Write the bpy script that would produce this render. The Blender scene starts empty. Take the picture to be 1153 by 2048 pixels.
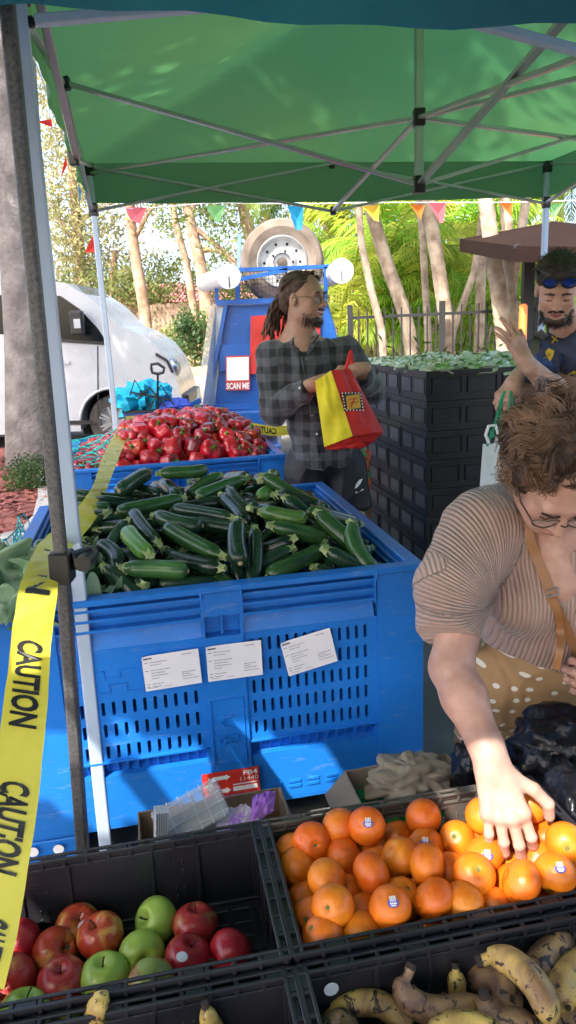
import bpy, bmesh, math, random
import numpy as np
from mathutils import Vector, Matrix, noise as mnoise
R = random.Random(7)
rad = math.radians
scene = bpy.context.scene
COL = scene.collection

# ---------------------------------------------------------------- camera, sky, sun, exposure
CAM_H, CAM_PITCH, CAM_ROLL, CAM_F = 1.44, .2506, -.0462, 1455.0
def cam_basis():
    p, r = CAM_PITCH, CAM_ROLL
    f = Vector((0, math.cos(p), -math.sin(p))); rt = Vector((1, 0, 0)); dn = Vector((0, -math.sin(p), -math.cos(p)))
    return rt*math.cos(r) - dn*math.sin(r), dn*math.cos(r) + rt*math.sin(r), f
_RT, _DN, _FW = cam_basis()
cam_data = bpy.data.cameras.new('camera')
cam = bpy.data.objects.new('camera', cam_data); COL.objects.link(cam)
cam.matrix_world = Matrix.Translation((0, 0, CAM_H)) @ Matrix((( _RT.x, -_DN.x, -_FW.x), (_RT.y, -_DN.y, -_FW.y), (_RT.z, -_DN.z, -_FW.z))).to_4x4()
cam_data.sensor_width = 36; cam_data.sensor_fit = 'VERTICAL'; cam_data.sensor_height = 36
cam_data.lens = 36*CAM_F/2048
cam_data.clip_start = .05; cam_data.clip_end = 2000
scene.camera = cam

SUN_DIR = Vector((-.40, -.62, .80)).normalized()          # towards the sun, behind and left of the viewer
SUN_EL = math.asin(SUN_DIR.z); SUN_AZ = math.atan2(SUN_DIR.x, SUN_DIR.y)
world = bpy.data.worlds.new('World'); scene.world = world; world.use_nodes = True
wn = world.node_tree; wn.nodes.clear()
wo = wn.nodes.new('ShaderNodeOutputWorld'); wb = wn.nodes.new('ShaderNodeBackground'); sk = wn.nodes.new('ShaderNodeTexSky')
sk.sky_type = 'NISHITA'; sk.sun_disc = False; sk.sun_elevation = SUN_EL; sk.sun_rotation = SUN_AZ
sk.air_density = .8; sk.dust_density = 4.5; sk.ozone_density = .5
wb.inputs['Strength'].default_value = .15
wn.links.new(sk.outputs[0], wb.inputs[0]); wn.links.new(wb.outputs[0], wo.inputs[0])
sun_data = bpy.data.lights.new('sun', 'SUN'); sun_data.energy = 2.1; sun_data.angle = rad(.5); sun_data.color = (1, .94, .84)
sun = bpy.data.objects.new('sun', sun_data); COL.objects.link(sun)
sun.rotation_euler = SUN_DIR.to_track_quat('Z', 'Y').to_euler(); sun.location = (0, 0, 30)
scene.view_settings.view_transform = 'Standard'; scene.view_settings.look = 'None'
scene.view_settings.exposure = 2.3; scene.view_settings.gamma = 1
scene.view_settings.use_curve_mapping = False
scene.cycles.max_bounces = 8; scene.cycles.diffuse_bounces = 4; scene.cycles.transparent_max_bounces = 16

def ray(px, py):
    return _FW + _RT*((px-576.5)/CAM_F) + _DN*((py-1024)/CAM_F)
def at(px, py, Y):                                         # world point seen at a pixel of the photo, at world depth Y
    v = ray(px, py); return Vector((0, 0, CAM_H)) + v*(Y/v.y)
def atz(px, py, z):
    v = ray(px, py); return Vector((0, 0, CAM_H)) + v*((z-CAM_H)/v.z)

# ---------------------------------------------------------------- materials
def lin(c):
    return tuple((x/12.92 if x <= .04045 else ((x+.055)/1.055)**2.4) for x in c)
def nodes_of(m):
    m.use_nodes = True; nt = m.node_tree; nt.nodes.clear()
    return nt, nt.nodes.new, nt.links.new
MATS = {}
def pmat(name, col, rough=.5, var=.12, scale=6, bump=.1, bscale=60, metal=0, coat=0, col2=None, rand=0.0, huerand=0.0,
         transl=0.0, sss=0.0, spec=.5, bdist=.002, mixpos=(.35, .65), alpha=None, coords='Object', scuff=0):
    if name in MATS: return MATS[name]
    m = bpy.data.materials.new(name); nt, N, L = nodes_of(m)
    out = N('ShaderNodeOutputMaterial'); b = N('ShaderNodeBsdfPrincipled')
    tc = N('ShaderNodeTexCoord'); n1 = N('ShaderNodeTexNoise'); n1.inputs['Scale'].default_value = scale; n1.inputs['Detail'].default_value = 6
    L(tc.outputs[coords], n1.inputs['Vector'])
    ramp = N('ShaderNodeValToRGB'); ramp.color_ramp.elements[0].position = mixpos[0]; ramp.color_ramp.elements[1].position = mixpos[1]
    c1 = tuple(max(0, x*(1-var)) for x in col); c2 = col2 if col2 else tuple(min(1, x*(1+var)) for x in col)
    if col2: c1 = col
    ramp.color_ramp.elements[0].color = (*c1, 1); ramp.color_ramp.elements[1].color = (*c2, 1)
    L(n1.outputs['Fac'], ramp.inputs[0]); cout = ramp.outputs[0]
    if rand or huerand:
        oi = N('ShaderNodeObjectInfo'); hsv = N('ShaderNodeHueSaturation')
        mr = N('ShaderNodeMapRange'); mr.inputs['To Min'].default_value = 1-rand; mr.inputs['To Max'].default_value = 1+rand
        L(oi.outputs['Random'], mr.inputs['Value']); L(mr.outputs[0], hsv.inputs['Value'])
        mh = N('ShaderNodeMath'); mh.operation = 'MULTIPLY'; mh.inputs[1].default_value = 7.31; fr = N('ShaderNodeMath'); fr.operation = 'FRACT'
        L(oi.outputs['Random'], mh.inputs[0]); L(mh.outputs[0], fr.inputs[0])
        mr2 = N('ShaderNodeMapRange'); mr2.inputs['To Min'].default_value = .5-huerand; mr2.inputs['To Max'].default_value = .5+huerand
        L(fr.outputs[0], mr2.inputs['Value']); L(mr2.outputs[0], hsv.inputs['Hue'])
        L(cout, hsv.inputs['Color']); cout = hsv.outputs[0]
    if scuff:
        sm = N('ShaderNodeMapping'); sm.inputs['Scale'].default_value = (3, 3, 14); L(tc.outputs[coords], sm.inputs['Vector'])
        sn = N('ShaderNodeTexNoise'); sn.inputs['Scale'].default_value = 5; sn.inputs['Detail'].default_value = 10; sn.inputs['Roughness'].default_value = .72; sn.inputs['Distortion'].default_value = .8; L(sm.outputs[0], sn.inputs['Vector'])
        sr = N('ShaderNodeMapRange'); sr.inputs['From Min'].default_value = .56; sr.inputs['From Max'].default_value = .74; sr.inputs['To Max'].default_value = scuff; L(sn.outputs['Fac'], sr.inputs['Value'])
        sx_ = N('ShaderNodeMix'); sx_.data_type = 'RGBA'; L(sr.outputs[0], sx_.inputs[0]); L(cout, sx_.inputs[6]); sx_.inputs[7].default_value = (*[min(1, x*.55+.22) for x in col], 1); cout = sx_.outputs[2]
    L(cout, b.inputs['Base Color'])
    b.inputs['Metallic'].default_value = metal; b.inputs['Specular IOR Level'].default_value = spec
    b.inputs['Coat Weight'].default_value = coat; b.inputs['Coat Roughness'].default_value = .12
    if sss:
        b.inputs['Subsurface Weight'].default_value = sss; b.inputs['Subsurface Radius'].default_value = (.012, .005, .003); b.inputs['Subsurface Scale'].default_value = 1
    rr = N('ShaderNodeMapRange'); rr.inputs['To Min'].default_value = max(.03, rough-.08); rr.inputs['To Max'].default_value = min(1, rough+.1)
    L(n1.outputs['Fac'], rr.inputs['Value']); L(rr.outputs[0], b.inputs['Roughness'])
    if bump:
        n2 = N('ShaderNodeTexNoise'); n2.inputs['Scale'].default_value = bscale; n2.inputs['Detail'].default_value = 3
        L(tc.outputs[coords], n2.inputs['Vector']); bp = N('ShaderNodeBump'); bp.inputs['Strength'].default_value = bump; bp.inputs['Distance'].default_value = bdist
        L(n2.outputs['Fac'], bp.inputs['Height']); L(bp.outputs[0], b.inputs['Normal'])
    sh = b.outputs[0]
    if transl:
        t = N('ShaderNodeBsdfTranslucent'); L(cout, t.inputs['Color']); mx = N('ShaderNodeMixShader'); mx.inputs[0].default_value = transl
        L(sh, mx.inputs[1]); L(t.outputs[0], mx.inputs[2]); sh = mx.outputs[0]
    if alpha is not None:
        t = N('ShaderNodeBsdfTransparent'); mx = N('ShaderNodeMixShader'); mx.inputs[0].default_value = alpha
        L(t.outputs[0], mx.inputs[1]); L(sh, mx.inputs[2]); sh = mx.outputs[0]
    L(sh, out.inputs['Surface']); MATS[name] = m; m['b'] = b.name
    return m

# ---------------------------------------------------------------- mesh builder
class MB:
    def __init__(s): s.v = []; s.f = []; s.m = []; s.M = Matrix(); s.mi = 0; s.n = 0
    def add(s, vs, fs):
        o = len(s.v); M = s.M
        s.v.extend([tuple(M @ Vector(p)) for p in vs]); s.f.extend([tuple(i+o for i in f) for f in fs]); s.m.extend([s.mi]*len(fs))
    def addnp(s, V, F):
        o = len(s.v); s.v.extend(map(tuple, V.tolist())); s.f.extend([tuple(q) for q in (F+o).tolist()]); s.m.extend([s.mi]*len(F))
    def box(s, a, b):
        x0, y0, z0 = a; x1, y1, z1 = b
        if x0 > x1: x0, x1 = x1, x0
        if y0 > y1: y0, y1 = y1, y0
        if z0 > z1: z0, z1 = z1, z0
        s.add([(x0,y0,z0),(x1,y0,z0),(x1,y1,z0),(x0,y1,z0),(x0,y0,z1),(x1,y0,z1),(x1,y1,z1),(x0,y1,z1)],
              [(0,3,2,1),(4,5,6,7),(0,1,5,4),(1,2,6,5),(2,3,7,6),(3,0,4,7)])
    def tube(s, pts, rs, n=8, caps=True, prof=None):
        pts = [Vector(p) for p in pts]
        if not hasattr(rs, '__len__'): rs = [rs]*len(pts)
        vs = []; t = (pts[1]-pts[0]).normalized(); up = Vector((0,0,1)) if abs(t.z) < .9 else Vector((1,0,0))
        nrm = (up - t*up.dot(t)).normalized()
        for i, p in enumerate(pts):
            if 0 < i < len(pts)-1: t = (pts[i+1]-pts[i-1]).normalized()
            elif i: t = (pts[i]-pts[i-1]).normalized()
            nrm = (nrm - t*nrm.dot(t)).normalized(); bn = t.cross(nrm)
            for k in range(n):
                a = 2*math.pi*k/n
                if prof: q = prof[k]; vs.append(p + nrm*q[0]*rs[i] + bn*q[1]*rs[i])
                else: vs.append(p + (nrm*math.cos(a) + bn*math.sin(a))*rs[i])
        fs = [(i*n+k, i*n+(k+1)%n, (i+1)*n+(k+1)%n, (i+1)*n+k) for i in range(len(pts)-1) for k in range(n)]
        if caps: fs += [tuple(range(n))[::-1], tuple((len(pts)-1)*n+k for k in range(n))]
        s.add(vs, fs)
    def bar(s, a, b, w, h=None, up=(0,0,1)):               # rectangular bar
        a = Vector(a); b = Vector(b); h = h or w; t = (b-a).normalized(); up = Vector(up)
        if abs(t.dot(up)) > .95: up = Vector((0,1,0)) if abs(t.y) < .9 else Vector((1,0,0))
        sx = t.cross(up).normalized(); uz = sx.cross(t)
        vs = [p + sx*i*w/2 + uz*j*h/2 for p in (a, b) for i, j in ((-1,-1),(1,-1),(1,1),(-1,1))]
        s.add(vs, [(0,3,2,1),(4,5,6,7),(0,1,5,4),(1,2,6,5),(2,3,7,6),(3,0,4,7)])
    def lathe(s, prof, n=24, axis='z', center=(0,0,0), close=False):
        vs = []; c = Vector(center)
        for r, h in prof:
            for k in range(n):
                a = 2*math.pi*k/n; x, y = r*math.cos(a), r*math.sin(a)
                vs.append(c + Vector({'z': (x, y, h), 'y': (x, h, y), 'x': (h, x, y)}[axis]))
        m = len(prof); fs = []
        for i in range(m if close else m-1):
            for k in range(n): fs.append((i*n+k, i*n+(k+1)%n, ((i+1)%m)*n+(k+1)%n, ((i+1)%m)*n+k))
        s.add(vs, fs)
    def prism(s, poly, y0, y1):                            # outline in x,z swept along y
        n = len(poly); vs = [(x, y0, z) for x, z in poly] + [(x, y1, z) for x, z in poly]
        s.add(vs, [tuple(range(n)), tuple(range(2*n-1, n-1, -1))] + [(k, n+k, n+(k+1)%n, (k+1)%n) for k in range(n)])
    def grid(s, fn, nu, nv):
        vs = [fn(i/nu, j/nv) for i in range(nu+1) for j in range(nv+1)]
        fs = [(i*(nv+1)+j, (i+1)*(nv+1)+j, (i+1)*(nv+1)+j+1, i*(nv+1)+j+1) for i in range(nu) for j in range(nv)]
        s.add(vs, fs)
    def mesh(s, name, mats, smooth=False, recalc=True):
        me = bpy.data.meshes.new(name); me.from_pydata(s.v, [], s.f)
        mats = mats if isinstance(mats, (list, tuple)) else [mats]
        for m in mats: me.materials.append(m)
        if len(mats) > 1: me.polygons.foreach_set('material_index', s.m)
        if recalc:
            bm = bmesh.new(); bm.from_mesh(me); bmesh.ops.recalc_face_normals(bm, faces=bm.faces); bm.to_mesh(me); bm.free()
        if smooth is True: me.polygons.foreach_set('use_smooth', [True]*len(me.polygons))
        elif smooth: me.polygons.foreach_set('use_smooth', [True]*len(me.polygons)); me.set_sharp_from_angle(angle=rad(smooth))
        me.update(); return me
def put(name, me, parent=None, loc=None, world=True):
    o = bpy.data.objects.new(name, me); COL.objects.link(o)
    if parent is not None:
        o.parent = parent
        if world:
            if parent.parent is None: o.location = -parent.location
    if loc is not None: o.location = loc
    return o
def part(name, mb, mat, parent=None, smooth=False, stuff=False, bevel=0, loc=None, world=True, seg=1):
    o = put(name, mb.mesh(name, mat, smooth), parent, loc, world)
    if stuff: o['kind'] = 'stuff'
    if bevel:
        md = o.modifiers.new('bevel', 'BEVEL'); md.width = bevel; md.segments = seg; md.limit_method = 'ANGLE'; md.angle_limit = rad(40)
    return o
def thing(name, label, cat, loc=(0,0,0), group=None, rz=0):
    o = bpy.data.objects.new(name, None); COL.objects.link(o); o.location = loc; o.rotation_euler = (0,0,rz)
    o.empty_display_size = .05; o['label'] = label; o['category'] = cat
    if group: o['group'] = group
    return o
def tag(o, label, cat, group=None):
    o['label'] = label; o['category'] = cat
    if group: o['group'] = group
    return o
def structure(name, mb, mat, smooth=False):
    o = part(name, mb, mat, None, smooth); o['kind'] = 'structure'; return o
def clone(root, loc=None, rot=None, label=None, group=None, scale=None):
    r = root.copy(); COL.objects.link(r)
    if loc is not None: r.location = loc
    if rot is not None: r.rotation_euler = rot
    if scale is not None: r.scale = (scale,)*3 if not hasattr(scale, '__len__') else scale
    if label: r['label'] = label
    if group: r['group'] = group
    for ch in root.children:
        c = ch.copy(); COL.objects.link(c); c.parent = r
        for g in ch.children:
            d = g.copy(); COL.objects.link(d); d.parent = c
    return r
def text_mb(txt, size=1.0, bold=.0, sx=1.0):
    """lettering outline as verts and faces in the xy plane, left at 0, baseline at 0"""
    cu = bpy.data.curves.new('lettering', 'FONT'); cu.body = txt; cu.size = size; cu.offset = bold; cu.resolution_u = 3
    ob = bpy.data.objects.new('lettering', cu); COL.objects.link(ob)
    dg = bpy.context.evaluated_depsgraph_get(); me = ob.evaluated_get(dg).to_mesh()
    vs = [(v.co.x*sx, v.co.y, 0) for v in me.vertices]; fs = [tuple(p.vertices) for p in me.polygons]
    ob.evaluated_get(dg).to_mesh_clear(); bpy.data.objects.remove(ob); bpy.data.curves.remove(cu)
    return vs, fs

# ---------------------------------------------------------------- smooth bodies from distance fields
def _seg(P, a, b, ra, rb):
    a = np.array(a, np.float32); b = np.array(b, np.float32); ab = b-a; L2 = float(ab@ab)+1e-12
    d = P-a; t = np.clip((d@ab)/L2, 0, 1); q = d-t[..., None]*ab
    return np.sqrt((q*q).sum(-1)) - (ra+(rb-ra)*t)
def _ell(P, c, r, Rm):
    d = P-np.array(c, np.float32)
    if Rm is not None: d = d@np.array(Rm, np.float32)      # columns of Rm are the local axes
    r = np.array(r, np.float32); k0 = np.sqrt(((d/r)**2).sum(-1)); k1 = np.sqrt(((d/(r*r))**2).sum(-1))+1e-9
    return k0*(k0-1)/k1
def field(prims, lo, hi, res):
    lo = np.array(lo, np.float32); n = np.ceil((np.array(hi)-lo)/res).astype(int)+1
    ax = [lo[i]+res*np.arange(n[i], dtype=np.float32) for i in range(3)]
    D = np.full(tuple(n), .2, np.float32)
    for p in prims:
        k = p.get('k', .02); sub = p.get('sub', False)
        if p['t'] == 'p':
            c = np.array(p['c']); bl = c-p['R']; bh = c+p['R']; i0 = np.clip(np.floor((bl-lo)/res).astype(int), 0, n); i1 = np.clip(np.ceil((bh-lo)/res).astype(int)+1, 0, n)
            if (i1 <= i0).any(): continue
            sl = tuple(slice(i0[i], i1[i]) for i in range(3)); G = np.stack(np.meshgrid(ax[0][sl[0]], ax[1][sl[1]], ax[2][sl[2]], indexing='ij'), -1)
            w = p.get('wave'); d = ((G-c.astype(np.float32))@np.array(p['n'], np.float32))
            if w: d = d + w*np.sin(G[...,0]*37)+w*.6*np.sin(G[...,0]*71+G[...,1]*40)
            D[sl] = np.maximum(D[sl], d); continue
        if p['t'] == 'c':
            A = np.array([p['a'], p['b']]); rm = max(p['ra'], p['rb']); bl = A.min(0)-rm; bh = A.max(0)+rm
        else:
            rm = max(p['r']); bl = np.array(p['c'])-rm; bh = np.array(p['c'])+rm
        mg = k+3*res; i0 = np.clip(np.floor((bl-mg-lo)/res).astype(int), 0, n); i1 = np.clip(np.ceil((bh+mg-lo)/res).astype(int)+1, 0, n)
        if (i1 <= i0).any(): continue
        sl = tuple(slice(i0[i], i1[i]) for i in range(3))
        G = np.stack(np.meshgrid(ax[0][sl[0]], ax[1][sl[1]], ax[2][sl[2]], indexing='ij'), -1)
        d = _seg(G, p['a'], p['b'], p['ra'], p['rb']) if p['t'] == 'c' else _ell(G, p['c'], p['r'], p.get('R'))
        e = D[sl]
        if sub:
            h = np.maximum(k-np.abs(e+d), 0)/k; D[sl] = np.maximum(e, -d)+h*h*k*.25
        else:
            h = np.maximum(k-np.abs(e-d), 0)/k; D[sl] = np.minimum(e, d)-h*h*k*.25
    return D, lo
def nets(D, lo, res):
    S = D < 0
    n = np.array(D.shape)-1
    pos = np.zeros((*n, 3), np.float32); cnt = np.zeros(tuple(n), np.float32)
    for axis in range(3):
        sa = [slice(None)]*3; sb = [slice(None)]*3; sa[axis] = slice(0, -1); sb[axis] = slice(1, None)
        A = D[tuple(sa)]; B = D[tuple(sb)]; cr = S[tuple(sa)] != S[tuple(sb)]
        t = np.where(cr, A/np.where(A == B, 1, A-B), 0)
        o = [i for i in range(3) if i != axis]
        for du in (0, 1):
            for dv in (0, 1):
                sl = [slice(None)]*3; sl[o[0]] = slice(du, du+n[o[0]]); sl[o[1]] = slice(dv, dv+n[o[1]])
                c = cr[tuple(sl)]; tt = t[tuple(sl)]
                cnt += c; pos[..., axis] += np.where(c, tt, 0); pos[..., o[0]] += c*du; pos[..., o[1]] += c*dv
    act = cnt > 0; idx = np.full(tuple(n), -1, np.int64); idx[act] = np.arange(act.sum())
    I = np.argwhere(act).astype(np.float32); V = lo + res*(I + pos[act]/cnt[act][:, None])
    F = []
    for axis in range(3):
        o = [i for i in range(3) if i != axis]
        sa = [slice(1, -1)]*3; sb = [slice(1, -1)]*3; sa[axis] = slice(0, -1); sb[axis] = slice(1, None)
        a = S[tuple(sa)]; b = S[tuple(sb)]
        for flip, msk in ((False, a & ~b), (True, ~a & b)):
            q = np.argwhere(msk)
            if not len(q): continue
            q[:, o[0]] += 1; q[:, o[1]] += 1
            def cell(du, dv):
                r = q.copy(); r[:, o[0]] -= du; r[:, o[1]] -= dv; return idx[r[:, 0], r[:, 1], r[:, 2]]
            quad = np.stack([cell(1,1), cell(0,1), cell(0,0), cell(1,0)], 1)
            if flip != (axis == 1): quad = quad[:, ::-1]
            F.append(quad)
    F = np.concatenate(F) if F else np.zeros((0,4), int)
    F = F[(F >= 0).all(1)]
    return V, F
def body_mesh(name, prims, boxes, mats, post=None):
    """boxes: list of (lo, hi, res); pieces computed from the same field are joined into one mesh"""
    mb = MB()
    for lo, hi, res in boxes:
        D, l = field(prims, lo, hi, res); V, F = nets(D, l, res)
        if post: V = post(V)
        mb.addnp(V, F)
    me = mb.mesh(name, mats, True, recalc=False); return me
def wrinkle(me, amp, f=9.0, st=(1,1,.6), seed=0.0, fine=.35):
    n = len(me.vertices); co = np.zeros(n*3, np.float32); no = np.zeros(n*3, np.float32); me.vertices.foreach_get('co', co); me.vertices.foreach_get('normal', no); co = co.reshape(-1,3); no = no.reshape(-1,3)
    d = np.array([(1-min(1, abs(mnoise.noise(Vector((c[0]*f*st[0]+seed, c[1]*f*st[1], c[2]*f*st[2])))*3))**.7)*1.0 + fine*mnoise.noise(Vector((c[0]*f*2.7, c[1]*f*2.7+seed, c[2]*f*2.7*st[2]))) for c in co.tolist()], np.float32)
    me.vertices.foreach_set('co', (co+no*(d*amp)[:,None]).astype(np.float32).ravel()); me.update(); return me
def C_(a, b, ra, rb, k=.02, **kw): return dict(t='c', a=tuple(a), b=tuple(b), ra=ra, rb=rb, k=k, **kw)
def E_(c, r, k=.02, Rm=None, **kw): return dict(t='e', c=tuple(c), r=tuple(r), k=k, R=Rm, **kw)
def Pl_(c, n, R_, wave=0): return dict(t='p', c=tuple(c), n=tuple(Vector(n).normalized()), R=np.array(R_) if hasattr(R_, '__len__') else R_, wave=wave, sub=True)
def bounds(prims, mg=.02):
    lo = np.full(3, 9.); hi = np.full(3, -9.)
    for p in prims:
        if p.get('sub'): continue
        if p['t'] == 'c': A = np.array([p['a'], p['b']]); rm = max(p['ra'], p['rb']); lo = np.minimum(lo, A.min(0)-rm); hi = np.maximum(hi, A.max(0)+rm)
        else: lo = np.minimum(lo, np.array(p['c'])-max(p['r'])); hi = np.maximum(hi, np.array(p['c'])+max(p['r']))
    return lo-mg, hi+mg
# ================================================================ materials used in several places
M_asph = pmat('asphalt', (.13,.12,.105), .9, col2=(.20,.185,.165), scale=3, bump=.5, bscale=220, bdist=.004)
M_conc = pmat('concrete', (.36,.34,.31), .85, var=.18, scale=4, bump=.3, bscale=90)
M_verge = pmat('verge_soil', (.30,.20,.11), .95, col2=(.42,.31,.18), scale=1.2, bump=.6, bscale=20, bdist=.02)
M_mulch = pmat('mulch', (.13,.04,.03), .95, col2=(.30,.12,.08), scale=60, bump=1, bscale=80, bdist=.01, huerand=.01, rand=.3)
M_bark = pmat('grey_bark', (.12,.11,.105), .92, col2=(.24,.22,.21), scale=5, bump=.9, bscale=24, bdist=.02)
M_gumbark = pmat('gum_bark', (.20,.12,.075), .9, col2=(.42,.31,.22), scale=3, bump=.5, bscale=14, bdist=.02)
M_palmbark = pmat('palm_bark', (.24,.17,.12), .85, col2=(.50,.40,.30), scale=7, bump=.6, bscale=20, bdist=.01)
M_darkfence = pmat('black_fence_paint', (.02,.02,.022), .5, bump=0)
M_white = pmat('white_paint', (.46,.49,.52), .28, var=.03, bump=0, coat=.5)
M_steel = pmat('white_powder_coat', (.44,.54,.70), .38, var=.05, bump=.05, metal=.15)
M_truss = pmat('satin_truss_alloy', (.42,.44,.45), .33, var=.08, bump=.05, metal=.75)
M_hammer = pmat('hammertone_paint', (.06,.058,.062), .42, col2=(.12,.118,.122), scale=160, bump=.5, bscale=260, bdist=.0015, metal=.3)
M_blackpl = pmat('black_plastic', (.012,.012,.014), .38, var=.25, scale=9, bump=.12, bscale=120)
M_chrome = pmat('bright_steel', (.6,.6,.6), .25, bump=0, metal=1)
M_glassy = pmat('dark_glass', (.008,.011,.012), .12, bump=0, spec=.35)
M_rubber = pmat('tyre_rubber', (.03,.028,.027), .8, col2=(.075,.066,.058), scale=10, bump=.3, bscale=60)
M_blue = pmat('blue_bin_plastic', (.010,.165,.60), .38, var=.16, scale=2.2, bump=.2, bscale=150, spec=.45, scuff=.5)
M_blue2 = pmat('blue_enamel', (.010,.085,.33), .32, var=.12, scale=2, bump=.25, bscale=5, bdist=.01, coat=.3, scuff=.35)
M_dark = pmat('dark_inside', (.01,.01,.012), .8, bump=0)
M_wht2 = pmat('white_pvc', (.72,.72,.70), .4, var=.06, bump=0)
M_redcloth = pmat('red_cloth', (.55,.02,.02), .65, var=.12, bump=.2, bscale=30, transl=.25)

# ================================================================ ground: car park, kerb, verge rising to the fence
def gz(x, y):
    return 0.0 if y < 14 else min(1.0, (y-14)/12*.78) if y < 40 else .9
g = MB()
def gfun(u, v):
    y = -6 + (v**1.0)*26; x = -30+60*u; return (x, y, 0)
g.grid(lambda u, v: (-60+120*u, -10+24*v, 0), 6, 6)
structure('car_park_ground', g, M_asph)
g = MB(); g.grid(lambda u, v: (-400+800*u, 14.6+(400 if v > .9 else v*26), gz(0, 14.6+v*26) if v <= .9 else .8), 8, 20)
structure('verge', g, M_verge)
g = MB(); g.box((-60, 14.3, -.05), (60, 14.6, .14)); structure('far_kerb', g, M_conc)
g = MB(); g.grid(lambda u, v: (-14+28*u, 16.2+2.2*v, gz(0, 16.2+2.2*v)+.012), 4, 4); structure('footpath', g, M_conc)

# garden bed at the left with kerb, mulch, small shrub
pts = [atz(0,1075,.12), atz(60,1062,.12), atz(88,1030,.12), atz(96,990,.12), atz(92,945,.12)]
bed = [Vector((-6, 4.9, 0))] + [Vector((p.x, p.y, 0)) for p in pts] + [Vector((-2.9, 9.2, 0)), Vector((-8, 9.2, 0))]
kb = MB()
for i in range(1, len(bed)-1): kb.bar(bed[i-1]+Vector((0,0,.06)), bed[i]+Vector((0,0,.06)), .16, .13)
structure('garden_kerb', kb, M_conc)
mb = MB(); mb.add([(p.x, p.y, .10) for p in bed], [tuple(range(len(bed)))]); structure('garden_bed', mb, M_mulch)
ch = MB(); rr = random.Random(3)
for i in range(2600):
    x = rr.uniform(-4.2, -1.75); y = rr.uniform(4.95, 8.4); s = rr.uniform(.02, .05); a = rr.uniform(0, 6.3); t = rr.uniform(-.5, .5)
    c = Vector((x, y, .115)); d = Vector((math.cos(a), math.sin(a), t))*s; e = Vector((-math.sin(a), math.cos(a), .3))*s*.35
    ch.add([c-d-e, c+d-e, c+d+e, c-d+e], [(0,1,2,3)])
o = part('mulch_chips', ch, M_mulch); tag(o, 'loose red brown bark mulch chips on the garden bed', 'mulch'); o['kind'] = 'stuff'

# ================================================================ foliage helpers
def leafmat(name, c1, c2, tr=.45):
    return pmat(name, c1, .5, col2=c2, scale=1.3, bump=0, transl=tr, spec=.3)
M_gumleaf = leafmat('gum_leaf', (.08,.125,.035), (.26,.31,.10), .5)
M_gumleaf2 = leafmat('pale_gum_leaf', (.19,.20,.08), (.42,.40,.19), .5)
M_darkleaf = leafmat('dark_leaf', (.03,.07,.025), (.10,.17,.05))
M_palmleaf = leafmat('palm_leaf', (.05,.12,.02), (.26,.34,.05), .55)
M_yelleaf = leafmat('golden_leaf', (.26,.36,.04), (.62,.62,.10), .6)
M_brleaf = leafmat('bright_leaf', (.16,.36,.03), (.45,.62,.08), .55)
def leaves(mb, c, r, n, size, rnd, asp=.35, droop=0.0, clump=7):
    c = Vector(c)
    for i in range(n//clump):
        while True:
            p = Vector((rnd.uniform(-1,1), rnd.uniform(-1,1), rnd.uniform(-1,1)))
            if .35 < p.length < 1: break
        q = c + Vector((p.x*r[0], p.y*r[1], p.z*r[2]))
        for j in range(clump):
            b = q + Vector((rnd.gauss(0,1), rnd.gauss(0,1), rnd.gauss(0,1)))*size*1.6
            d = Vector((rnd.gauss(0,1), rnd.gauss(0,1), rnd.gauss(0,1)-droop)).normalized(); e = d.orthogonal().normalized()
            e = (Matrix.Rotation(rnd.uniform(0, 6.3), 3, d) @ e)*size*asp; s = size*rnd.uniform(.6, 1.3)
            mb.add([b-d*s, b+e, b+d*s, b-e], [(0,1,2,3)])
def limb(mb, pts, r0, r1, n=8):
    P = [Vector(p) for p in pts]; out = []
    for i in range(len(P)-1):
        for k in range(4): out.append(P[i].lerp(P[i+1], k/4))
    out.append(P[-1]); m = len(out)
    for i in range(1, m-1): out[i] = (out[i-1]+out[i]*2+out[i+1])/4
    mb.tube(out, [r0+(r1-r0)*i/(m-1) for i in range(m)], n)
def tree(name, label, cat, trunk, r0, r1, crowns, leafm, barkm, n, size, seed, limbs=(), group=None, asp=.35, droop=.4):
    base = Vector(trunk[0]); t = thing(name, label, cat, base, group); rnd = random.Random(seed)
    tm = MB(); limb(tm, trunk, r0, r1)
    for l in limbs: limb(tm, l, r1*.75 if len(l) < 5 else r1, r1*.25, 6)
    part('trunk', tm, barkm, t, True)
    cm = MB(); tot = sum(c[1][0]*c[1][2] for c in crowns)
    for c, r in crowns: leaves(cm, c, r, int(n*r[0]*r[2]/tot), size, rnd, asp, droop)
    part('crown', cm, leafm, t)
    return t

# two tall gums out of frame at left and behind, whose crowns shade the stall
for lb_, (tx, ty), cr_, sd_ in (('tall gum tree behind the viewer shading the stall', (-4.9,-1.4), [((-3.3,-.3,7.2),(2.3,2.2,1.6)),((-5.0,1.2,7.8),(2.0,1.8,1.4))], 301), ('tall gum tree left of the frame shading the van', (-7.6,4.6), [((-6.6,4.7,7.2),(2.6,2.4,1.7)),((-8.5,6.5,8),(2.0,1.8,1.4))], 302)):
    tree('gum_tree', lb_, 'tree', [Vector((tx,ty,0)), Vector((tx+.1,ty,3)), Vector((tx+.3,ty+.3,5.5)), Vector((tx+.9,ty+.8,7.2))], .22, .09, [(Vector(c), r) for c, r in cr_], M_gumleaf, M_gumbark, 15000, .13, sd_, limbs=[[Vector((tx+.2,ty+.2,5)), Vector(cr_[0][0])], [Vector((tx+.2,ty+.2,5)), Vector(cr_[1][0])]])
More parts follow.
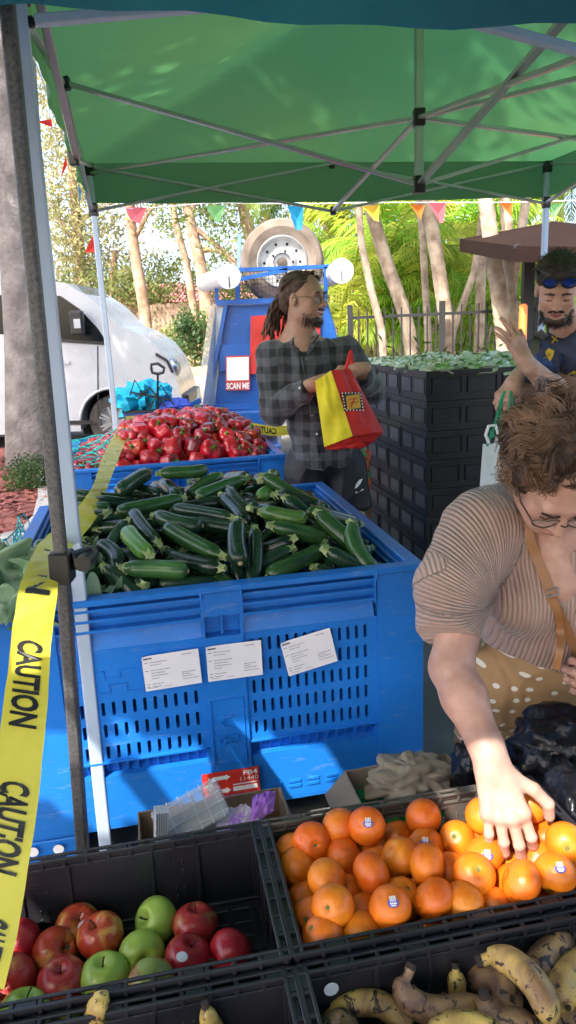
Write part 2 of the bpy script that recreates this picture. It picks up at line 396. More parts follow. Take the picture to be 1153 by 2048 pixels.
# big grey trunk at the left edge
b = at(64, 958, 7.7); b.z = .08
tr = [b, at(60, 700, 7.7), at(42, 400, 7.7), at(25, 150, 7.7), at(10, -150, 7.7), at(0, -420, 7.8)]
top = tr[-1]
tree('gum_tree', 'thick grey barked tree trunk at the left edge in the mulch bed', 'tree', tr, .27, .20,
     [(top+Vector((-.6,.5,1.0)), (2.2,1.8,1.0))], M_gumleaf, M_bark, 1800, .06, 11,
     limbs=[[tr[4], tr[4]+Vector((-.7,.3,.8)), tr[4]+Vector((-1.3,.5,1.4))]])

# row of gums behind the fence: pixel polyline at a depth
def px(l, Y): return [at(x, y, Y) for x, y in l]
def gum(label, l, Y, w, crowns, n, seed, leafm=M_gumleaf, limbs=(), size=.10, bark=M_gumbark):
    T = px(l, Y); T[0].z = gz(0, Y)-.05
    w = w*Y/CAM_F/2
    cr = [(at(cx, cy, Y+dy), (rx*Y/CAM_F, 1.4, rz*Y/CAM_F)) for cx, cy, rx, rz, dy in crowns]
    tree('gum_tree', label, 'tree', T, w*1.15, w*.65, cr, leafm, bark, n, size, seed, [px(q, Y) for q in limbs])
gum('pale gum with a twisting limb rising behind the van bonnet', [(296,700),(290,620),(272,520),(262,440),(255,330),(250,180)], 24, 22,
    [(300,380,110,60,0),(330,300,120,80,0),(230,330,90,100,1)], 2600, 21, M_gumleaf2, [[(268,480),(300,420),(350,380)]])
gum('slim leaning gum left of the blue trailer', [(405,690),(385,600),(372,520),(350,440),(335,330),(330,200)], 23, 15,
    [(360,420,60,50,0),(380,300,120,70,0)], 1900, 22)
gum('brown gum with a forking trunk just left of the blue trailer', [(418,700),(412,600),(400,520),(385,460),(372,400),(352,250)], 22.5, 24,
    [(430,400,70,60,0),(450,500,50,40,0),(420,280,110,80,0)], 2300, 23, limbs=[[(395,500),(440,500),(478,540)],[(383,450),(420,480),(470,520),(500,560)],[(380,430),(400,380),(430,340)]])
gum('pale smooth gum behind the spare tyre', [(520,620),(515,520),(500,470),(487,420),(480,360),(470,200)], 25, 24,
    [(470,420,80,40,0),(520,330,130,60,0)], 1500, 24, M_gumleaf, [[(505,480),(530,440),(560,400)],[(490,420),(530,390),(560,360)]])
gum('tall pale foliaged gum filling the left of the sky behind the van', [(170,700),(165,600),(160,500),(150,400),(140,250),(135,50)], 27, 22,
    [(120,560,90,130,0),(150,430,80,90,-1),(110,330,75,120,0),(95,220,60,110,0),(180,560,90,70,1),(240,560,120,60,0),(225,480,60,50,0)], 9000, 25, M_gumleaf2, size=.11,
    limbs=[[(160,500),(120,440),(90,380)],[(155,450),(190,420),(240,400)]])
gum('olive green gum in the gap between van and fence', [(215,700),(220,640),(225,580),(230,500)], 26.5, 16,
    [(200,600,90,70,0),(260,590,80,50,0),(330,560,80,45,0),(450,560,70,50,0)], 4200, 26, M_gumleaf, size=.1)
gum('dense leafy gum behind the kiosk rack', [(600,700),(600,600),(610,500),(620,400)], 28, 20,
    [(560,470,80,50,0),(620,480,60,80,0),(470,600,60,50,0),(560,580,80,50,0)], 3600, 27, M_gumleaf, size=.1)
# shrubs along the fence
def shrub(label, x, y, Y, w, h, leafm, seed, n=700, size=.06):
    c = at(x, y, Y); w = w*Y/CAM_F; h = h*Y/CAM_F; z0 = gz(0, Y)
    t = thing('shrub', label, 'shrub', (c.x, Y, z0)); rnd = random.Random(seed)
    s = MB()
    for k in range(5):
        a = k*1.3; limb(s, [(c.x, Y, z0), (c.x+.3*w*math.cos(a), Y+.2*w*math.sin(a), z0+h*.5), (c.x+.5*w*math.cos(a), Y+.3*w*math.sin(a), z0+h*.9)], .02, .008, 5)
    part('stem', s, M_gumbark, t)
    m = MB(); leaves(m, (c.x, Y, z0+h*.55), (w*.6, w*.5, h*.55), n, size, rnd, .5); part('foliage', m, leafm, t)
shrub('dark green bush against the timber fence left of the trailer', 385, 690, 21, 60, 95, M_darkleaf, 31, 1500, .07)
shrub('low olive bush beside the trailer corner', 350, 650, 24, 60, 60, M_gumleaf, 32, 900)
b0 = atz(62, 975, .1)
t = thing('shrub', 'small dark green ground shrub in the mulch at the left', 'shrub', b0); m = MB(); leaves(m, b0+Vector((.05,0,.12)), (.30,.25,.16), 1800, .022, random.Random(5), .4); part('foliage', m, M_darkleaf, t)
s = MB(); limb(s, [b0, b0+Vector((.02,0,.1)), b0+Vector((.1,0,.2))], .012, .006, 5); part('stem', s, M_gumbark, t)

# ================================================================ timber paling fence and red roof beyond
M_pale = pmat('timber_paling', (.14,.095,.065), .9, col2=(.25,.18,.13), scale=2, bump=.4, bscale=30, rand=.22)
YF = 26.0; x0 = at(226, 650, YF).x; x1 = at(480, 650, YF).x; zt = at(340, 606, YF).z
t = thing('paling_fence', 'weathered brown timber paling fence behind the gum trees', 'fence', ((x0+x1)/2, YF, gz(0,YF)))
pw = .15; k = 0; xx = x0; me = None; rr = random.Random(4)
q = MB(); q.box((-pw/2+.006, 0, gz(0,YF)), (pw/2-.006, .02, zt)); me = q.mesh('paling', M_pale)
while xx < x1 and k < 60:
    o = put('paling', me, t); o.location = Vector((xx, YF+rr.uniform(-.006,.006), rr.uniform(-.05,.02)))-t.location; xx += pw; k += 1
q = MB(); q.box((x0, YF+.03, zt-.35), (x1, YF+.08, zt-.27)); q.box((x0, YF+.03, gz(0,YF)+.3), (x1, YF+.08, gz(0,YF)+.38)); part('rail', q, M_pale, t)
M_roof = pmat('red_roof_steel', (.42,.14,.12), .6, var=.1, scale=3, bump=0)
t = thing('house', 'low house with faded red roof behind the paling fence', 'house', (at(400,600,36).x, 36, .5))
xa, xb = at(215, 600, 36).x, at(690, 600, 36).x; zr = at(400, 604, 36).z; zp = at(400, 565, 40).z
q = MB(); q.add([(xa,34.5,zr),(xb,34.5,zr),(xb-1,40,zp),(xa+1,40,zp)], [(0,1,2,3)]); q.add([(xa,45,zr),(xb,45,zr),(xb-1,40,zp),(xa+1,40,zp)], [(0,3,2,1)])
q.add([(xa,34.5,zr),(xa+1,40,zp),(xa,45,zr)], [(0,1,2)]); q.add([(xb,34.5,zr),(xb-1,40,zp),(xb,45,zr)], [(0,2,1)])
rf = part('roof', q, M_roof, t); q = MB(); q.box((xa+.4, 35, .3), (xb-.4, 44.5, zr-.02)); part('wall', q, pmat('cream_wall', (.5,.44,.36), .8), t)
q = MB()
for i in range(60):
    x = xa+.3+(xb-xa-.6)*i/59; q.bar((x, 34.5, zr+.03), (x*.97+.03*(xa+xb)/2, 40, zp+.03), .05, .05)
o = put('roof_rib', q.mesh('roof_rib', M_roof), rf); 

# pale wall at far left, seen past the trunk
q = MB(); xw = at(-60, 800, 11).x; q.box((xw-6, 11, 0), (at(36,800,11).x, 11.15, at(0,640,11).z)); 
t = thing('garden_wall', 'pale pink painted wall behind the grey trunk at the left edge', 'wall', (xw, 11, 0)); part('wall_panel', q, pmat('pink_render', (.62,.50,.52), .8, scale=2), t)
q = MB(); q.box((xw-6, 10.97, at(0,640,11).z), (at(36,800,11).x+.03, 11.18, at(0,632,11).z)); part('coping', q, M_conc, t)

# ================================================================ palms on the right
def frond(mb, base, az, el, L, rnd, n=34, w=.34, droop=1.0):
    h = Vector((math.cos(az), math.sin(az), 0)); side = Vector((-math.sin(az), math.cos(az), 0)); P = []
    for i in range(13):
        s = i/12; a = el - droop*s*s*1.5
        if i == 0: p = Vector(base)
        else: p = P[-1] + (h*math.cos(a)+Vector((0,0,math.sin(a))))*L/12
        P.append(p)
    mb.tube(P, [.018*(1-i/13)+.004 for i in range(13)], 4)
    for i in range(n):
        s = .12+.86*i/n; f = s*12; j = min(11, int(f)); p = P[j].lerp(P[j+1], f-j); t = (P[j+1]-P[j]).normalized()
        l = L*w*math.sin(math.pi*min(1, s*.85+.15))**.7*rnd.uniform(.8, 1.1)
        for sg in (-1, 1):
            d = (side*sg*.8 + t*.7 + Vector((0,0,-.25-.5*rnd.random()))).normalized(); e = t*.014*(1+L*.3)
            mid = p+d*l*.5; tip = p+d*l+Vector((0,0,-.25*l))
            mb.add([p-e*.5, p+e*.5, mid+e, tip, mid-e], [(0,1,2,4),(4,2,3)])
def palm(label, l, Y, w, seed, nf=11, L=2.0, leafm=M_palmleaf, crown=True, group=None, el=(.1,1.2)):
    (xa_, ya_), (xb_, yb_) = l[-2], l[-1]; l = l + [(xb_+(xb_-xa_)*1.6, yb_-230)]
    T = px(l, Y); T[0].z = gz(0, Y)-.02; r = w*Y/CAM_F/2; rnd = random.Random(seed)
    t = thing('palm_tree', label, 'palm tree', T[0], group)
    m = MB(); P = []
    for i in range(len(T)-1):
        for k in range(10): P.append(T[i].lerp(T[i+1], k/10))
    P.append(T[-1]); n = len(P)
    for _ in range(3):
        for i in range(1, n-1): P[i] = (P[i-1]+P[i]*2+P[i+1])/4
    m.tube(P, [r*(1.15-.3*i/n)*(1+.06*(i % 2)) for i in range(n)], 10); part('trunk', m, M_palmbark, t, 50)
    if crown:
        m = MB()
        for k in range(nf): frond(m, P[-1], k*2.4+rnd.random(), rnd.uniform(*el), L*rnd.uniform(.8,1.15), rnd)
        part('crown', m, leafm, t)
palm('leaning ringed palm trunk right of the dreadlocked man', [(845,735),(815,640),(775,530),(745,430),(725,330),(715,230)], 10, 24, 41, 12, 2.0)
palm('slim palm trunk with a ringed base in the centre of the palm clump', [(905,730),(893,640),(878,540),(862,440),(850,340)], 9.5, 26, 42, 12, 2.0)
palm('short curved palm stem between the trailer and the leaning palm', [(775,740),(765,660),(745,590),(730,520),(722,480)], 9, 14, 43, 11, 1.3, M_yelleaf)
palm('thick sunlit pale palm trunk behind the raised hand', [(1015,760),(1010,680),(1000,600),(985,500),(972,400),(965,280)], 8.5, 30, 44, 12, 2.1)
palm('reddish palm stem right of the thick pale trunk', [(1030,760),(1026,650),(1020,560),(1016,470),(1008,380),(1003,300)], 9, 22, 45, 10, 1.8)
palm('palm stem leaning right behind the canopy leg', [(1005,700),(1020,600),(1034,510),(1048,430),(1062,340)], 9.8, 18, 46, 10, 1.9)
palm('thin palm stem left of the central clump', [(860,740),(856,650),(850,560),(846,480),(838,400)], 11, 13, 47, 10, 1.6, M_yelleaf)
palm('yellowish palm stem crossing in front of the black fence', [(890,730),(905,660),(930,600),(950,540)], 10.5, 14, 48, 10, 1.5, M_brleaf)
palm('palm stem beside the black fence right of centre', [(955,740),(960,650),(962,560),(968,470),(975,400)], 11, 18, 49, 10, 1.8)
# golden cane clumps as understory (each a shrub of fronds)
rr = random.Random(50)
CANE = [(700,640,12,1.3,0),(740,560,12.5,1.5,0),(790,520,13,1.6,1),(830,580,12.5,1.5,0),(885,600,13,1.5,1),(930,560,13,1.5,0),(960,640,12,1.2,1),(1010,560,13,1.6,0),
                                (1040,620,12,1.4,1),(690,590,14,1.6,0),(860,500,15,1.9,1),(760,470,15,1.9,0),(925,480,15,1.9,1),(1060,520,14,1.6,0),(810,660,12,1.1,1),(680,520,15,1.6,1)]
for i, (x, y, Y, L, mt) in enumerate(CANE):
    c = at(x, y, Y); lab = ['first','second','third','fourth','fifth','sixth','seventh','eighth','ninth','tenth','eleventh','twelfth','thirteenth','fourteenth','fifteenth','sixteenth']
    t = thing('cane_palm', '%s cane palm clump, %s from the left in the sunlit planting' % (['golden','bright green'][mt], lab[sorted(range(16), key=lambda j: CANE[j][0]).index(i)]), 'palm', (c.x, Y, gz(0,Y)), 'cane palms in the sunlit planting')
    m = MB(); s = MB()
    for k in range(15): frond(m, c+Vector((rr.uniform(-.3,.3), rr.uniform(-.3,.3), rr.uniform(-.5,.3))), rr.uniform(0,6.3), rr.uniform(.0,1.3), L, rr, 20, .36)
    for k in range(4): limb(s, [(c.x+rr.uniform(-.2,.2), Y+rr.uniform(-.2,.2), gz(0,Y)), (c.x+rr.uniform(-.3,.3), Y+rr.uniform(-.3,.3), c.z)], .035, .025, 6)
    part('frond', m, [M_yelleaf, M_brleaf][mt], t); part('stem', s, M_palmbark, t)
# darker weeping foliage mass high centre
for i, (x, y, Y, L, lb) in enumerate([(650,440,16,2.4,'drooping dark green palm crown above the spare tyre'), (745,430,17,2.4,'drooping green palm crown under the bunting centre'), (1120,440,18,2.2,'green palm crown behind the brown umbrella'), (900,410,17,2.4,'green palm crown above the clump of trunks'), (820,420,18,2.5,'dark palm crown between the leaning trunks')]):
    c = at(x, y-70, Y); t = thing('palm_tree', lb, 'palm tree', (c.x, Y, gz(0,Y))); m = MB()
    for k in range(34): frond(m, c+Vector((rr.uniform(-.6,.6), rr.uniform(-.5,.5), rr.uniform(-.1,.7))), rr.uniform(0,6.3), rr.uniform(-.2,1.0), L*.8, rr, 38, .30, 1.3)
    part('crown', m, M_palmleaf, t); s = MB(); limb(s, [(c.x, Y, gz(0,Y)), (c.x+.1, Y, c.z*.5), tuple(c)], .14, .1); part('trunk', s, M_palmbark, t, True)
# backing hedge
t = thing('hedge', 'tall dense green hedge behind the palms', 'hedge', (3, 19, .4)); m = MB(); rr2 = random.Random(77)
for k in range(9): leaves(m, at(690+k*55, 600, 19)+Vector((0,0,-.2)), (.9,.7,1.7), 900, .12, rr2, .5)
part('foliage', m, M_brleaf, t); s = MB()
for k in range(9): p = at(690+k*55, 600, 19); limb(s, [(p.x, 19, .3), (p.x+.1, 19, 1.6)], .06, .04, 6)
part('stem', s, M_gumbark, t)

# black pool-type fence
YB = 9.2
zt = at(930, 608, YB).z; zb = .12; xa = at(700, 600, YB).x; xb = at(1075, 600, YB).x
t = thing('metal_fence', 'black tubular metal fence with vertical bars behind the palm trunks', 'fence', ((xa+xb)/2, YB, 0))
q = MB(); q.box((-.009, -.009, zb), (.009, .009, zt)); me = q.mesh('bar', M_darkfence); x = xa
while x < xb:
    o = put('bar', me, t); o.location = Vector((x, YB, 0))-t.location; x += .105
for z in (zt-.12, zb+.12):
    q = MB(); q.box((xa, YB-.018, z), (xb, YB+.018, z+.035)); part('rail', q, M_darkfence, t)
for x in (xa, at(885,600,YB).x, xb):
    q = MB(); q.box((x-.03, YB-.04, 0), (x+.03, YB+.04, zt+.05)); part('post', q, M_darkfence, t)

# brown market umbrella at right, with dark post
t = thing('market_umbrella', 'large brown square umbrella behind the right canopy leg', 'umbrella', at(1052, 760, 8))
M_brown = pmat('brown_canvas', (.020,.011,.009), .9, bump=.2, bscale=40, spec=.1)
A = at(915, 497, 8); B = at(1235, 560, 7.2); Cc = at(1150, 440, 9.6); ap = at(1140, 440, 8.6)
e1 = at(920,478,9.0); e2 = at(1030,492,7.0); e3 = at(1330,495,7.5); e4 = at(1240,455,10.2); ap = Vector(((e1.x+e3.x)/2, (e1.y+e3.y)/2, e1.z+.06))
q = MB()
for a_, b_ in ((e1,e2),(e2,e3),(e3,e4),(e4,e1)):
    q.add([a_, b_, ap], [(0,1,2)]); q.add([a_, b_, b_-Vector((0,0,.14)), a_-Vector((0,0,.14))], [(0,1,2,3)])
part('canopy', q, M_brown, t)
q = MB(); q.tube([(ap.x, ap.y, 0), tuple(ap)], .035); part('pole', q, M_darkfence, t)
q = MB()
for e in (e1,e2,e3,e4): q.bar(ap-Vector((0,0,.05)), e-Vector((0,0,.01)), .025)
part('rib', q, M_darkfence, t)
q = MB(); pb = at(1048, 800, 8.6); pb.z = 0; q.box((pb.x-.06, pb.y-.05, 0), (pb.x+.06, pb.y+.05, at(1055,520,8.6).z)); 
t = thing('post', 'dark square post beside the orange barrier behind the right man', 'post', pb); part('shaft', q, M_darkfence, t)
q = MB(); q.box((pb.x-.09, pb.y-.08, 0), (pb.x+.09, pb.y+.08, .02)); part('base_plate', q, M_darkfence, t)
# orange traffic barrier post
pb = at(1043, 740, 7.4); pb.z = 0
t = thing('bollard', 'orange plastic bollard standing behind the raised hand', 'bollard', pb)
q = MB(); h = at(1043, 608, 7.4).z; q.lathe([(0,h),(.025,h),(.04,h-.02),(.043,.1),(.055,.09),(.12,.05),(.12,0),(0,0)], 20, center=(pb.x,pb.y,0)); part('tube', q, pmat('orange_plastic', (.75,.17,.02), .5), t, 40)
q = MB(); q.lathe([(.046,h*.66),(.046,h*.45)], 20, center=(pb.x,pb.y,0)); part('reflective_band', q, pmat('maroon_band', (.25,.03,.03), .5), t)

# ================================================================ white van
YV = 9.4
vo = at(225, 870, YV); vo.z = 0
V = thing('van', 'white van parked facing right behind the tent legs', 'van', (vo.x-1.6, YV, 0))
def vz(y, x=200): return at(x, y, YV).z
def vx(x, y=800): return at(x, y, YV).x
prof = []   # side outline from photo pixels (front half) then rear by van shape
for x, y in [(375,835),(362,790),(352,755),(338,722),(312,690),(285,672),(262,660),(240,652),(215,626),(190,603),(160,584),(130,566),(112,563)]:
    p = at(x, y, YV); prof.append((p.x, p.z))
xr = prof[-1][0]-2.9; zr = prof[-1][1]+.04
prof += [(prof[-1][0]-.8, zr), (xr+.15, zr-.02), (xr, zr-.2), (xr-.06, .9), (xr-.02, .32)]
wc = at(227, 836, YV); wr = .335; cx, cz = wc.x, wr
arch = [(cx + .43*math.cos(a), cz+.43*math.sin(a)) for a in [math.pi-math.pi*i/10 for i in range(11)]]
low = .24
rwx = cx-2.9
rarch = [(rwx + .43*math.cos(a), cz+.43*math.sin(a)) for a in [math.pi-math.pi*i/10 for i in range(11)]]
bx = prof[0][0]
poly = prof + [(rwx-.43, low)] + rarch + [(rwx+.43, low), (cx-.43, low)] + arch + [(cx+.43, low), (bx-.03, low+.04), (bx+.02, .45)]
q = MB(); W2 = 1.75
n = len(poly); cxm = (bx+xr)/2
def ins(p, d):    # tumblehome: pull the upper part inward along y
    return 0.0
vs = []
for yy, sgn in ((YV, 1), (YV+W2, -1)):
    for p in poly:
        fr = 0
        vs.append((p[0], yy+sgn*(ins(p, .14)+fr), p[1]))
q.add(vs, [tuple(range(n)), tuple(range(2*n-1, n-1, -1))]); 
q.add([(x, y, z) for x, y, z in vs], [(k, n+k, n+(k+1)%n, (k+1)%n) for k in range(n)])
body = part('body', q, M_white, V, 30, bevel=.07, seg=4)
# side glass
def vq(lst, off=-.012): return [(at(x, y, YV+0).x, 0, at(x, y, YV).z) for x, y in lst]
def sidepoly(name, lst, mt, off=.012, th=.01, parent=V):
    q = MB(); P = [(at(x,y,YV).x, at(x,y,YV).z) for x,y in lst]; k = len(P)
    vs = [(x, YV+ins((x,z),.14)-off, z) for x, z in P] + [(x, YV+ins((x,z),.14)-off+th, z) for x, z in P]
    q.add(vs, [tuple(range(k)), tuple(range(2*k-1,k-1,-1))]+[(i,k+i,k+(i+1)%k,(i+1)%k) for i in range(k)]); return part(name, q, mt, parent)
sidepoly('side_window', [(96,672),(98,590),(122,592),(160,618),(195,655),(214,684),(206,688),(122,680)], M_glassy)
sidepoly('side_window', [(-10,668),(-8,590),(88,590),(86,671)], M_glassy)
sidepoly('window_trim', [(116,684),(216,690),(214,684),(122,678)], M_blackpl, .018)
for x in (196, 95): # door seams
    sidepoly('door_seam', [(x-1,692),(x+1,692),(x+2,840),(x,840)], M_dark, .006)
sidepoly('door_handle', [(120,722),(140,722),(140,728),(120,728)], M_white, .03)
sidepoly('sill_trim', [(100,842),(185,840),(185,848),(100,850)], M_blackpl, .02)
# mirror
q = MB(); c = at(156, 648, YV-.16); q.M = Matrix.Translation(c); q.box((-.09,-.06,-.14), (.08,.06,.16)); mi = part('mirror', q, M_blackpl, V, bevel=.03, seg=3)
q = MB(); q.M = Matrix.Translation(c); q.box((-.03,-.072,-.05), (.05,-.055,.06)); o = put('indicator', q.mesh('indicator', M_white), mi)
q = MB(); q.bar(c+Vector((0,.05,-.05)), c+Vector((0,.25,-.12)), .05); part('mirror_arm', q, M_blackpl, V)
# windscreen and lamps
q = MB(); a0 = at(240,652,YV); a1 = at(130,566,YV)
q.add([(a0.x-.02, YV+.17, a0.z+.02), (a1.x+.06, YV+.25, a1.z+.0), (a1.x+.06, YV+W2-.25, a1.z), (a0.x-.02, YV+W2-.17, a0.z+.02)], [(0,1,2,3)]); part('windscreen', q, M_glassy, V)
q = MB(); h0 = at(345, 735, YV)
q.M = Matrix.Translation((h0.x-.05, YV+.16, h0.z-.02)); q.lathe([(0,-.02),(.09,-.01),(.13,.05),(.10,.14),(0,.16)], 16, 'y'); hl = part('headlight', q, M_chrome, V, True)
q = MB(); q.tube([at(312,708,YV-.02), at(335,722,YV-.03), at(346,745,YV-.02)], .018, 6); part('lamp_surround', q, M_blackpl, V)
q = MB(); p = at(362, 800, YV); q.box((p.x-.1, YV+.12, p.z-.12), (p.x+.09, YV+W2-.2, p.z+.06)); part('grille', q, M_blackpl, V, bevel=.02)
q = MB(); q.box((bx-.25, YV+.05, low-.02), (bx+.02, YV+W2-.05, low+.1)); part('lower_bumper', q, M_blackpl, V)
q = MB(); arr = [(cx+.435*math.cos(a), cz+.435*math.sin(a)) for a in [math.pi-math.pi*i/14 for i in range(15)]]
q.tube([(x, YV+.01, z) for x, z in arr], .022, 6); part('arch_lip', q, M_white, V, True)
def wheel(mx, inner=True):
    q = MB(); q.lathe([(.20,.0),(.30,-.012),(.325,.01),(.337,.05),(.337,.17),(.32,.2),(.2,.2)], 36, 'y', (mx, YV+.06, cz)); w = part('wheel', q, M_rubber, V, 40)
    q = MB(); q.lathe([(.215,.03),(.20,.0),(.19,.02),(.185,.10),(.03,.11)], 32, 'y', (mx, YV+.055, cz)); q.lathe([(0,.02),(.05,.02),(.055,.05)], 16, 'y', (mx, YV+.04, cz))
    for k in range(7):
        a = k*2*math.pi/7
        for da in (-.12, .12):
            q.bar((mx+.045*math.cos(a+da*2), YV+.07, cz+.045*math.sin(a+da*2)), (mx+.2*math.cos(a+da), YV+.065, cz+.2*math.sin(a+da)), .028, .03, up=(0,1,0))
    put('rim', q.mesh('rim', pmat('alloy_rim', (.55,.56,.58), .3, metal=.8, bump=0), 35), w)
wheel(cx); wheel(rwx)
for xw_ in (cx, rwx): q = MB(); q.box((xw_-.5, YV+.35, .15), (xw_+.5, YV+.6, 1.0)); part('wheel_well', q, M_dark, V)

# ================================================================ blue trailer kiosk with rack, spare tyre and pipes
YT = 7.0
T = thing('trailer', 'blue steel trailer kiosk with sloping sides behind the bearded man', 'trailer', (at(545,860,YT).x, YT+.6, 0))
def tp(x, y, Y=YT): return at(x, y, Y)
q = MB()   # body: front face trapezoid, extruded back
F0 = [tp(405,815), tp(432,612), tp(655,600), tp(680,690), tp(690,815)]
k = len(F0); vs = [tuple(p) for p in F0] + [(p.x, p.y+1.5, p.z) for p in F0]
q.add(vs, [tuple(range(k)), tuple(range(2*k-1,k-1,-1))]+[(i,k+i,k+(i+1)%k,(i+1)%k) for i in range(k)])
part('body', q, M_blue2, T, bevel=.012)
# clear side awning / perspex at left
q = MB(); a = tp(430,612); b_ = tp(398,800,6.5)
q.add([tp(432,608,7.0), tp(404,810,6.62), tp(430,812,6.98), tp(452,616,6.98)], [(0,1,2,3)])
q.add([tp(432,608,7.0), tp(404,810,6.62), tp(392,806,8.3), tp(420,612,8.4)], [(0,1,2,3)])
part('perspex_flap', q, pmat('cloudy_perspex', (.55,.60,.58), .18, bump=.3, bscale=6, bdist=.02, alpha=.55), T)
q = MB(); q.bar(tp(452,612,6.97), tp(414,812,6.95), .035); q.bar(tp(432,606,6.97), tp(655,596,6.97), .045); q.bar(tp(405,815,6.95), tp(690,808,6.95), .05); part('edge_rail', q, M_blue2, T)
q = MB(); q.box((tp(400,830).x, YT-.25, tp(400,870).z), (tp(552,830).x, YT+1.5, tp(400,822).z)); q.box((tp(395,820).x, YT-.4, .35), (tp(560,820).x, YT+1.4, tp(400,880).z-.02)); part('step', q, M_blue2, T, bevel=.01)
q = MB(); q.box((tp(440,742).x, YT-.03, tp(440,744).z), (tp(650,742).x, YT-.004, tp(440,690).z)); part('hatch', q, M_blue2, T, bevel=.006)
q = MB(); fz = .10
q.bar(tp(350,826,6.9), tp(402,800,6.95), .05); q.bar(tp(355,852,6.7), tp(420,842,6.95), .05); q.box((tp(360,835).x, 6.8, .5), (tp(420,835).x, 7.6, .62)); part('drawbar', q, M_blue2, T)
for sx in (440, 640):
    q = MB(); p = tp(sx, 900, YT+.5); q.lathe([(.10,0),(.2,-.01),(.28,.02),(.29,.15),(.2,.18),(.1,.18)], 24, 'y', (p.x, YT+.05, .29)); part('wheel', q, M_rubber, T, 40)
q = MB(); q.add([tp(502,632,6.96), tp(640,625,6.96), tp(642,745,6.96), tp(500,748,6.96)], [(0,1,2,3)]); part('red_panel', q, pmat('red_vinyl', (.50,.035,.03), .35, bump=.8, bscale=8, bdist=.01), T)
# SCAN ME notice (its square code is left blank)
q = MB(); q.add([tp(452,712,6.94), tp(500,711,6.94), tp(500,780,6.94), tp(452,781,6.94)], [(0,1,2,3)]); sg = part('notice', q, pmat('notice_red', (.45,.05,.05), .5, bump=0), T)
q = MB(); q.add([tp(454,715,6.935), tp(498,714,6.935), tp(498,760,6.935), tp(454,761,6.935)], [(0,1,2,3)]); put('white_square', q.mesh('white_square', M_wht2), sg)
vs, fs = text_mb('SCAN ME', 1, .035); wid = max(v[0] for v in vs); A0 = tp(453.5,778,6.932); A1 = tp(499,777,6.932); H0 = tp(453.5,766,6.932)
q = MB(); q.add([A0+(A1-A0)*(v[0]/wid)+(H0-A0)*(v[1]/.72) for v in vs], fs); put('lettering', q.mesh('lettering', M_wht2), sg)
# rack frame
q = MB()
for a, b_ in [((474,540,7.1),(655,533,7.1)), ((474,540,7.1),(476,606,7.1)), ((652,534,7.1),(652,600,7.1)), ((474,540,8.1),(655,533,8.1)), ((474,540,7.1),(474,540,8.1)), ((655,533,7.1),(655,533,8.1)), ((474,560,7.1),(575,540,7.1)), ((655,533,8.1),(652,600,8.1)), ((434,568,7.1),(434,606,7.1)), ((476,568,7.1),(434,570,7.1)),((476,606,7.1),(480,470,7.5)), ((474,540,8.1),(476,606,8.1))]:
    q.bar(at(*a), at(*b_), .035)
rk = part('roof_rack', q, M_blue2, T)
q = MB(); a0 = at(478,545,7.12); a1 = at(650,600,7.12)
for i in range(24): x = a0.x+(a1.x-a0.x)*i/23; q.bar((x,7.12,a0.z), (x,7.12,a1.z), .004)
for i in range(9): z = a0.z+(a1.z-a0.z)*i/8; q.bar((a0.x,7.125,z), (a1.x,7.125,z), .004)
a0 = at(430,590,7.3)
put('wire_mesh', q.mesh('wire_mesh', M_darkfence), rk)
# spare tyre
sc_ = at(565, 524, 7.25)
S = thing('spare_wheel', 'dusty spare wheel standing upright on the trailer roof rack', 'wheel', sc_-Vector((0,0,.37)))
ro = 76*7.6/CAM_F
q = MB(); q.lathe([(ro*.62,-.01),(ro*.80,-.035),(ro*.93,-.015),(ro,.04),(ro*1.01,.12),(ro,.2),(ro*.93,.25),(ro*.62,.24)], 56, 'y', tuple(sc_))
part('tyre', q, pmat('dusty_tyre', (.10,.075,.055), .9, col2=(.22,.175,.14), scale=5, bump=.4, bscale=50), S, 40)
q = MB(); c = tuple(sc_)
q.lathe([(ro*.63,0),(ro*.58,-.02),(ro*.55,.02),(ro*.5,.05),(ro*.36,.055),(ro*.30,.02),(ro*.22,.015),(ro*.20,.05),(ro*.1,.05)], 48, 'y', c)
rm = part('rim', q, pmat('steel_rim', (.50,.50,.49), .38, metal=.6, bump=.05), S, 35)
q = MB()
for k in range(10): a = k*2*math.pi/10; q.lathe([(0,-.002),(.014,0)], 10, 'y', (sc_.x+ro*.43*math.cos(a), sc_.y+.048, sc_.z+ro*.43*math.sin(a)))
for k in range(5): a = k*2*math.pi/5; q.lathe([(0,-.02),(.012,-.018),(.012,.01)], 8, 'y', (sc_.x+ro*.26*math.cos(a), sc_.y+.015, sc_.z+ro*.26*math.sin(a)))
put('wheel_nut', q.mesh('wheel_nut', M_dark), rm)
q = MB(); q.lathe([(0,.03),(ro*.12,.035),(ro*.13,.06)], 20, 'y', c); put('hub_cap', q.mesh('hub_cap', pmat('greasy_hub', (.12,.10,.08), .5, metal=.5)), rm)
# pipes
for lab, (x, y), (x2, y2) in (('white capped pipe sticking out left of the trailer rack', (457,553), (410,566)), ('white capped pipe at the right end of the trailer rack', (683,542), (655,556))):
    a = at(x, y, 6.6); b_ = at(x2, y2, 8.2) if x < 500 else at(x2, y2, 8.0); d = (b_-a).normalized()
    P = thing('pipe', lab, 'pipe', a); q = MB(); q.tube([a, b_], .092, 28, caps=False); part('tube', q, M_wht2, P, 40)
    q = MB(); q.tube([a-d*.03, a+d*.03], .105, 32); cp = part('end_cap', q, M_wht2, P, 40)
    q = MB(); q.tube([a-d*.034, a-d*.034+Vector((0,0,-.09))], .004, 6); put('cap_cord', q.mesh('cap_cord', M_dark), cp)

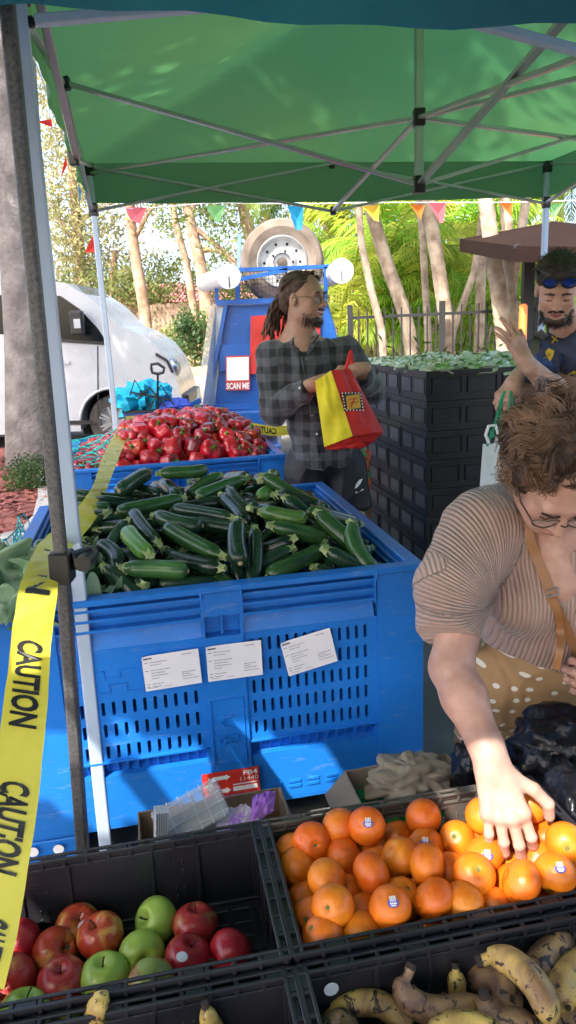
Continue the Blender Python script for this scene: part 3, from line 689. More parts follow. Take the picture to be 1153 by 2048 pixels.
# collapsible wagon with turquoise bag, between van and pepper bin
wg = at(300, 880, 6.3); wg.z = 0
Wg = thing('folding_wagon', 'navy folding wagon with a long pull handle in front of the van', 'wagon', wg)
zt = at(300, 822, 6.3).z; xa = at(247,830,6.3).x; xb = at(366,830,6.3).x
q = MB(); q.add([(xa,6.3,zt),(xb,6.3,zt),(xb,6.9,zt),(xa,6.9,zt),(xa+.04,6.33,.25),(xb-.04,6.33,.25),(xb-.04,6.87,.25),(xa+.04,6.87,.25)], [(0,1,5,4),(1,2,6,5),(2,3,7,6),(3,0,4,7),(4,5,6,7)]); part('fabric_tub', q, pmat('navy_fabric', (.02,.045,.16), .75), Wg)
q = MB(); q.tube([(xa,6.3,zt),(xb,6.3,zt),(xb,6.9,zt),(xa,6.9,zt),(xa,6.3,zt)], .012, 6); part('frame', q, M_blackpl, Wg)
for x in (xa+.08, xb-.08):
    q = MB(); q.lathe([(0,0),(.08,0),(.085,.01),(.085,.03),(0,.03)], 18, 'y', (x, 6.32, .085)); part('wheel', q, M_rubber, Wg, 40)
    q = MB(); q.bar((x,6.35,.09), (x,6.35,.26), .02); part('wheel_post', q, M_blackpl, Wg)
q = MB(); q.tube([at(316,822,6.3), at(316,745,6.2)], .009, 6); q.tube([at(303,738,6.2), at(305,745,6.2), at(316,748,6.2), at(327,745,6.2), at(329,736,6.2), at(316,727,6.2), at(303,729,6.2), at(303,738,6.2)], .013, 8); part('pull_handle', q, M_blackpl, Wg)
def crumple(name, label, cat, c, r, mt, seed, amp=.35, n=20, smooth=38):
    t = thing(name, label, cat, (c[0], c[1], c[2]-r[2])); q = MB(); sd = Vector((seed*3.1, seed*1.7, seed))
    def f(u, v):
        th = u*2*math.pi; ph = (v-.5)*math.pi; d = Vector((math.cos(th)*math.cos(ph), math.sin(th)*math.cos(ph), math.sin(ph)))
        m = 1+amp*(abs(mnoise.noise(d*2.2+sd))*1.6-.3)+amp*.4*(abs(mnoise.noise(d*5.5+sd))-.2)
        return (c[0]+d.x*r[0]*m, c[1]+d.y*r[1]*m, c[2]+max(d.z, -.8)*r[2]*m)
    q.grid(f, n*2, n); part('bag_body', q, mt, t, smooth if smooth else True); return t
t = crumple('shopping_bag', 'turquoise and navy fabric bag piled in the wagon', 'bag', at(290, 795, 6.5), (.24,.2,.14), pmat('turquoise_fabric', (.0,.30,.50), .6, col2=(.0,.42,.62), scale=4), 3, .6)
q = MB()
for a, b_, c_ in (((252,818),(270,760),(300,812)), ((300,818),(322,770),(352,815)), ((275,800),(300,775),(330,812)), ((262,785),(295,790),(340,800))): q.tube([at(*a,6.27), at(*b_,6.27), at(*c_,6.27)], .008, 6)
part('strap', q, M_dark, t)
crumple('cushion', 'folded royal blue cloth lying on the right of the wagon', 'cloth', at(346, 812, 6.42), (.16,.15,.06), pmat('royal_cloth', (.03,.07,.40), .8), 9, .3)

# ================================================================ bunting
M_fl = {'red': pmat('flag_red', (.60,.05,.035), .6, bump=.3, bscale=12, transl=.4), 'pink': pmat('flag_pink', (.75,.16,.19), .6, transl=.4), 'blue': pmat('flag_blue', (.02,.28,.50), .5, transl=.4),
        'yellow': pmat('flag_yellow', (.80,.50,.06), .6, transl=.4), 'green': pmat('flag_green', (.22,.50,.18), .6, transl=.4), 'orange': pmat('flag_orange', (.75,.22,.04), .6, transl=.4)}
B = thing('bunting', 'string of coloured pennant flags hanging across behind the tent', 'bunting', at(620, 420, 6.5))
sp = [at(60,95,4.2), at(110,225,4.9), at(150,330,5.4), at(190,410,5.9), at(272,418,6.5), at(430,405,6.5), at(596,408,6.5), at(745,405,6.5), at(870,405,6.5), at(1010,405,6.5), at(1180,400,6.5)]
q = MB(); q.tube(sp, .004, 5); part('cord', q, M_wht2, B)
def flag(col, lst, Y, nm='pennant'):
    q = MB(); P = [at(x,y,Y+(.03 if i > 1 else 0)) for i, (x,y) in enumerate(lst)]; n_ = Vector((0,.003,0)); k = len(P)
    c = sum(P, Vector())/k + Vector((0,.03,0)); vs = [*P, c]; q.add(vs, [(i,(i+1)%k,k) for i in range(k)]); part(nm, q, M_fl[col], B)
flag('red', [(73,243),(103,238),(106,255)], 4.8); flag('red', [(131,312),(135,330),(122,357)], 5.2)
flag('blue', [(157,365),(163,385),(160,410)], 5.6); flag('green', [(184,420),(193,425),(188,455)], 5.8)
flag('red', [(187,470),(202,505),(170,505)], 5.6)
flag('pink', [(250,414),(295,415),(280,448),(262,440)], 6.45); flag('green', [(412,412),(452,410),(440,445),(428,440)], 6.45)
flag('blue', [(575,412),(608,410),(605,460),(592,460)], 6.45); flag('yellow', [(725,412),(760,410),(758,444),(748,440)], 6.45)
flag('orange', [(820,408),(850,410),(842,440)], 6.5); flag('pink', [(857,405),(893,405),(887,445),(880,446)], 6.45)
flag('orange', [(998,405),(1026,405),(1024,434)], 6.45); flag('green', [(1100,410),(1128,405),(1108,440)], 6.4)
# ================================================================ green gazebo
YAW = .188
U = Vector((math.cos(YAW), math.sin(YAW), 0)); Vd = Vector((-math.sin(YAW), math.cos(YAW), 0)); UP = Vector((0,0,1))
GO = Vector((-.524, 1.763, 0)); GW = 2.95
def G(s, t, z): return GO + U*(s*GW) + Vd*(t*GW) + UP*z
ctr = G(.5,.5,0)
GZ = thing('gazebo', 'green pop up market tent on white folding frame over the bins', 'gazebo', ctr)
M_green = pmat('green_canvas', (.045,.165,.068), .7, col2=(.075,.185,.064), scale=.7, bump=.35, bscale=260, bdist=.0015, transl=.5)
q = MB(); EH, PK = 2.42, 2.93
c4 = [(0,0),(0,1),(1,1),(1,0)]
def roofpt(s, t):
    m = max(abs(s-.5), abs(t-.5))*2; z = PK+(EH-PK)*m; o = abs(abs(s-.5)-abs(t-.5))
    sag = -.05*math.sin(math.pi*m)*min(1, o*4)
    return z + sag + .004*mnoise.noise(Vector((s*14, t*14, 2)))
N_ = 60
q.grid(lambda a, b: tuple(G(a*1.016-.008, b*1.016-.008, roofpt(a, b))), N_, N_)
part('roof_canvas', q, M_green, GZ, 25)
for (a, b) in zip(c4, c4[1:]+c4[:1]):
    q = MB(); A = G(a[0]*1.016-.008, a[1]*1.016-.008, 0); B_ = G(b[0]*1.016-.008, b[1]*1.016-.008, 0); L_ = 30
    def vf(u, v):
        p = A.lerp(B_, u); w = (B_-A).cross(UP).normalized()*(.010*math.sin(u*31)*v+.006*math.sin(u*73)*v)
        return tuple(p + w + UP*(EH + .004 - v*(.225 + .012*math.sin(math.pi*u))))
    if a == (0,0) and b == (0,1) or True: q.grid(vf, 60, 4)
    part('valance', q, M_green, GZ, True)
# frame: outer legs (upper tube) + inner, scissor bars
def leg(top, bot, w=.034):
    q = MB(); q.bar(top, bot, w, w, up=tuple(U)); l = part('leg', q, M_steel, GZ, bevel=.004, seg=2); return l
nl_top = at(30, -60, 1.763); nl_bot = at(212, 1690, 1.763); d = (nl_bot-nl_top); nl_bot2 = nl_top + d*((nl_top.z)/(-d.z)); nl_bot2.z = 0
NL = leg(nl_top+(nl_top-nl_bot2).normalized()*.25, nl_bot2)
leg(G(0,1,EH-.02), G(0,1,0)-U*.0); 
fr0 = G(1,1,EH-.02); leg(fr0, G(1,1,0)); leg(G(1,0,EH-.02), G(1,0,0))
def bracket(p, s=.05):
    q = MB(); q.box(Vector(p)-Vector((s/2,s/2,s*.7)), Vector(p)+Vector((s/2,s/2,s*.7))); part('bracket', q, M_blackpl, GZ, bevel=.004)
for s, t in c4:
    bracket(G(s,t,EH-.04)); bracket(G(s,t,2.16))
def tb(a, b, w=.026, h=.015):
    q = MB(); q.bar(a, b, w, h); part('truss_bar', q, M_truss, GZ, bevel=.002)
def scissor(c0, c1, off):
    o = off
    m = ((c0[0]+c1[0])/2, (c0[1]+c1[1])/2); T_, Bt = 2.40, 2.15
    mt, mbt = G(*m, 2.405), G(*m, 2.13)
    for c in (c0, c1):
        tb(G(*c, T_)+o, mbt+o); tb(G(*c, Bt)-o, mt-o)
    bracket(mt, .035); bracket(mbt, .035)
scissor((0,1),(1,1), Vd*.012); scissor((0,0),(0,1), U*.012); scissor((1,0),(1,1), U*.012)
def nearpt(x, y):      # point of the near side of the frame
    v = ray(x, y); c = Vector((0,0,CAM_H)); return c + v*((GO-c).dot(Vd)/v.dot(Vd))
for pa, pb, ea, eb in ((nearpt(70,42), nearpt(350,18), 0, 3.2), (nearpt(960,48), nearpt(1153,100), 1.6, 2.2)):
    dv = pb-pa; q = MB(); q.bar(pa-dv*ea, pa+dv*(1+eb) if ea == 0 else pb+dv*eb, .026, .020); part('truss_bar', q, M_steel, GZ, bevel=.002)
bracket(nearpt(62,44), .016)
ct, cb = G(.5,.5,2.29), G(.5,.5,2.02)
q = MB(); q.bar(G(.5,.5,1.99), G(.5,.5,PK-.01), .034, .034, up=tuple(U)); part('centre_pole', q, M_truss, GZ, bevel=.003)
bracket(ct, .05); bracket(cb, .05)
tb(G(0,.5,2.405), cb, .03); tb(G(0,1,2.36), ct, .03); tb(G(.5,1,2.13), ct); tb(cb, G(1,.5,2.405), .03); tb(ct, G(1,.5,2.13), .03)
tb(ct, G(1,0,2.36), .03); tb(cb, G(.5,0,2.33), .034); tb(ct, G(.5,0,2.10), .026)
for s, t in c4:
    p = G(s,t,0); q = MB(); q.box(p-Vector((.05,.05,0)), p+Vector((.05,.05,.006))); part('foot', q, M_chrome, GZ)

# ================================================================ teal awning over the viewer, on a dark hammertone post
AW = thing('awning', 'dark teal canopy edge along the very top with speckled grey post at left', 'canopy', (-.5, 1.42, 0))
M_teal = pmat('teal_canvas', (.004,.085,.135), .7, col2=(.01,.15,.20), scale=3, bump=.25, bscale=120, transl=.15)
q = MB(); a0 = at(25, 4, 1.3); a1 = at(1250, 52, 1.3+.0)
YA = 1.30
def vf(u, v):
    x = -1.5+3.6*u; zb = 1.925 + (x+.6)*.0 ; 
    p = at(0,0,YA); zl = at(30, 8, YA).z; zr = at(1153, 55, YA).z; xl = at(30,8,YA).x; xr = at(1153,55,YA).x
    mid = at(576, 44, YA).z
    tt = (x-xl)/(xr-xl); z = zl+(zr-zl)*tt + (mid-(zl+zr)/2)*4*tt*(1-tt) if 0 <= tt <= 1 else (zl if tt < 0 else zr)
    return (x, YA+.012*math.sin(x*9)*(1-v)+.01*math.sin(x*23+1)*(1-v), z + v*(2.2-z))
q.grid(vf, 60, 5); part('valance', q, M_teal, AW, True)
GAPS = []
def roofz(y): return 2.16+.12*(1.3-y)/1.3
# unseen roof cloths, their reach and holes shaped to make the sun patches
def sun_hole(x, y):
    w = .018*math.sin(x*17)+.012*math.sin(x*41+1)+.015*math.sin(y*23)
    A = -.60+w < x < -.16+w and -.20+w*1.2-.06*math.sin(x*9) < y < .035+w
    B = -1.78 < x < -.93+w and .16+w+.05*math.sin(x*6) < y < .35+w*1.5 and not (-1.46+w < x < -1.37-w) and not (-1.22+w < x < -1.14) 
    C = -1.95 < x < -1.46+w and -.62 < y < -.22+w
    E = -.10 < x+w < .06 and -.12 < y+w < -.03
    return A or B or C or E
def rz_(y): return 2.2 if y < 1.3 else 2.2+(y-1.3)*.5
CS = .04
def cloth(y0_, y1_):
    q = MB(); nx = int(6.4/CS); ny = int(round((y1_-y0_)/CS)); idx = {}
    def vi(i, j):
        if (i, j) not in idx: x = -2.9+i*CS; y = y0_+j*CS; idx[(i, j)] = len(q.v); q.v.append((x, y, rz_(y)+.01*math.sin(x*5)))
        return idx[(i, j)]
    for i in range(nx):
        for j in range(ny):
            if sun_hole(-2.9+(i+.5)*CS, y0_+(j+.5)*CS): continue
            q.f.append((vi(i,j), vi(i+1,j), vi(i+1,j+1), vi(i,j+1))); q.m.append(0)
    part('roof_cloth', q, M_teal, AW, True)
cloth(-3.2, -.08); cloth(-.08, 1.96)
dp0 = at(8, -40, 1.42); dp1 = at(162, 1690, 1.42); dd = dp1-dp0; dpb = dp0+dd*(dp0.z/(-dd.z)); dpb.z = 0
q = MB(); tp_ = dp0-(dd.normalized())*.15; cl = at(125,1135,1.42)
q.bar(tp_, cl, .027, .024, up=(0,1,0)); part('post', q, M_hammer, AW, bevel=.008, seg=3)
q = MB(); q.bar(cl, dpb, .026, .028, up=(0,1,0)); part('inner_post', q, M_hammer, AW, bevel=.006, seg=3)
dn = dd.normalized()
q = MB(); q.bar(cl-dn*.035+Vector((0,-.0,0)), cl+dn*.03, .042, .046, up=(0,1,0)); 
a = at(140,1128,1.42)
q.tube([cl+Vector((.02,0,.012)), cl+Vector((.055,.03,.016))], .02, 12); part('clamp', q, M_blackpl, AW, bevel=.003)
q = MB(); q.tube([cl+Vector((.048,-.02,.012)), cl+Vector((.048,.05,.012))], .017, 12); part('lock_button', q, M_blackpl, AW, 40)
for x in (-2.4, 3.2):
    q = MB(); q.bar((x,-.9,0), (x,-.9,2.3), .04); part('post', q, M_hammer, AW)
q = MB(); q.bar((3.2,1.28,0), (3.2,1.28,2.16), .04); q2 = q; part('post', q, M_hammer, AW)

# ================================================================ blue folding pallet bins
BW, BH = 1.165, .78
def bin_local():
    """mesh pieces in bin coordinates: s right, t away, z up"""
    P = {}
    def mk(): return MB()
    th = .035
    # front wall ------------------------------------------------
    q = mk(); Z0, ZR = .11, .78
    fy = 0.0
    # corner columns slightly recessed from rim
    q.box((0,.006,Z0), (.165,.05,ZR-.012)); q.box((1.03,.006,Z0), (BW,.05,ZR-.012))
    # rib band under the rim: recessed back wall with horizontal ribs
    for (a, b) in ((.165,.542),(.652,1.022)):
        q.box((a,.030,.690), (b,.05,.775))
        for z in (.752,.724,.695): q.box((a,.004,z-.004), (b,.030,z+.004))
        q.box((a,.012,.6875), (b,.05,.690))
        q.add([(a,.030,.690),(b,.030,.690),(b,.012,.640),(a,.012,.640)], [(0,1,2,3)])
        q.box((a-.004,.002,.685), (a+.002,.03,.77)); q.box((b-.002,.002,.685), (b+.004,.03,.77))
    # centre post with handle opening
    q.box((.546,.003,.70), (.648,.05,.775)); q.box((.542,.004,Z0+.02), (.650,.05,.640)); q.box((.540,.003,.640),(.548,.05,.70)); q.box((.643,.003,.640),(.652,.05,.70))
    q.box((.548,.040,.640), (.643,.05,.70)); q.box((.592,.02,.642), (.598,.04,.698))
    # grooves panel frame
    for a in (.546, .636): q.box((a,.0005,.255), (a+.002,.004,.455))
    q.box((.546,.0005,.453), (.638,.004,.455)); q.box((.546,.0005,.255), (.638,.004,.257))
    # slotted panels
    def slots(xs, zs, x0, x1, z0, z1, y=.012, w=.0095, h=.040):
        zs = sorted(zs); bot = z0
        for z in zs:
            q.box((x0,y,bot), (x1,y+.03,z-h/2)); last = x0
            for x in xs:
                q.box((last,y,z-h/2), (x-w/2,y+.03,z+h/2)); last = x+w/2
                for sg in (-1, 1):    # rounded ends
                    q.box((x-w/2,y,z+sg*h/2-(.0022 if sg > 0 else 0)), (x-w/2+.0022,y+.028,z+sg*h/2+(.0022 if sg < 0 else 0)))
                    q.box((x+w/2-.0022,y,z+sg*h/2-(.0022 if sg > 0 else 0)), (x+w/2,y+.028,z+sg*h/2+(.0022 if sg < 0 else 0)))
            q.box((last,y,z-h/2), (x1,y+.03,z+h/2)); bot = z+h/2
        q.box((x0,y,bot), (x1,y+.03,z1))
    xr = [.672+.0248*i for i in range(14)]
    slots(xr, [.35,.414,.476,.539,.60], .650, 1.030, .31, .6405)
    xl = [.208+.0275*i for i in range(12)]
    slots(xl, [.338,.403,.468], .165, .542, .31, .6405)
    # hinge seam lines on left panel
    for a, b, z in ((.20,.235,.555),(.235,.275,.575),(.275,.315,.555),(.315,.38,.575),(.20,.245,.535),(.245,.285,.512),(.285,.33,.535),(.33,.375,.512)):
        q.box((a,.0095,z), (b,.013,z+.004))
    for x, z0, z1 in ((.235,.555,.579),(.275,.555,.579),(.315,.555,.579),(.245,.512,.539),(.285,.512,.539),(.33,.512,.539),(.375,.512,.60)): q.box((x-.0015,.0095,z0), (x+.0015,.013,z1))
    # comb ledge under slots
    for (a, b) in ((.175,.530),(.652,1.020)):
        q.box((a,.036,.265), (b,.05,.312)); q.box((a,.004,.309), (b,.04,.314)); n = 13
        for i in range(n+1):
            x = a+(b-a)*i/n; q.add([(x-.002,.004,.309),(x+.002,.004,.309),(x+.002,.036,.262),(x-.002,.036,.262),(x-.002,.036,.309),(x+.002,.036,.309)], [(0,1,2,3),(0,3,4),(1,5,2)])
    q.box((.165,.010,Z0), (.545,.05,.265)); q.box((.648,.010,Z0), (1.03,.05,.265)); q.box((.53,.010,.262), (.545,.05,.312)); q.box((.165,.010,.262),(.177,.05,.312)); q.box((.648,.0101,.262),(.653,.05,.312)); q.box((1.019,.0101,.262),(1.031,.05,.312))
    for z in (.142, .158):
        for i in range(5): q.box((.70+.055*i,.006,z), (.735+.055*i,.011,z+.008))
    P['front_wall'] = q
    # other walls
    q = mk(); q.box((0,BW-.05,Z0), (BW,BW-.004,ZR-.012)); 
    for z in (.75,.72,.69): q.box((.1,BW-.058,z-.004), (BW-.1,BW-.05,z+.004))
    P['back_wall'] = q
    for nm, x0_, x1_ in (('side_wall',.004,.05), ('side_wall',BW-.05,BW-.004)):
        q = mk(); q.box((x0_,.0505,Z0), (x1_,BW-.0505,ZR-.012))
        inn = x1_ if x0_ < .1 else x0_-.008
        for z in (.745,.71): q.box((inn,.06,z-.004), (inn+.008,BW-.06,z+.004))
        o_ = -.002 if x0_ < .1 else BW-.006
        for z in (.752,.724,.695): q.box((o_,.1,z-.004), (o_+.008,BW-.1,z+.004))
        P.setdefault('side', []).append(q)
    # rim with lip
    q = mk()
    for a, b in (((-.004,-.004),(BW+.004,.040)), ((-.004,BW-.040),(BW+.004,BW+.004))): q.box((a[0],a[1],ZR-.014), (b[0],b[1],ZR+.004))
    for a, b in (((-.004,.0402),(.040,BW-.0402)), ((BW-.040,.0402),(BW+.004,BW-.0402))): q.box((a[0],a[1],ZR-.0141), (b[0],b[1],ZR+.0039))
    for x in (.165,.544,.650,1.026): q.box((x-.003,-.006,ZR-.03), (x+.003,.0,ZR+.002))
    P['rim'] = q
    q = mk(); q.box((.012,.012,Z0-.012), (BW-.012,BW-.012,Z0+.02)); P['base'] = q
    q = mk()
    for x0_, x1_ in ((.0,.175),(.50,.665),(BW-.175,BW)): q.box((x0_,.008,.012), (x1_,BW-.008,Z0-.0125))
    P['foot'] = q
    return P
def make_bin(name, label, O, n=0):
    t = thing(name, label, 'pallet bin', (O[0], O[1], 0), None, YAW)
    P = bin_local()
    def pp(nm, q, mt=M_blue, bv=.0022): return part(nm, q, mt, t, bevel=bv, world=False)
    for k in ('front_wall','back_wall','rim','base','foot'): pp(k, P[k], bv=0 if k == 'front_wall' else .003)
    for q in P['side']: pp('side_wall', q)
    return t
BO = Vector((-.7736, 1.698, 0)); PO = Vector((-1.1462, 3.5814, 0))
def Bp(s, t, z, O=BO): return O + U*s + Vd*t + UP*z
Z_BIN = make_bin('pallet_bin', 'blue vented pallet bin full of zucchinis with three white labels', BO)
P_BIN = make_bin('pallet_bin', 'blue pallet bin heaped with red capsicums behind the zucchini bin', PO)
# embossed mark and writing
def plate(parent, nm, quad, y, mt, th=.001):
    q = MB(); q.add([(s,y,z) for s,z in quad], [tuple(range(len(quad)))]); o = put(nm, q.mesh(nm, mt), parent, world=False); return o
def letters(parent, nm, txt, x0, z0, h, w, y, mt, bold=.02, rot=0, depth=0):
    vs, fs = text_mb(txt, 1, bold); wid = max(v[0] for v in vs); hh = max(v[1] for v in vs); c, s = math.cos(rot), math.sin(rot)
    q = MB(); q.add([(x0+(v[0]/wid*w)*c-(v[1]/hh*h)*s, y, z0+(v[0]/wid*w)*s+(v[1]/hh*h)*c) for v in vs], fs)
    m = q.mesh(nm, mt); o = put(nm, m, parent, world=False)
    if depth: md = o.modifiers.new('solid', 'SOLIDIFY'); md.thickness = depth
    return o
for ob in list(Z_BIN.children):
    if ob.name.startswith('front_wall') : FW_ = ob
letters(FW_, 'raised_lettering', 'CHEP', .560, .318, .026, .058, .0015, M_blue, .03, depth=.003)
q = MB(); a = [(.566,.385),(.580,.405),(.606,.405),(.598,.397),(.584,.397),(.575,.385),(.584,.372),(.598,.372),(.604,.364),(.580,.364)]
q.prism([(x,z) for x,z in a], .0005, .004); put('raised_emblem', q.mesh('raised_emblem', M_blue), FW_, world=False)
M_label = pmat('label_paper', (.74,.73,.78), .6, var=.02, bump=.05); M_ink = pmat('grey_print', (.14,.135,.16), .6, bump=0); M_inkd = pmat('black_print', (.04,.04,.045), .6, bump=0)
def paper_label(x0, z0, w, h, rot, lab):
    t = thing('paper_label', lab, 'label', Bp(x0, -.002, z0), None, YAW); q = MB(); c, s = math.cos(rot), math.sin(rot)
    def L_(x, z, y): return (x*c-z*s, y, x*s+z*c)
    def gf(u, v):
        return (*L_(u*w, v*h, -.0015 - .004*max(0, (1-u)*8-7)*max(0, v*8-7)), )
    q.grid(gf, 16, 16); put('sheet', q.mesh('sheet', M_label), t, world=False)
    q = MB(); rnd = random.Random(int(x0*100))
    def bar_(x, z, l, hh=.0016): q.add([L_(x,z,-.0035), L_(x+l,z,-.0035), L_(x+l,z+hh,-.0035), L_(x,z+hh,-.0035)], [(0,1,2,3)])
    for r_, (xx, ll) in enumerate([(.02,.045),(.02,.03),(.0,0),(.02,.05),(.02,.035),(.02,.045),(.02,.02),(0,0),(.02,.03),(.02,.022)]):
        z = h-.020-r_*.0078
        if ll:
            x = xx
            while x < xx+ll: l = rnd.uniform(.003,.009); bar_(x, z, min(l, xx+ll-x)); x += l+.0015
        if r_ in (0,3,8,9): bar_(.005, z, .009)
    for z, l in ((.040,.032),(.034,.018),(.028,.03),(.020,.042)):
        x = w-.050
        while x < w-.05+l: k = rnd.uniform(.003,.008); bar_(x, z, k); x += k+.0014
    bar_(.006,.008,.028,.001); bar_(.05,.008,.022,.001); bar_(w-.045,h-.010,.025)
    put('print', q.mesh('print', M_ink), t, world=False)['kind'] = 'stuff'
    q = MB(); bar_2 = q.add([L_(.004,h-.010,-.0036), L_(.026,h-.009,-.0036), L_(.026,h-.0055,-.0036), L_(.004,h-.006,-.0036)], [(0,1,2,3)]); put('heading', q.mesh('heading', M_inkd), t, world=False)
paper_label(.379,.512,.150,.101,.03, 'leftmost of three white paper labels on the zucchini bin')
paper_label(.546,.516,.150,.103,.0, 'middle white paper label under the bin handle opening')
paper_label(.768,.500,.143,.105,.19, 'tilted white paper label at the right of the three')
t = thing('id_sticker', 'red sticker with white arrow mark reading FB4 11440 low on the bin', 'sticker', Bp(.507,.0,.156), None, YAW)
def plz(nm, quad, mt, y): 
    q = MB(); q.add([(a,y,b) for a,b in quad], [tuple(range(len(quad)))]); put(nm, q.mesh(nm, mt), t, world=False)
plz('red_backing', [(0,0),(.162,0),(.162,.079),(0,.079)], pmat('sticker_red', (.62,.035,.02), .45, bump=0), -.001)
M_pw = pmat('print_white', (.8,.8,.8), .5, bump=0)
plz('emblem', [(.008,.038),(.032,.066),(.066,.066),(.066,.070),(.080,.060),(.066,.050),(.066,.054),(.038,.054),(.024,.038),(.038,.024),(.066,.024),(.066,.028),(.080,.018),(.066,.008),(.066,.012),(.032,.012)], M_pw, -.003)
letters(t, 'lettering', 'FB4', .115, .059, .014, .042, -.003, M_pw, .03)
letters(t, 'lettering', '11440', .103, .041, .013, .055, -.003, M_pw, .0)
plz('print_bar', [(.085,.012),(.155,.012),(.155,.026),(.085,.026)], M_pw, -.003); plz('print_line', [(.085,.031),(.155,.031),(.155,.035),(.085,.035)], M_pw, -.003)
# white round stickers near the foot
for i, (x, y) in enumerate(((67,1703),(118,1697))):
    p = atz(x, y, .04); v = ray(x, y); tt = ((BO-Vector((0,0,CAM_H))).dot(Vd)-(-.0))/v.dot(Vd); P_ = Vector((0,0,CAM_H))+v*tt
    t = thing('round_sticker', ['left','right'][i]+' round white sticker low on the bin corner foot', 'sticker', P_, None, YAW)
    q = MB(); q.lathe([(0,0),(.014,0.0),(.0145,.001)], 20, 'y', (0,-.004,0)); put('disc', q.mesh('disc', M_pw), t, world=False)
# ================================================================ produce helpers
def relax(bodies, iters=40, fixed=None, floor=None, drift=.5):
    """bodies: list of (centres (n,3), radii (n,)); whole bodies are moved apart until they touch"""
    idx = np.concatenate([np.full(len(b[0]), i) for i, b in enumerate(bodies)]); P = np.concatenate([b[0] for b in bodies]); r = np.concatenate([b[1] for b in bodies])
    off = np.zeros((len(bodies), 3)); home = np.zeros_like(off)
    w = np.ones(len(bodies)) if fixed is None else np.array(fixed, float)
    for _ in range(iters):
        Q = P + off[idx]; d = Q[:, None]-Q[None]; L = np.sqrt((d*d).sum(-1))+1e-6; pen = (r[:, None]+r[None])*.97-L
        pen[idx[:, None] == idx[None]] = 0; pen = np.maximum(pen, 0)
        mv = (d/L[..., None]*pen[..., None])*.5; acc = np.zeros_like(off); cnt = np.zeros(len(bodies))
        np.add.at(acc, idx, mv.sum(1)); np.add.at(cnt, idx, (pen > 0).sum(1))
        off += acc/np.maximum(cnt, 1)[:, None]*1.2*w[:, None]
        if floor is not None: off = floor(off)
    return off
def march(pxx, pyy, h, O, t0=.5, t1=6):
    v = ray(pxx, pyy); c = Vector((0,0,CAM_H)); t = t0
    while t < t1:
        p = c+v*t; d = p-O; s, tt = d.dot(U), d.dot(Vd)
        if p.z < h(s, tt): return p
        t += .004
    return p

# ---------------------------------------------------------------- zucchinis
def zmat(name, c1, c2, rnd=.3):
    m = bpy.data.materials.new(name); nt, N, L = nodes_of(m); out = N('ShaderNodeOutputMaterial'); b = N('ShaderNodeBsdfPrincipled'); L(b.outputs[0], out.inputs[0])
    tc = N('ShaderNodeTexCoord'); oi = N('ShaderNodeObjectInfo'); ad = N('ShaderNodeVectorMath'); ad.operation = 'ADD'; L(tc.outputs['Object'], ad.inputs[0]); L(oi.outputs['Random'], ad.inputs[1])
    mp = N('ShaderNodeMapping'); mp.inputs['Scale'].default_value = (10, 90, 90); L(ad.outputs[0], mp.inputs[0])
    st = N('ShaderNodeTexNoise'); st.inputs['Scale'].default_value = 1; st.inputs['Detail'].default_value = 3; L(mp.outputs[0], st.inputs['Vector'])
    fl = N('ShaderNodeTexVoronoi'); fl.inputs['Scale'].default_value = 260; L(ad.outputs[0], fl.inputs['Vector'])
    fr = N('ShaderNodeMapRange'); fr.inputs['From Min'].default_value = .12; fr.inputs['From Max'].default_value = .25; fr.inputs['To Min'].default_value = .55; fr.inputs['To Max'].default_value = 0; L(fl.outputs['Distance'], fr.inputs[0])
    big = N('ShaderNodeTexNoise'); big.inputs['Scale'].default_value = 9; L(ad.outputs[0], big.inputs['Vector'])
    r1 = N('ShaderNodeValToRGB'); r1.color_ramp.elements[0].position = .38; r1.color_ramp.elements[1].position = .72; r1.color_ramp.elements[0].color = (*c1, 1); r1.color_ramp.elements[1].color = (*c2, 1)
    mxn = N('ShaderNodeMath'); mxn.operation = 'ADD'; mm = N('ShaderNodeMath'); mm.operation = 'MULTIPLY'; mm.inputs[1].default_value = .5
    L(st.outputs['Fac'], mxn.inputs[0]); L(big.outputs['Fac'], mxn.inputs[1]); L(mxn.outputs[0], mm.inputs[0]); L(mm.outputs[0], r1.inputs[0])
    mx = N('ShaderNodeMix'); mx.data_type = 'RGBA'; L(fr.outputs[0], mx.inputs[0]); L(r1.outputs[0], mx.inputs[6]); mx.inputs[7].default_value = (.22,.32,.12,1)
    sc2 = N('ShaderNodeMath'); sc2.operation = 'MULTIPLY'; sc2.inputs[1].default_value = .5; L(fr.outputs[0], sc2.inputs[0]); L(sc2.outputs[0], mx.inputs[0])
    hs = N('ShaderNodeHueSaturation'); mr = N('ShaderNodeMapRange'); mr.inputs['To Min'].default_value = 1-rnd; mr.inputs['To Max'].default_value = 1+rnd*1.6; L(oi.outputs['Random'], mr.inputs[0]); L(mr.outputs[0], hs.inputs['Value'])
    L(mx.outputs[2], hs.inputs['Color']); L(hs.outputs[0], b.inputs['Base Color']); b.inputs['Roughness'].default_value = .24; b.inputs['Specular IOR Level'].default_value = .5
    bp = N('ShaderNodeBump'); bp.inputs['Strength'].default_value = .25; bp.inputs['Distance'].default_value = .002; L(st.outputs['Fac'], bp.inputs['Height']); L(bp.outputs[0], b.inputs['Normal'])
    return m
MZ = [zmat('zucchini_dark', (.006,.020,.011), (.018,.052,.022)), zmat('zucchini_mid', (.012,.045,.012), (.045,.12,.03)), zmat('zucchini_light', (.05,.14,.025), (.15,.28,.06))]
M_zstem = pmat('zucchini_stem', (.20,.28,.08), .6, col2=(.48,.52,.25), scale=60, bump=.4, bscale=120)
M_scar = pmat('blossom_scar', (.36,.26,.14), .7, bump=0)
ZM = []
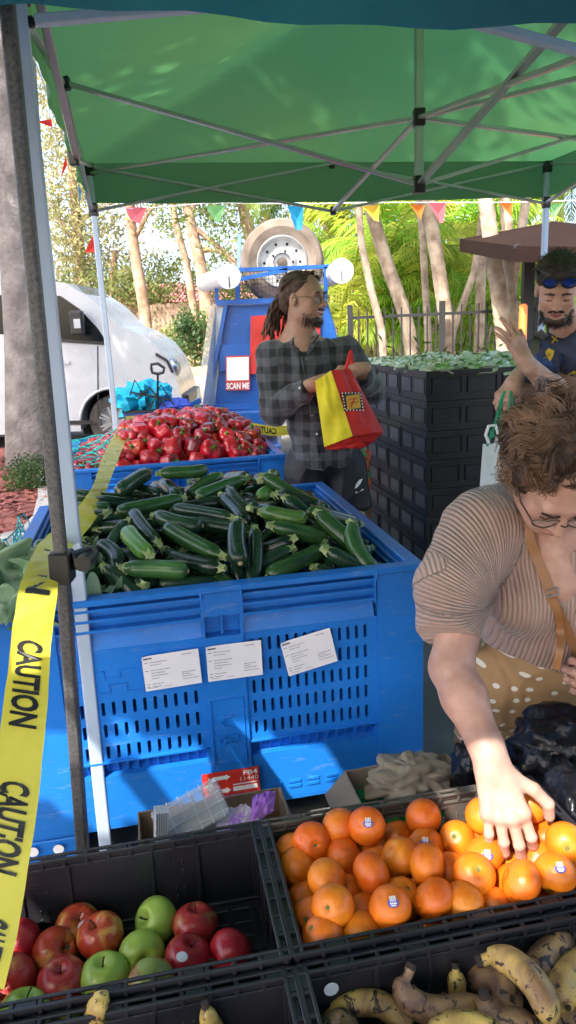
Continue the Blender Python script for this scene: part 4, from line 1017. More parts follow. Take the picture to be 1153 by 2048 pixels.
def zuke_mesh(k):
    rnd = random.Random(100+k); L = .20; bend = rnd.uniform(-.018,.018)*(1 if k % 2 else .4); r0 = .0215; bulb = rnd.uniform(.0,.0035)
    xs = [-.5,-.495,-.475,-.44,-.36,-.22,-.08,.08,.22,.34,.43,.475,.492,.5]; P = []; rs = []
    for x in xs:
        P.append((x*L, bend*(1-4*x*x), bend*.3*math.sin(x*4)))
        e = max(0, (abs(x)-.38)/.12); r = (r0 + bulb*(-x) )*math.sqrt(max(.05, 1-e*e)) if x > 0 else (r0+bulb*(-x)*1.2)*math.sqrt(max(.02, 1-e*e))
        if x >= .43: r = max(r, .0125)
        rs.append(r)
    prof = []; n = 14
    for i in range(n):
        a = 2*math.pi*i/n; m = 1+.035*math.cos(5*a+k); prof.append((math.cos(a)*m, math.sin(a)*m))
    q = MB(); q.tube(P, rs, n, True, prof); body = q.mesh('skin', MZ[0], 60)
    q = MB(); n2 = 10; e = Vector(P[-1])
    pr = [((1+.17*(-1)**i)*math.cos(2*math.pi*i/n2), (1+.17*(-1)**i)*math.sin(2*math.pi*i/n2)) for i in range(n2)]
    q.tube([e+Vector((-.014,0,0)), e, e+Vector((.012,.001,0)), e+Vector((.020,.002,.001))], [.0135,.0115,.0075,.0085], n2, True, pr); stem = q.mesh('stem', M_zstem, False)
    q = MB(); b = Vector(P[0]); q.tube([b+Vector((.001,0,0)), b+Vector((-.0025,0,0))], [.006,.004], 8); scar = q.mesh('blossom_end', M_scar, False)
    return body, stem, scar
for k in range(5): ZM.append(zuke_mesh(k))
ZBODY = {}
def zbody(k, c):
    if (k, c) not in ZBODY:
        me = ZM[k][0].copy(); me.materials[0] = MZ[c]; ZBODY[(k, c)] = me
    return ZBODY[(k, c)]
def zuke(a, b, c, k, w, label, small=False):
    """stem end a, blossom end b"""
    a = Vector(a); b = Vector(b); d = a-b; L = d.length; q = d.to_track_quat('X', 'Z')
    t = thing('zucchini', label, 'zucchini', (a+b)/2, 'zucchinis heaped in the blue bin'); t.rotation_mode = 'QUATERNION'; t.rotation_quaternion = q @ Vector((1,0,0)).rotation_difference(Vector((1,0,0)))
    t.scale = (L/.20, w/.043, w/.043)
    put('skin', zbody(k, c), t, world=False); put('stem', ZM[k][1], t, world=False)
    if not small: put('blossom_end', ZM[k][2], t, world=False)
def zh(s, t):
    if not (0.03 < s < BW-.03 and .03 < t < BW-.03): return -1
    e = min(1, max(0, min(s, BW-s)-.03)/.28); f = min(1, max(0, min(t, BW-t)-.02)/.34)
    base = .728 + .105*math.sin(e*math.pi/2)*math.sin(f*math.pi/2)
    return base + .055*math.sin(e*math.pi/2)*min(1,max(0,t-.2)/.5)*min(1,(BW-t)/.12)
Z6 = [((165,55),(205,175),0),((165,108),(5,215),0),((290,68),(365,115),0),((385,80),(450,85),1),((565,92),(345,168),1),((310,182),(25,252),1),((650,110),(560,45),0),((715,72),(590,185),2),
 ((700,75),(640,45),2),((760,50),(700,90),1),((905,110),(790,50),1),((938,90),(845,118),1),((982,118),(870,150),1),((940,180),(728,128),0),((688,162),(900,225),1),((600,250),(672,215),0),
 ((758,215),(830,240),0),((1000,180),(955,190),0),((955,240),(1035,235),0),((515,138),(690,340),0),((478,165),(660,390),0),((535,260),(265,212),0),((210,380),(90,230),0),((200,275),(400,300),0),
 ((592,322),(330,275),0),((498,420),(250,295),1),((95,290),(40,320),0),((165,455),(80,340),2),((75,470),(0,350),0),((232,375),(320,410),0),((460,490),(270,420),0),((190,432),(300,460),1),
 ((62,502),(330,520),1),((450,520),(320,500),0),((515,335),(520,510),0),((605,355),(592,500),0),((770,390),(595,450),0),((885,380),(650,505),1),((688,280),(880,290),2),((700,340),(870,335),1),
 ((1060,300),(790,245),1),((870,285),(1000,380),1),((932,345),(930,450),0),((1000,365),(1065,455),1),((985,322),(1070,360),0),((1102,328),(1062,395),0),((1106,432),(1050,395),0),((790,385),(660,395),0),
 ((880,450),(980,455),0),((480,90),(380,120),1),((240,100),(300,170),0),((820,100),(740,60),2),((160,480),(240,470),0),((640,110),(760,130),1)]
ZP = [(220+a[0]/2.135, 930+a[1]/2.135, 220+b[0]/2.135, 930+b[1]/2.135, c) for a, b, c in Z6]
ZP += [(82,1060,138,1052,1),(72,1082,120,1078,0),(228,1040,160,1052,0),(165,1082,195,1082,0),(190,1025,258,1007,0),(150,1040,210,1022,1),(185,1198,258,1186,0),(240,1120,300,1130,0),(215,1160,250,1190,0),(120,1020,175,1012,0),(130,1100,190,1130,0),(250,985,330,1000,0),
       (600,965,660,985,1),(560,1010,640,1040,0),(330,985,420,970,1),(455,1140,470,1170,0),(640,1130,700,1150,0),(700,1040,735,1090,0),(300,1180,360,1190,1)]
rr = random.Random(9); items = []
for i, (x0_, y0_, x1_, y1_, c) in enumerate(ZP):
    a = march(x0_, y0_, zh, BO); b = march(x1_, y1_, zh, BO)
    d = b-a; L = d.length; want = rr.uniform(.165,.215)
    if L > .235: d = d*(.225/L); L = .225
    if L < want*.8:
        ext = Vector((d.x, d.y, 0)); ext = (ext.normalized() if ext.length > .01 else Vd)*1; d = d + (ext*.5+Vector((0,.3,-.5))).normalized()*(want-L)
    b = a+d; up = .008+.0006*(i % 9)
    items.append([a+Vector((0,0,up)), b+Vector((0,0,up)), c, rr.uniform(.046,.055)])
nvis = len(items)
for k in range(175):
    s = rr.uniform(.10, BW-.10); t = rr.uniform(.10, BW-.10); a_ = rr.uniform(0, 6.28); L = rr.uniform(.15,.21)
    p = Bp(s, t, zh(s, t)-.038-.045*rr.random()); d = (U*math.cos(a_)+Vd*math.sin(a_))*L/2 + UP*rr.uniform(-.02,.02)
    q0, q1 = p-d, p+d
    ok = all(.04 < (q-BO).dot(U) < BW-.04 and .04 < (q-BO).dot(Vd) < BW-.04 for q in (q0, q1))
    if ok: items.append([q0, q1, rr.choice((0,0,0,1)), rr.uniform(.043,.050)])
# keep every end inside the bin walls
bods = []
for a, b, c, w in items:
    P = np.array([a.lerp(b, f) for f in (.08,.29,.5,.71,.92)]); bods.append((P, np.full(5, w/2)))
off = relax(bods, 30)
for it, o in zip(items, off):
    for j in (0, 1): it[j] = it[j]+Vector(o)
    for ax, lo, hi in ((U, .062, BW-.062), (Vd, .062, BW-.062)):
        for _ in range(2):
            for j in (0, 1):
                s = (it[j]-BO).dot(ax); e = (lo-s) if s < lo else (hi-s) if s > hi else 0
                if e: it[0] = it[0]+ax*e; it[1] = it[1]+ax*e
ZL = {0: 'zucchini with its cut stem end standing up at the back left of the heap', 7: 'pale green zucchini sticking up at the back of the heap', 4: 'long green zucchini near the back with its stem to the right', 25: 'big green zucchini pointing down right in the middle of the heap', 19: 'slim nearly black zucchini slanting down the middle of the heap', 32: 'zucchini lying along the front left rim with its stem at left', 37: 'curved green zucchini leaning against the front rim', 27: 'stubby yellow flecked zucchini at the left of the heap', 38: 'bright green ridged zucchini at right of the heap'}
def zone(p, O):
    d = p-O; s, t = d.dot(U)/BW, d.dot(Vd)/BW
    return ['front rim','front part','middle','back part','back rim'][min(4, int(t*5))], ['far left','left','centre','right','far right'][min(4, int(s*5))]
def zlabel(i, a, b, c):
    r_, c_ = zone((a+b)/2, BO); d = a-b; ang = math.degrees(math.atan2(d.dot(Vd), d.dot(U))) % 360
    way = ['to the right','up to the back right','to the back','up to the back left','to the left','down to the front left','to the front','down to the front right'][int(((ang+22.5) % 360)//45)]
    if i >= nvis: return 'zucchini buried under the others at the %s, %s, of the heap' % (r_, c_)
    return '%s zucchini, %s, %s, stem pointing %s' % (['dark','mid green','pale green'][c], r_, c_, way)
for i, (a, b, c, w) in enumerate(items):
    zuke(a, b, c, i % 5, w, ZL.get(i, zlabel(i, a, b, c)), small=i >= nvis)

# ---------------------------------------------------------------- large cabbage leaves in the front left corner
M_cab = pmat('cabbage_leaf', (.16,.28,.15), .45, col2=(.36,.48,.30), scale=7, bump=.6, bscale=45, bdist=.004, transl=.2)
M_cabrib = pmat('cabbage_rib', (.35,.48,.26), .5, bump=.1)
def bigleaf(parent, base, tip, width, seed, cup=.25):
    base = Vector(base); tip = Vector(tip); d = tip-base; L = d.length; t_ = d.normalized(); s_ = t_.cross(Vector((.1,-.5,1))).normalized(); n_ = s_.cross(t_); rnd = random.Random(seed)
    ph = rnd.uniform(0,6)
    def f(u, v):
        x = (u-.5)*2; vein = .0035*abs(math.sin((v*9-abs(x)*2.2)*math.pi))**.35; w = width*(math.sin(math.pi*min(1, v*.92+.05))**.55)
        ruff = -vein + .085*abs(x)**2.2*math.sin(v*15+ph+3*x)*L/.3 + .045*mnoise.noise(Vector((x*2.6, v*4, seed)))
        return tuple(base + t_*(L*v) + s_*(x*w*.5) + n_*(cup*w*(abs(x)**1.6)*.5 - .12*L*math.sin(v*2.4) + ruff))
    q = MB(); q.grid(f, 40, 50); part('leaf', q, M_cab, parent, True)
    q = MB(); q.tube([Vector(f(.5, v/8)) + n_*.002 for v in range(9)], [.008*(1-v/9.5) for v in range(9)], 6); part('leaf_rib', q, M_cabrib, parent, True)
cb = at(45, 1200, 1.80)
t = thing('cabbage', 'grey green leafy cabbage in the front left corner of the zucchini bin', 'cabbage', Bp(.14,.14,.70))
bigleaf(t, Bp(.10,.10,.70), at(30,1085,1.95), .24, 1, .3); bigleaf(t, Bp(.15,.16,.69), at(-35,1120,1.85), .24, 2, .4); bigleaf(t, Bp(.05,.06,.74), at(55,1130,1.72), .2, 3, -.2)
bigleaf(t, Bp(.02,.03,.79), at(-10,1240,1.64), .18, 5, .2)
t = thing('cabbage_leaf', 'loose curled cabbage leaf between the two posts on the zucchinis', 'leaf', Bp(.22,.16,.76))
bigleaf(t, at(150,1190,1.80), at(222,1160,1.95), .17, 6, .35)
t = thing('cabbage_leaf', 'folded cabbage leaf behind the pale leg in the front left corner', 'leaf', Bp(.22,.3,.76))
bigleaf(t, at(150,1140,1.95), at(205,1105,2.1), .14, 7, .5)

# ---------------------------------------------------------------- capsicums
M_pep = [pmat('capsicum_red', (.36,.006,.016), .24, col2=(.48,.014,.026), scale=9, bump=.12, bscale=25, rand=.25, coat=.3, spec=.6),
         pmat('capsicum_dark', (.22,.006,.015), .24, col2=(.36,.010,.02), scale=9, bump=.12, bscale=25, rand=.3, coat=.3, spec=.6),
         pmat('capsicum_orange', (.42,.010,.008), .2, col2=(.52,.06,.01), scale=5, bump=.12, bscale=25, rand=.2, coat=.3, spec=.6)]
M_pstem = pmat('capsicum_stem', (.06,.17,.02), .5, var=.3, scale=40)
PEPM = []
for k in range(6):
    rnd = random.Random(200+k); lobes = rnd.choice((3,4,4)); q = MB(); ph = rnd.uniform(0,6); asy = [rnd.uniform(.85,1.12) for _ in range(lobes)]
    def pf(u, v):
        a = u*2*math.pi; z = v; lb = abs(math.cos((a*lobes+ph)/2))
        r = .047*(1-.9*max(0,(v-.82)/.18)**2.0)*(.62+.38*min(1, v/.3)**.6 if v < .3 else 1)*(1-.25*max(0,(.35-v)/.35))
        r *= (.80+.23*lb**.6)*(1+.06*math.sin(a*2+k)); r *= 1 + .05*math.sin(a+k)
        if v == 0: r = .004
        h = .048*(v-.5)*2 - (.014*(1-lb)*0 if v > .3 else -.0) + (.014*(1-min(1, r/.03)) if v < .3 else 0) - (.018*(1-min(1, r/.03)) if v > .8 else 0)
        if v > .8: h += .006*lb
        return (r*math.cos(a), r*math.sin(a), h)
    q.grid(pf, 28, 14); body = q.mesh('skin', M_pep[0], True)
    q = MB(); q.lathe([(0,.031),(.016,.032),(.018,.036),(.007,.040),(.0055,.050),(.007,.062),(0,.063)], 9); st = q.mesh('stem', M_pstem, 50); PEPM.append((body, st))
PB = {}
def pepper(loc, quat, k, c, sc, label):
    if (k, c) not in PB: me = PEPM[k][0].copy(); me.materials[0] = M_pep[c]; PB[(k, c)] = me
    t = thing('capsicum', label, 'capsicum', loc, 'red capsicums heaped in the back bin'); t.rotation_mode = 'QUATERNION'; t.rotation_quaternion = quat; t.scale = (sc,)*3
    put('skin', PB[(k, c)], t, world=False); put('stem', PEPM[k][1], t, world=False)
def ph_(s, t):
    if not (.03 < s < BW-.03 and .03 < t < BW-.03): return -1
    g = math.exp(-((s-.68)/.40)**4-((t-.62)/.46)**4); e = min(1, min(s, BW-s)/.12)*min(1, min(t, BW-t)/.12)
    return .70 + .05*e + .185*g
rr = random.Random(12); pts = []
def tryadd(s, t, z, mind):
    p = Bp(s, t, z, PO)
    if all((p-q[0]).length > mind for q in pts): pts.append((p, z)); return True
for k in range(4000):
    s = rr.uniform(.085, BW-.085); t = rr.uniform(.085, BW-.085)
    tryadd(s, t, ph_(s, t), .083)
nt_ = len(pts)
for k in range(1500):
    s = rr.uniform(.085, BW-.085); t = rr.uniform(.085, BW-.085)
    if len(pts) < nt_+110: tryadd(s, t, ph_(s, t)-.055, .066)
bods = [(np.array([p]), np.array([.040])) for p, z in pts]; off = relax(bods, 15)
for i, ((p, z), o) in enumerate(zip(pts, off)):
    d = Vector((rr.gauss(0,1), rr.gauss(0,1)-.6, rr.gauss(0,1)+.5)).normalized(); qd = d.to_track_quat('Z', 'Y'); p = p+Vector(o)
    pr_ = (p-PO); lab = 'glossy red capsicum heaped in the back blue bin'
    cc_ = rr.choice((0,0,0,0,0,0,1,1,1,1,2)); zr, zc = zone(p, PO); face = 'stem facing the viewer' if d.y < -.6 else 'stem up' if d.z > .6 else 'stem to the left' if d.x < -.5 else 'stem to the right' if d.x > .5 else 'stem turned away'
    lab = '%s capsicum, %s, %s of the heap, %s' % (['bright red','dark crimson','orange red'][cc_], zr, zc, face) if i < nt_ else 'capsicum buried low in the heap, %s, %s' % (zr, zc)
    pepper(p, qd, rr.randrange(6), cc_, rr.uniform(.95,1.22), lab)
# teal netting over the left of the heap and down the side of the bin
M_net = pmat('teal_net', (.02,.42,.40), .6, var=.1, bump=0)
NT = thing('netting', 'teal plastic netting over the left end of the capsicum bin hanging down its side', 'net', Bp(0,.5,.8,PO))
q = MB()
def netp(a, b):        # a: 0..1 from inside the bin to the ground outside, b along depth
    t = .06+b*1.05; l = a*1.25
    if l < .30: s = .30-l; z = max(ph_(max(s,.04), min(max(t,.05),BW-.05))+.052, .80)
    else: s = -.012-.10*min(1, (l-.30)/.8)-.03*math.sin(l*9+b*5); z = .80-(l-.30)*.8
    return Bp(s+.012*math.sin(b*40+a*9), t+.012*math.sin(a*50), max(z, .01)+.008*math.sin(a*31+b*17), PO)
for i in range(15): q.tube([netp(a/40, i/14+.02*math.sin(a*.4)) for a in range(41)], .0032, 4, False)
for j in range(21): q.tube([netp(j/20+.008*math.sin(b*.7), b/36) for b in range(37)], .0032, 4, False)
part('mesh', q, M_net, NT, stuff=True)
# second fold of netting on the ground side of the front bin
q = MB()
for i in range(10): q.tube([Bp(-.03-.16*a/20-.02*math.sin(a+i), .55+.05*i+.02*math.sin(a*1.3), max(.02,.80-.04*a), BO) for a in range(21)], .003, 4, False)
for j in range(14): q.tube([Bp(-.03-.16*j/14-.02*math.sin(j*2+b), .55+.05*b, max(.02,.80-.057*j)+.01*math.sin(b*2.), BO) for b in range(10)], .003, 4, False)
t = thing('netting', 'loose teal netting hanging down the left side of the zucchini bin', 'net', Bp(-.1,.8,.4)); part('mesh', q, M_net, t, stuff=True)
# green netting glimpsed beside the crate stack
q = MB()
for i in range(8): q.tube([at(727+4*math.sin(a+i)+i*1.6, 900+a*9, 4.3) for a in range(18)], .004, 4, False)
for j in range(26): q.tube([at(722+i*2.5, 900+j*6.3+3*math.sin(i+j), 4.3) for i in range(8)], .004, 4, False)
t = thing('netting', 'red and green striped netting hanging between the shorts and the crate stack', 'net', at(730,1000,4.3)); part('mesh', q, pmat('green_net', (.02,.36,.14), .6, col2=(.5,.10,.05), scale=25, bump=0, mixpos=(.45,.55)), t, stuff=True)

# ================================================================ black display crates on a low sloping stand
CY = .18; TILT = rad(-2)
CM = Matrix.Translation((-.088, 1.304, .45)) @ Matrix.Rotation(CY, 4, 'Z') @ Matrix.Rotation(TILT, 4, 'X')
M_crate = pmat('crate_plastic', (.014,.014,.018), .33, col2=(.028,.027,.032), scale=5, bump=.2, bscale=60, spec=.5)
M_crate_lit = pmat('lit_crate_plastic', (.05,.045,.04), .38, col2=(.12,.105,.09), scale=4, bump=.3, bscale=50, spec=.5)  # paler copy of the crate plastic; light on the back wall painted in
def crate_parts(L, D, H, t, M, backmat=None):
    """local: x 0..L, y -D..0, z -H..0 (rim at 0)"""
    def pc(nm, q, mt=M_crate, bv=.0015): o = put(nm, q.mesh(nm, mt), t, world=False); md = o.modifiers.new('bevel','BEVEL'); md.width = bv; md.segments = 1; md.limit_method = 'ANGLE'; return o
    def wall(nm, a, b, inward, mt=M_crate, opening=False):
        # wall running from a to b (local xy), inward: unit vector into the crate
        a = Vector((*a, 0)); b = Vector((*b, 0)); e = (b-a).normalized(); W = (b-a).length; n_ = Vector((*inward, 0)); q = MB()
        q.M = Matrix((( e.x, n_.x, 0, a.x), (e.y, n_.y, 0, a.y), (0, 0, 1, 0), (0, 0, 0, 1)))
        q.box((.012,.007,-H), (W-.012,.0095,-.012)) if not opening else None
        if opening:
            x0_, x1_ = W*.44, W*.66
            q.box((.012,.007,-H), (W-.012,.0095,-.085)); q.box((.012,.007,-.085), (x0_,.0095,-.012)); q.box((x1_,.007,-.085), (W-.012,.0095,-.012)); q.box((x0_,.007,-.036), (x1_,.0095,-.012))
            for z in (-.085,-.036): q.box((x0_-.004,.003,z-.003), (x1_+.004,.014,z+.003))
        for f in (.0,.2,.36,.64,.8,1.0):
            x = .016+(W-.032)*f; q.box((x-.004,.0,-H), (x+.004,.0145,-.02))
        for f in (.28,.72):
            for z in (-.06,-.08,-.12,-.14):
                for dx in (-.008,.008): q.box((W*f+dx-.0022,.0085,z-.006), (W*f+dx+.0022,.0112,z+.006))
        q.box((.01,.0,-H), (W-.01,.016,-H+.014)); q.box((.01,.0012,-.028), (W-.01,.0135,-.021)); o = pc(nm, q, mt)
        q = MB(); q.M = Matrix((( e.x, n_.x, 0, a.x), (e.y, n_.y, 0, a.y), (0, 0, 1, 0), (0, 0, 0, 1)))
        q.box((0,-.002,-.006), (W,.004,.0)); q.box((0,.0135,-.006), (W,.0195,.0)); q.box((.002,.0038,-.016), (W-.002,.0137,-.008)); 
        k = max(6, int(W/.042))
        for i in range(k+1):
            x = .008+(W-.016)*i/k; q.box((x-.0035,.0,-.0195), (x+.0035,.018,-.0015))
        for i in range(k):
            if i % 3 == 1: x = .008+(W-.016)*(i+.5)/k; q.box((x-.016,.001,-.0085), (x+.016,.017,-.002))
        pc('rim', q, mt, .0012)
    wall('wall', (0,0), (L,0), (0,-1), backmat or M_crate, opening=backmat is not None)
    wall('wall', (0,-D), (L,-D), (0,1)); wall('wall', (0,-D), (0,0), (1,0)); wall('wall', (L,-D), (L,0), (-1,0))
    q = MB(); q.box((.004,-D+.004,-H-.004), (L-.004,-.004,-H+.004))
    for i in range(13): x = .03+(L-.06)*i/12; q.box((x-.006,-D+.02,-H+.004), (x+.006,-.02,-H+.008))
    for i in range(9): y = -.03-(D-.06)*i/8; q.box((.02,y-.004,-H+.004), (L-.02,y+.004,-H+.0075))
    pc('base', q)
def crate(label, ox, oy, oz=0, L=.61, D=.355, H=.18, backmat=None):
    M = CM @ Matrix.Translation((ox, oy, oz)); t = thing('crate', label, 'crate', M.to_translation()); t.rotation_euler = M.to_euler(); crate_parts(L, D, H, t, M, backmat); return M
M_O = crate('black crate holding the oranges under the reaching hand', 0, 0, backmat=M_crate_lit)
M_A = crate('black crate holding loose red and green apples', -.612, 0)
M_B = crate('black crate of overripe bananas at the lower right', .0, -.363, -.012)
M_C = crate('black crate at the lower left with a few bananas', -.612, -.363, -.012)
t = thing('display_stand', 'low dark sloping stand under the fruit crates', 'stand', (CM @ Vector((0,-.4,-.4))).to_tuple()[:2]+(0,))
q = MB(); q.M = CM; q.box((-.62,-.78,-.225), (.62,.0,-.2)); part('top', q, M_blackpl, t)
for x, y in ((-.58,-.04),(.58,-.04),(-.58,-.74),(.58,-.74)):
    p = CM @ Vector((x, y, -.225)); q = MB(); q.bar(p, (p.x,p.y,0), .04); part('leg', q, M_blackpl, t)
def lplane(pxx, pyy, z, M=None):
    M = M or CM; o = M @ Vector((0,0,z)); n_ = (M.to_3x3() @ Vector((0,0,1))); c = Vector((0,0,CAM_H)); v = ray(pxx, pyy); return c + v*((o-c).dot(n_)/v.dot(n_))

# ---------------------------------------------------------------- oranges
M_or = pmat('orange_peel', (.70,.15,.006), .36, col2=(.76,.24,.012), scale=14, bump=.5, bscale=420, bdist=.0009, rand=.07, huerand=.008, sss=.12, spec=.5)
M_or2 = pmat('deep_orange_peel', (.68,.125,.006), .36, col2=(.74,.19,.008), scale=14, bump=.5, bscale=420, bdist=.0009, rand=.07, huerand=.006, sss=.12, spec=.5)
M_cal = pmat('orange_calyx', (.12,.14,.03), .7, bump=0)
def fruit_mesh(name, mt, rx, rz, dimple, n=40, m=24, ridge=.0, seed=0):
    q = MB()
    def f(u, v):
        a = u*2*math.pi; p = math.pi*v; s = math.sin(p); r = rx*(s**.95 if s > 0 else 0); z = -rz*math.cos(p)
        top = max(0, 1-(r/(rx*.42)))**1.6 if v > .5 else 0; bot = max(0, 1-(r/(rx*.35)))**1.6 if v < .5 else 0
        z -= dimple*rz*top; z += dimple*.6*rz*bot
        rd = 1+ridge*math.cos(a*9)*max(0, math.cos(p)*-1)*s*2 + .012*math.sin(a*2+seed)+.012*mnoise.noise(Vector((math.cos(a)*2, math.sin(a)*2, v*3+seed)))
        return (r*rd*math.cos(a), r*rd*math.sin(a), z)
    q.grid(f, n, m); return q.mesh(name, mt, True)
ORM = [fruit_mesh('peel', M_or, .0372, .0350, .16, ridge=.012, seed=1), fruit_mesh('peel', M_or2, .038, .0335, .12, ridge=.006, seed=2), fruit_mesh('peel', M_or, .0362, .0355, .08, seed=3), fruit_mesh('peel', M_or2, .0392, .032, .22, ridge=.02, seed=4)]
q = MB(); q.lathe([(0,.0),(.003,.0005),(.0045,-.0008)], 7); me_cal = q.mesh('calyx', M_cal, False)
M_stk = pmat('purple_sticker', (.10,.08,.42), .35, bump=0)
def sticker_mesh(r_, rr_):
    q = MB(); q.add([(r_*1.012*math.sin(t)*1, p, r_*1.012*math.cos(t)) for p, t in [(0,0)]], [])
    q = MB(); vs = []
    for i in range(16):
        a = 2*math.pi*i/16; x = .010*math.cos(a)*(1 if abs(math.cos(a)) < .8 else 1.0); y = .0075*math.sin(a); z = math.sqrt(max(0, rr_*rr_-x*x-y*y)); vs.append((x, y, z))
    q.add(vs+[(0,0,rr_)], [(i,(i+1)%16,16) for i in range(16)]); a_ = q.mesh('sticker', M_stk, False)
    q = MB()
    def patch(x0,y0,x1,y1): q.add([(x,y,math.sqrt(rr_*rr_-x*x-y*y)+.0004) for x,y in ((x0,y0),(x1,y0),(x1,y1),(x0,y1))], [(0,1,2,3)])
    patch(-.006,-.002,.006,.0005); patch(-.0045,-.005,.0045,-.003)
    for k in range(4): patch(-.005+.0028*k,.002,-.0032+.0028*k,.011)
    b_ = q.mesh('sticker_print', M_pw, False); return a_, b_
STK = sticker_mesh(.0400, .0412)
OR = []
def addz(lst, sc, ox, oy): 
    for e in lst: OR.append((ox+e[0]/sc, oy+e[1]/sc, e[2]/sc, e[3] if len(e) > 3 else -.045, e[4] if len(e) > 4 else ''))
addz([(435,390,93,-.005,''),(590,455,102,0,'s'),(185,500,78,-.05),(335,520,97,-.02),(215,665,88,-.06),(480,570,85,-.04),(385,695,113,-.01),(615,680,110,-.005),(760,590,98,-.01),(900,660,100,.0,'tall'),
      (915,490,85,-.02),(950,560,80,-.035,'s'),(425,868,112,-.005,'cal'),(705,840,112,-.005,'s'),(270,900,85,-.05),(265,785,60,-.07),(835,815,88,-.035),(390,1015,100,-.025),(560,985,75,-.04),(730,480,60,-.06),(640,590,60,-.06),(520,800,60,-.07),(580,870,70,-.06),(940,830,75,-.045),(1010,650,80,-.04)], 2.5065, 500, 1480)
addz([(395,935,95,-.03,'cal'),(300,985,88,-.035),(500,1050,95,-.035,'s'),(640,1110,122,-.045),(400,1200,150,-.0,'cal'),(640,1225,100,-.04),(760,1270,130,-.015),(925,1215,130,-.01,'s'),(1010,875,135,-.02,'s'),(1030,985,140,.0,'cal'),(830,1055,100,-.03,'cal'),(830,900,122,-.03),(880,775,90,-.045),
      (1090,1195,85,-.03),(600,1370,100,-.03),(310,1370,122,-.02),(120,1350,110,-.03),(1150,1060,90,-.03),(1130,870,80,-.05)], 3.683, 840, 1440)
W_ = []; rr = random.Random(15)
for (x, y, r, z, fl) in OR: W_.append((lplane(x, y, z-.0), fl))
nO = len(W_)
for i in range(60):
    x = .05+rr.random()*.50; y = -.045-rr.random()*.29; W_.append((CM @ Vector((x, y, -.115+rr.uniform(-.02,.02))), ''))
bods = [(np.array([p]), np.array([.0345])) for p, f in W_]
HANDO = lplane(1052, 1608, .0)
def keepin(off):
    return off
off = relax(bods, 30, fixed=[1]*nO+[1.2]*(len(W_)-nO))
CMi = CM.inverted()
view = Vector((0,-1,.8)).normalized()
olab = {0:'orange on top at the back of the pile nearest the cardboard box', 1:'stickered orange beside the topmost one at the back of the crate', 2:'orange in the back left corner of its crate', 6:'large orange with a dimple in the left of the pile', 9:'tall narrow yellowish orange in the middle of the pile', 12:'yellowish orange with a green button at the front left', 13:'big stickered orange in the front row'}
ordw = ['first','second','third','fourth','fifth','sixth','seventh','eighth','ninth','tenth','eleventh','twelfth','thirteenth','fourteenth','fifteenth','sixteenth','seventeenth','eighteenth','nineteenth','twentieth']
LL = [CMi @ (p+Vector(o)) for (p, fl), o in zip(W_, off)]; ROW = {}
for lay, rng in (('', range(nO)), ('lower ', range(nO, len(W_)))):
    q_ = sorted(rng, key=lambda j: -LL[j].y); nr_ = 5
    for r_ in range(nr_):
        g_ = sorted(q_[len(q_)*r_//nr_:len(q_)*(r_+1)//nr_], key=lambda j: LL[j].x)
        for n_, j in enumerate(g_): ROW[j] = (lay, ordw[r_], ordw[min(n_, 19)])
for i, ((p, fl), o) in enumerate(zip(W_, off)):
    p = p+Vector(o); l = CMi @ p; l.x = min(max(l.x, .056), .60-.056) if l.x < .60 else l.x; l.y = min(max(l.y, -.355+.054), -.056); l.z = max(l.z, -.135)
    if l.x > .544 : l.x = .544
    p = CM @ l; k = i % 4
    toc = (Vector((0,0,CAM_H))-p).normalized(); d = (toc + Vector((rr.gauss(0,.35), rr.gauss(0,.35), rr.gauss(0,.35)))).normalized() if fl == 'cal' else Vector((rr.gauss(0,1), rr.gauss(0,1), rr.gauss(0,1))).normalized()
    sc = (1,1,1)
    if fl == 'tall': d = Vector((.95,-.25,.1)).normalized(); k = 3
    ly, rw, cl_ = ROW[i]; kind = 'buried orange' if ly else 'stickered orange' if fl == 's' else 'orange showing its button' if fl == 'cal' else 'plain orange'
    lab = olab.get(i, '%s, %s from left in the %s row from the back' % (kind, cl_, rw))
    t = thing('orange', lab, 'orange', p, 'oranges piled in the black crate'); t.rotation_mode = 'QUATERNION'; t.rotation_quaternion = d.to_track_quat('Z','Y')
    put('peel', ORM[k], t, world=False)
    c = put('calyx', me_cal, t, world=False); c.location = (0,0,{0:.0375*.84,1:.036*.88,2:.0385*.92,3:.034*.78}[k]-.0)
    if fl == 's':
        q_ = (toc+Vector((rr.uniform(-.5,.5), 0, rr.uniform(-.1,.4)))).normalized().to_track_quat('Z','Y'); ql = t.rotation_quaternion.inverted() @ q_
        a_ = put('sticker', STK[0], t, world=False); a_.rotation_mode = 'QUATERNION'; a_.rotation_quaternion = ql; b_ = put('sticker_print', STK[1], a_, world=False)

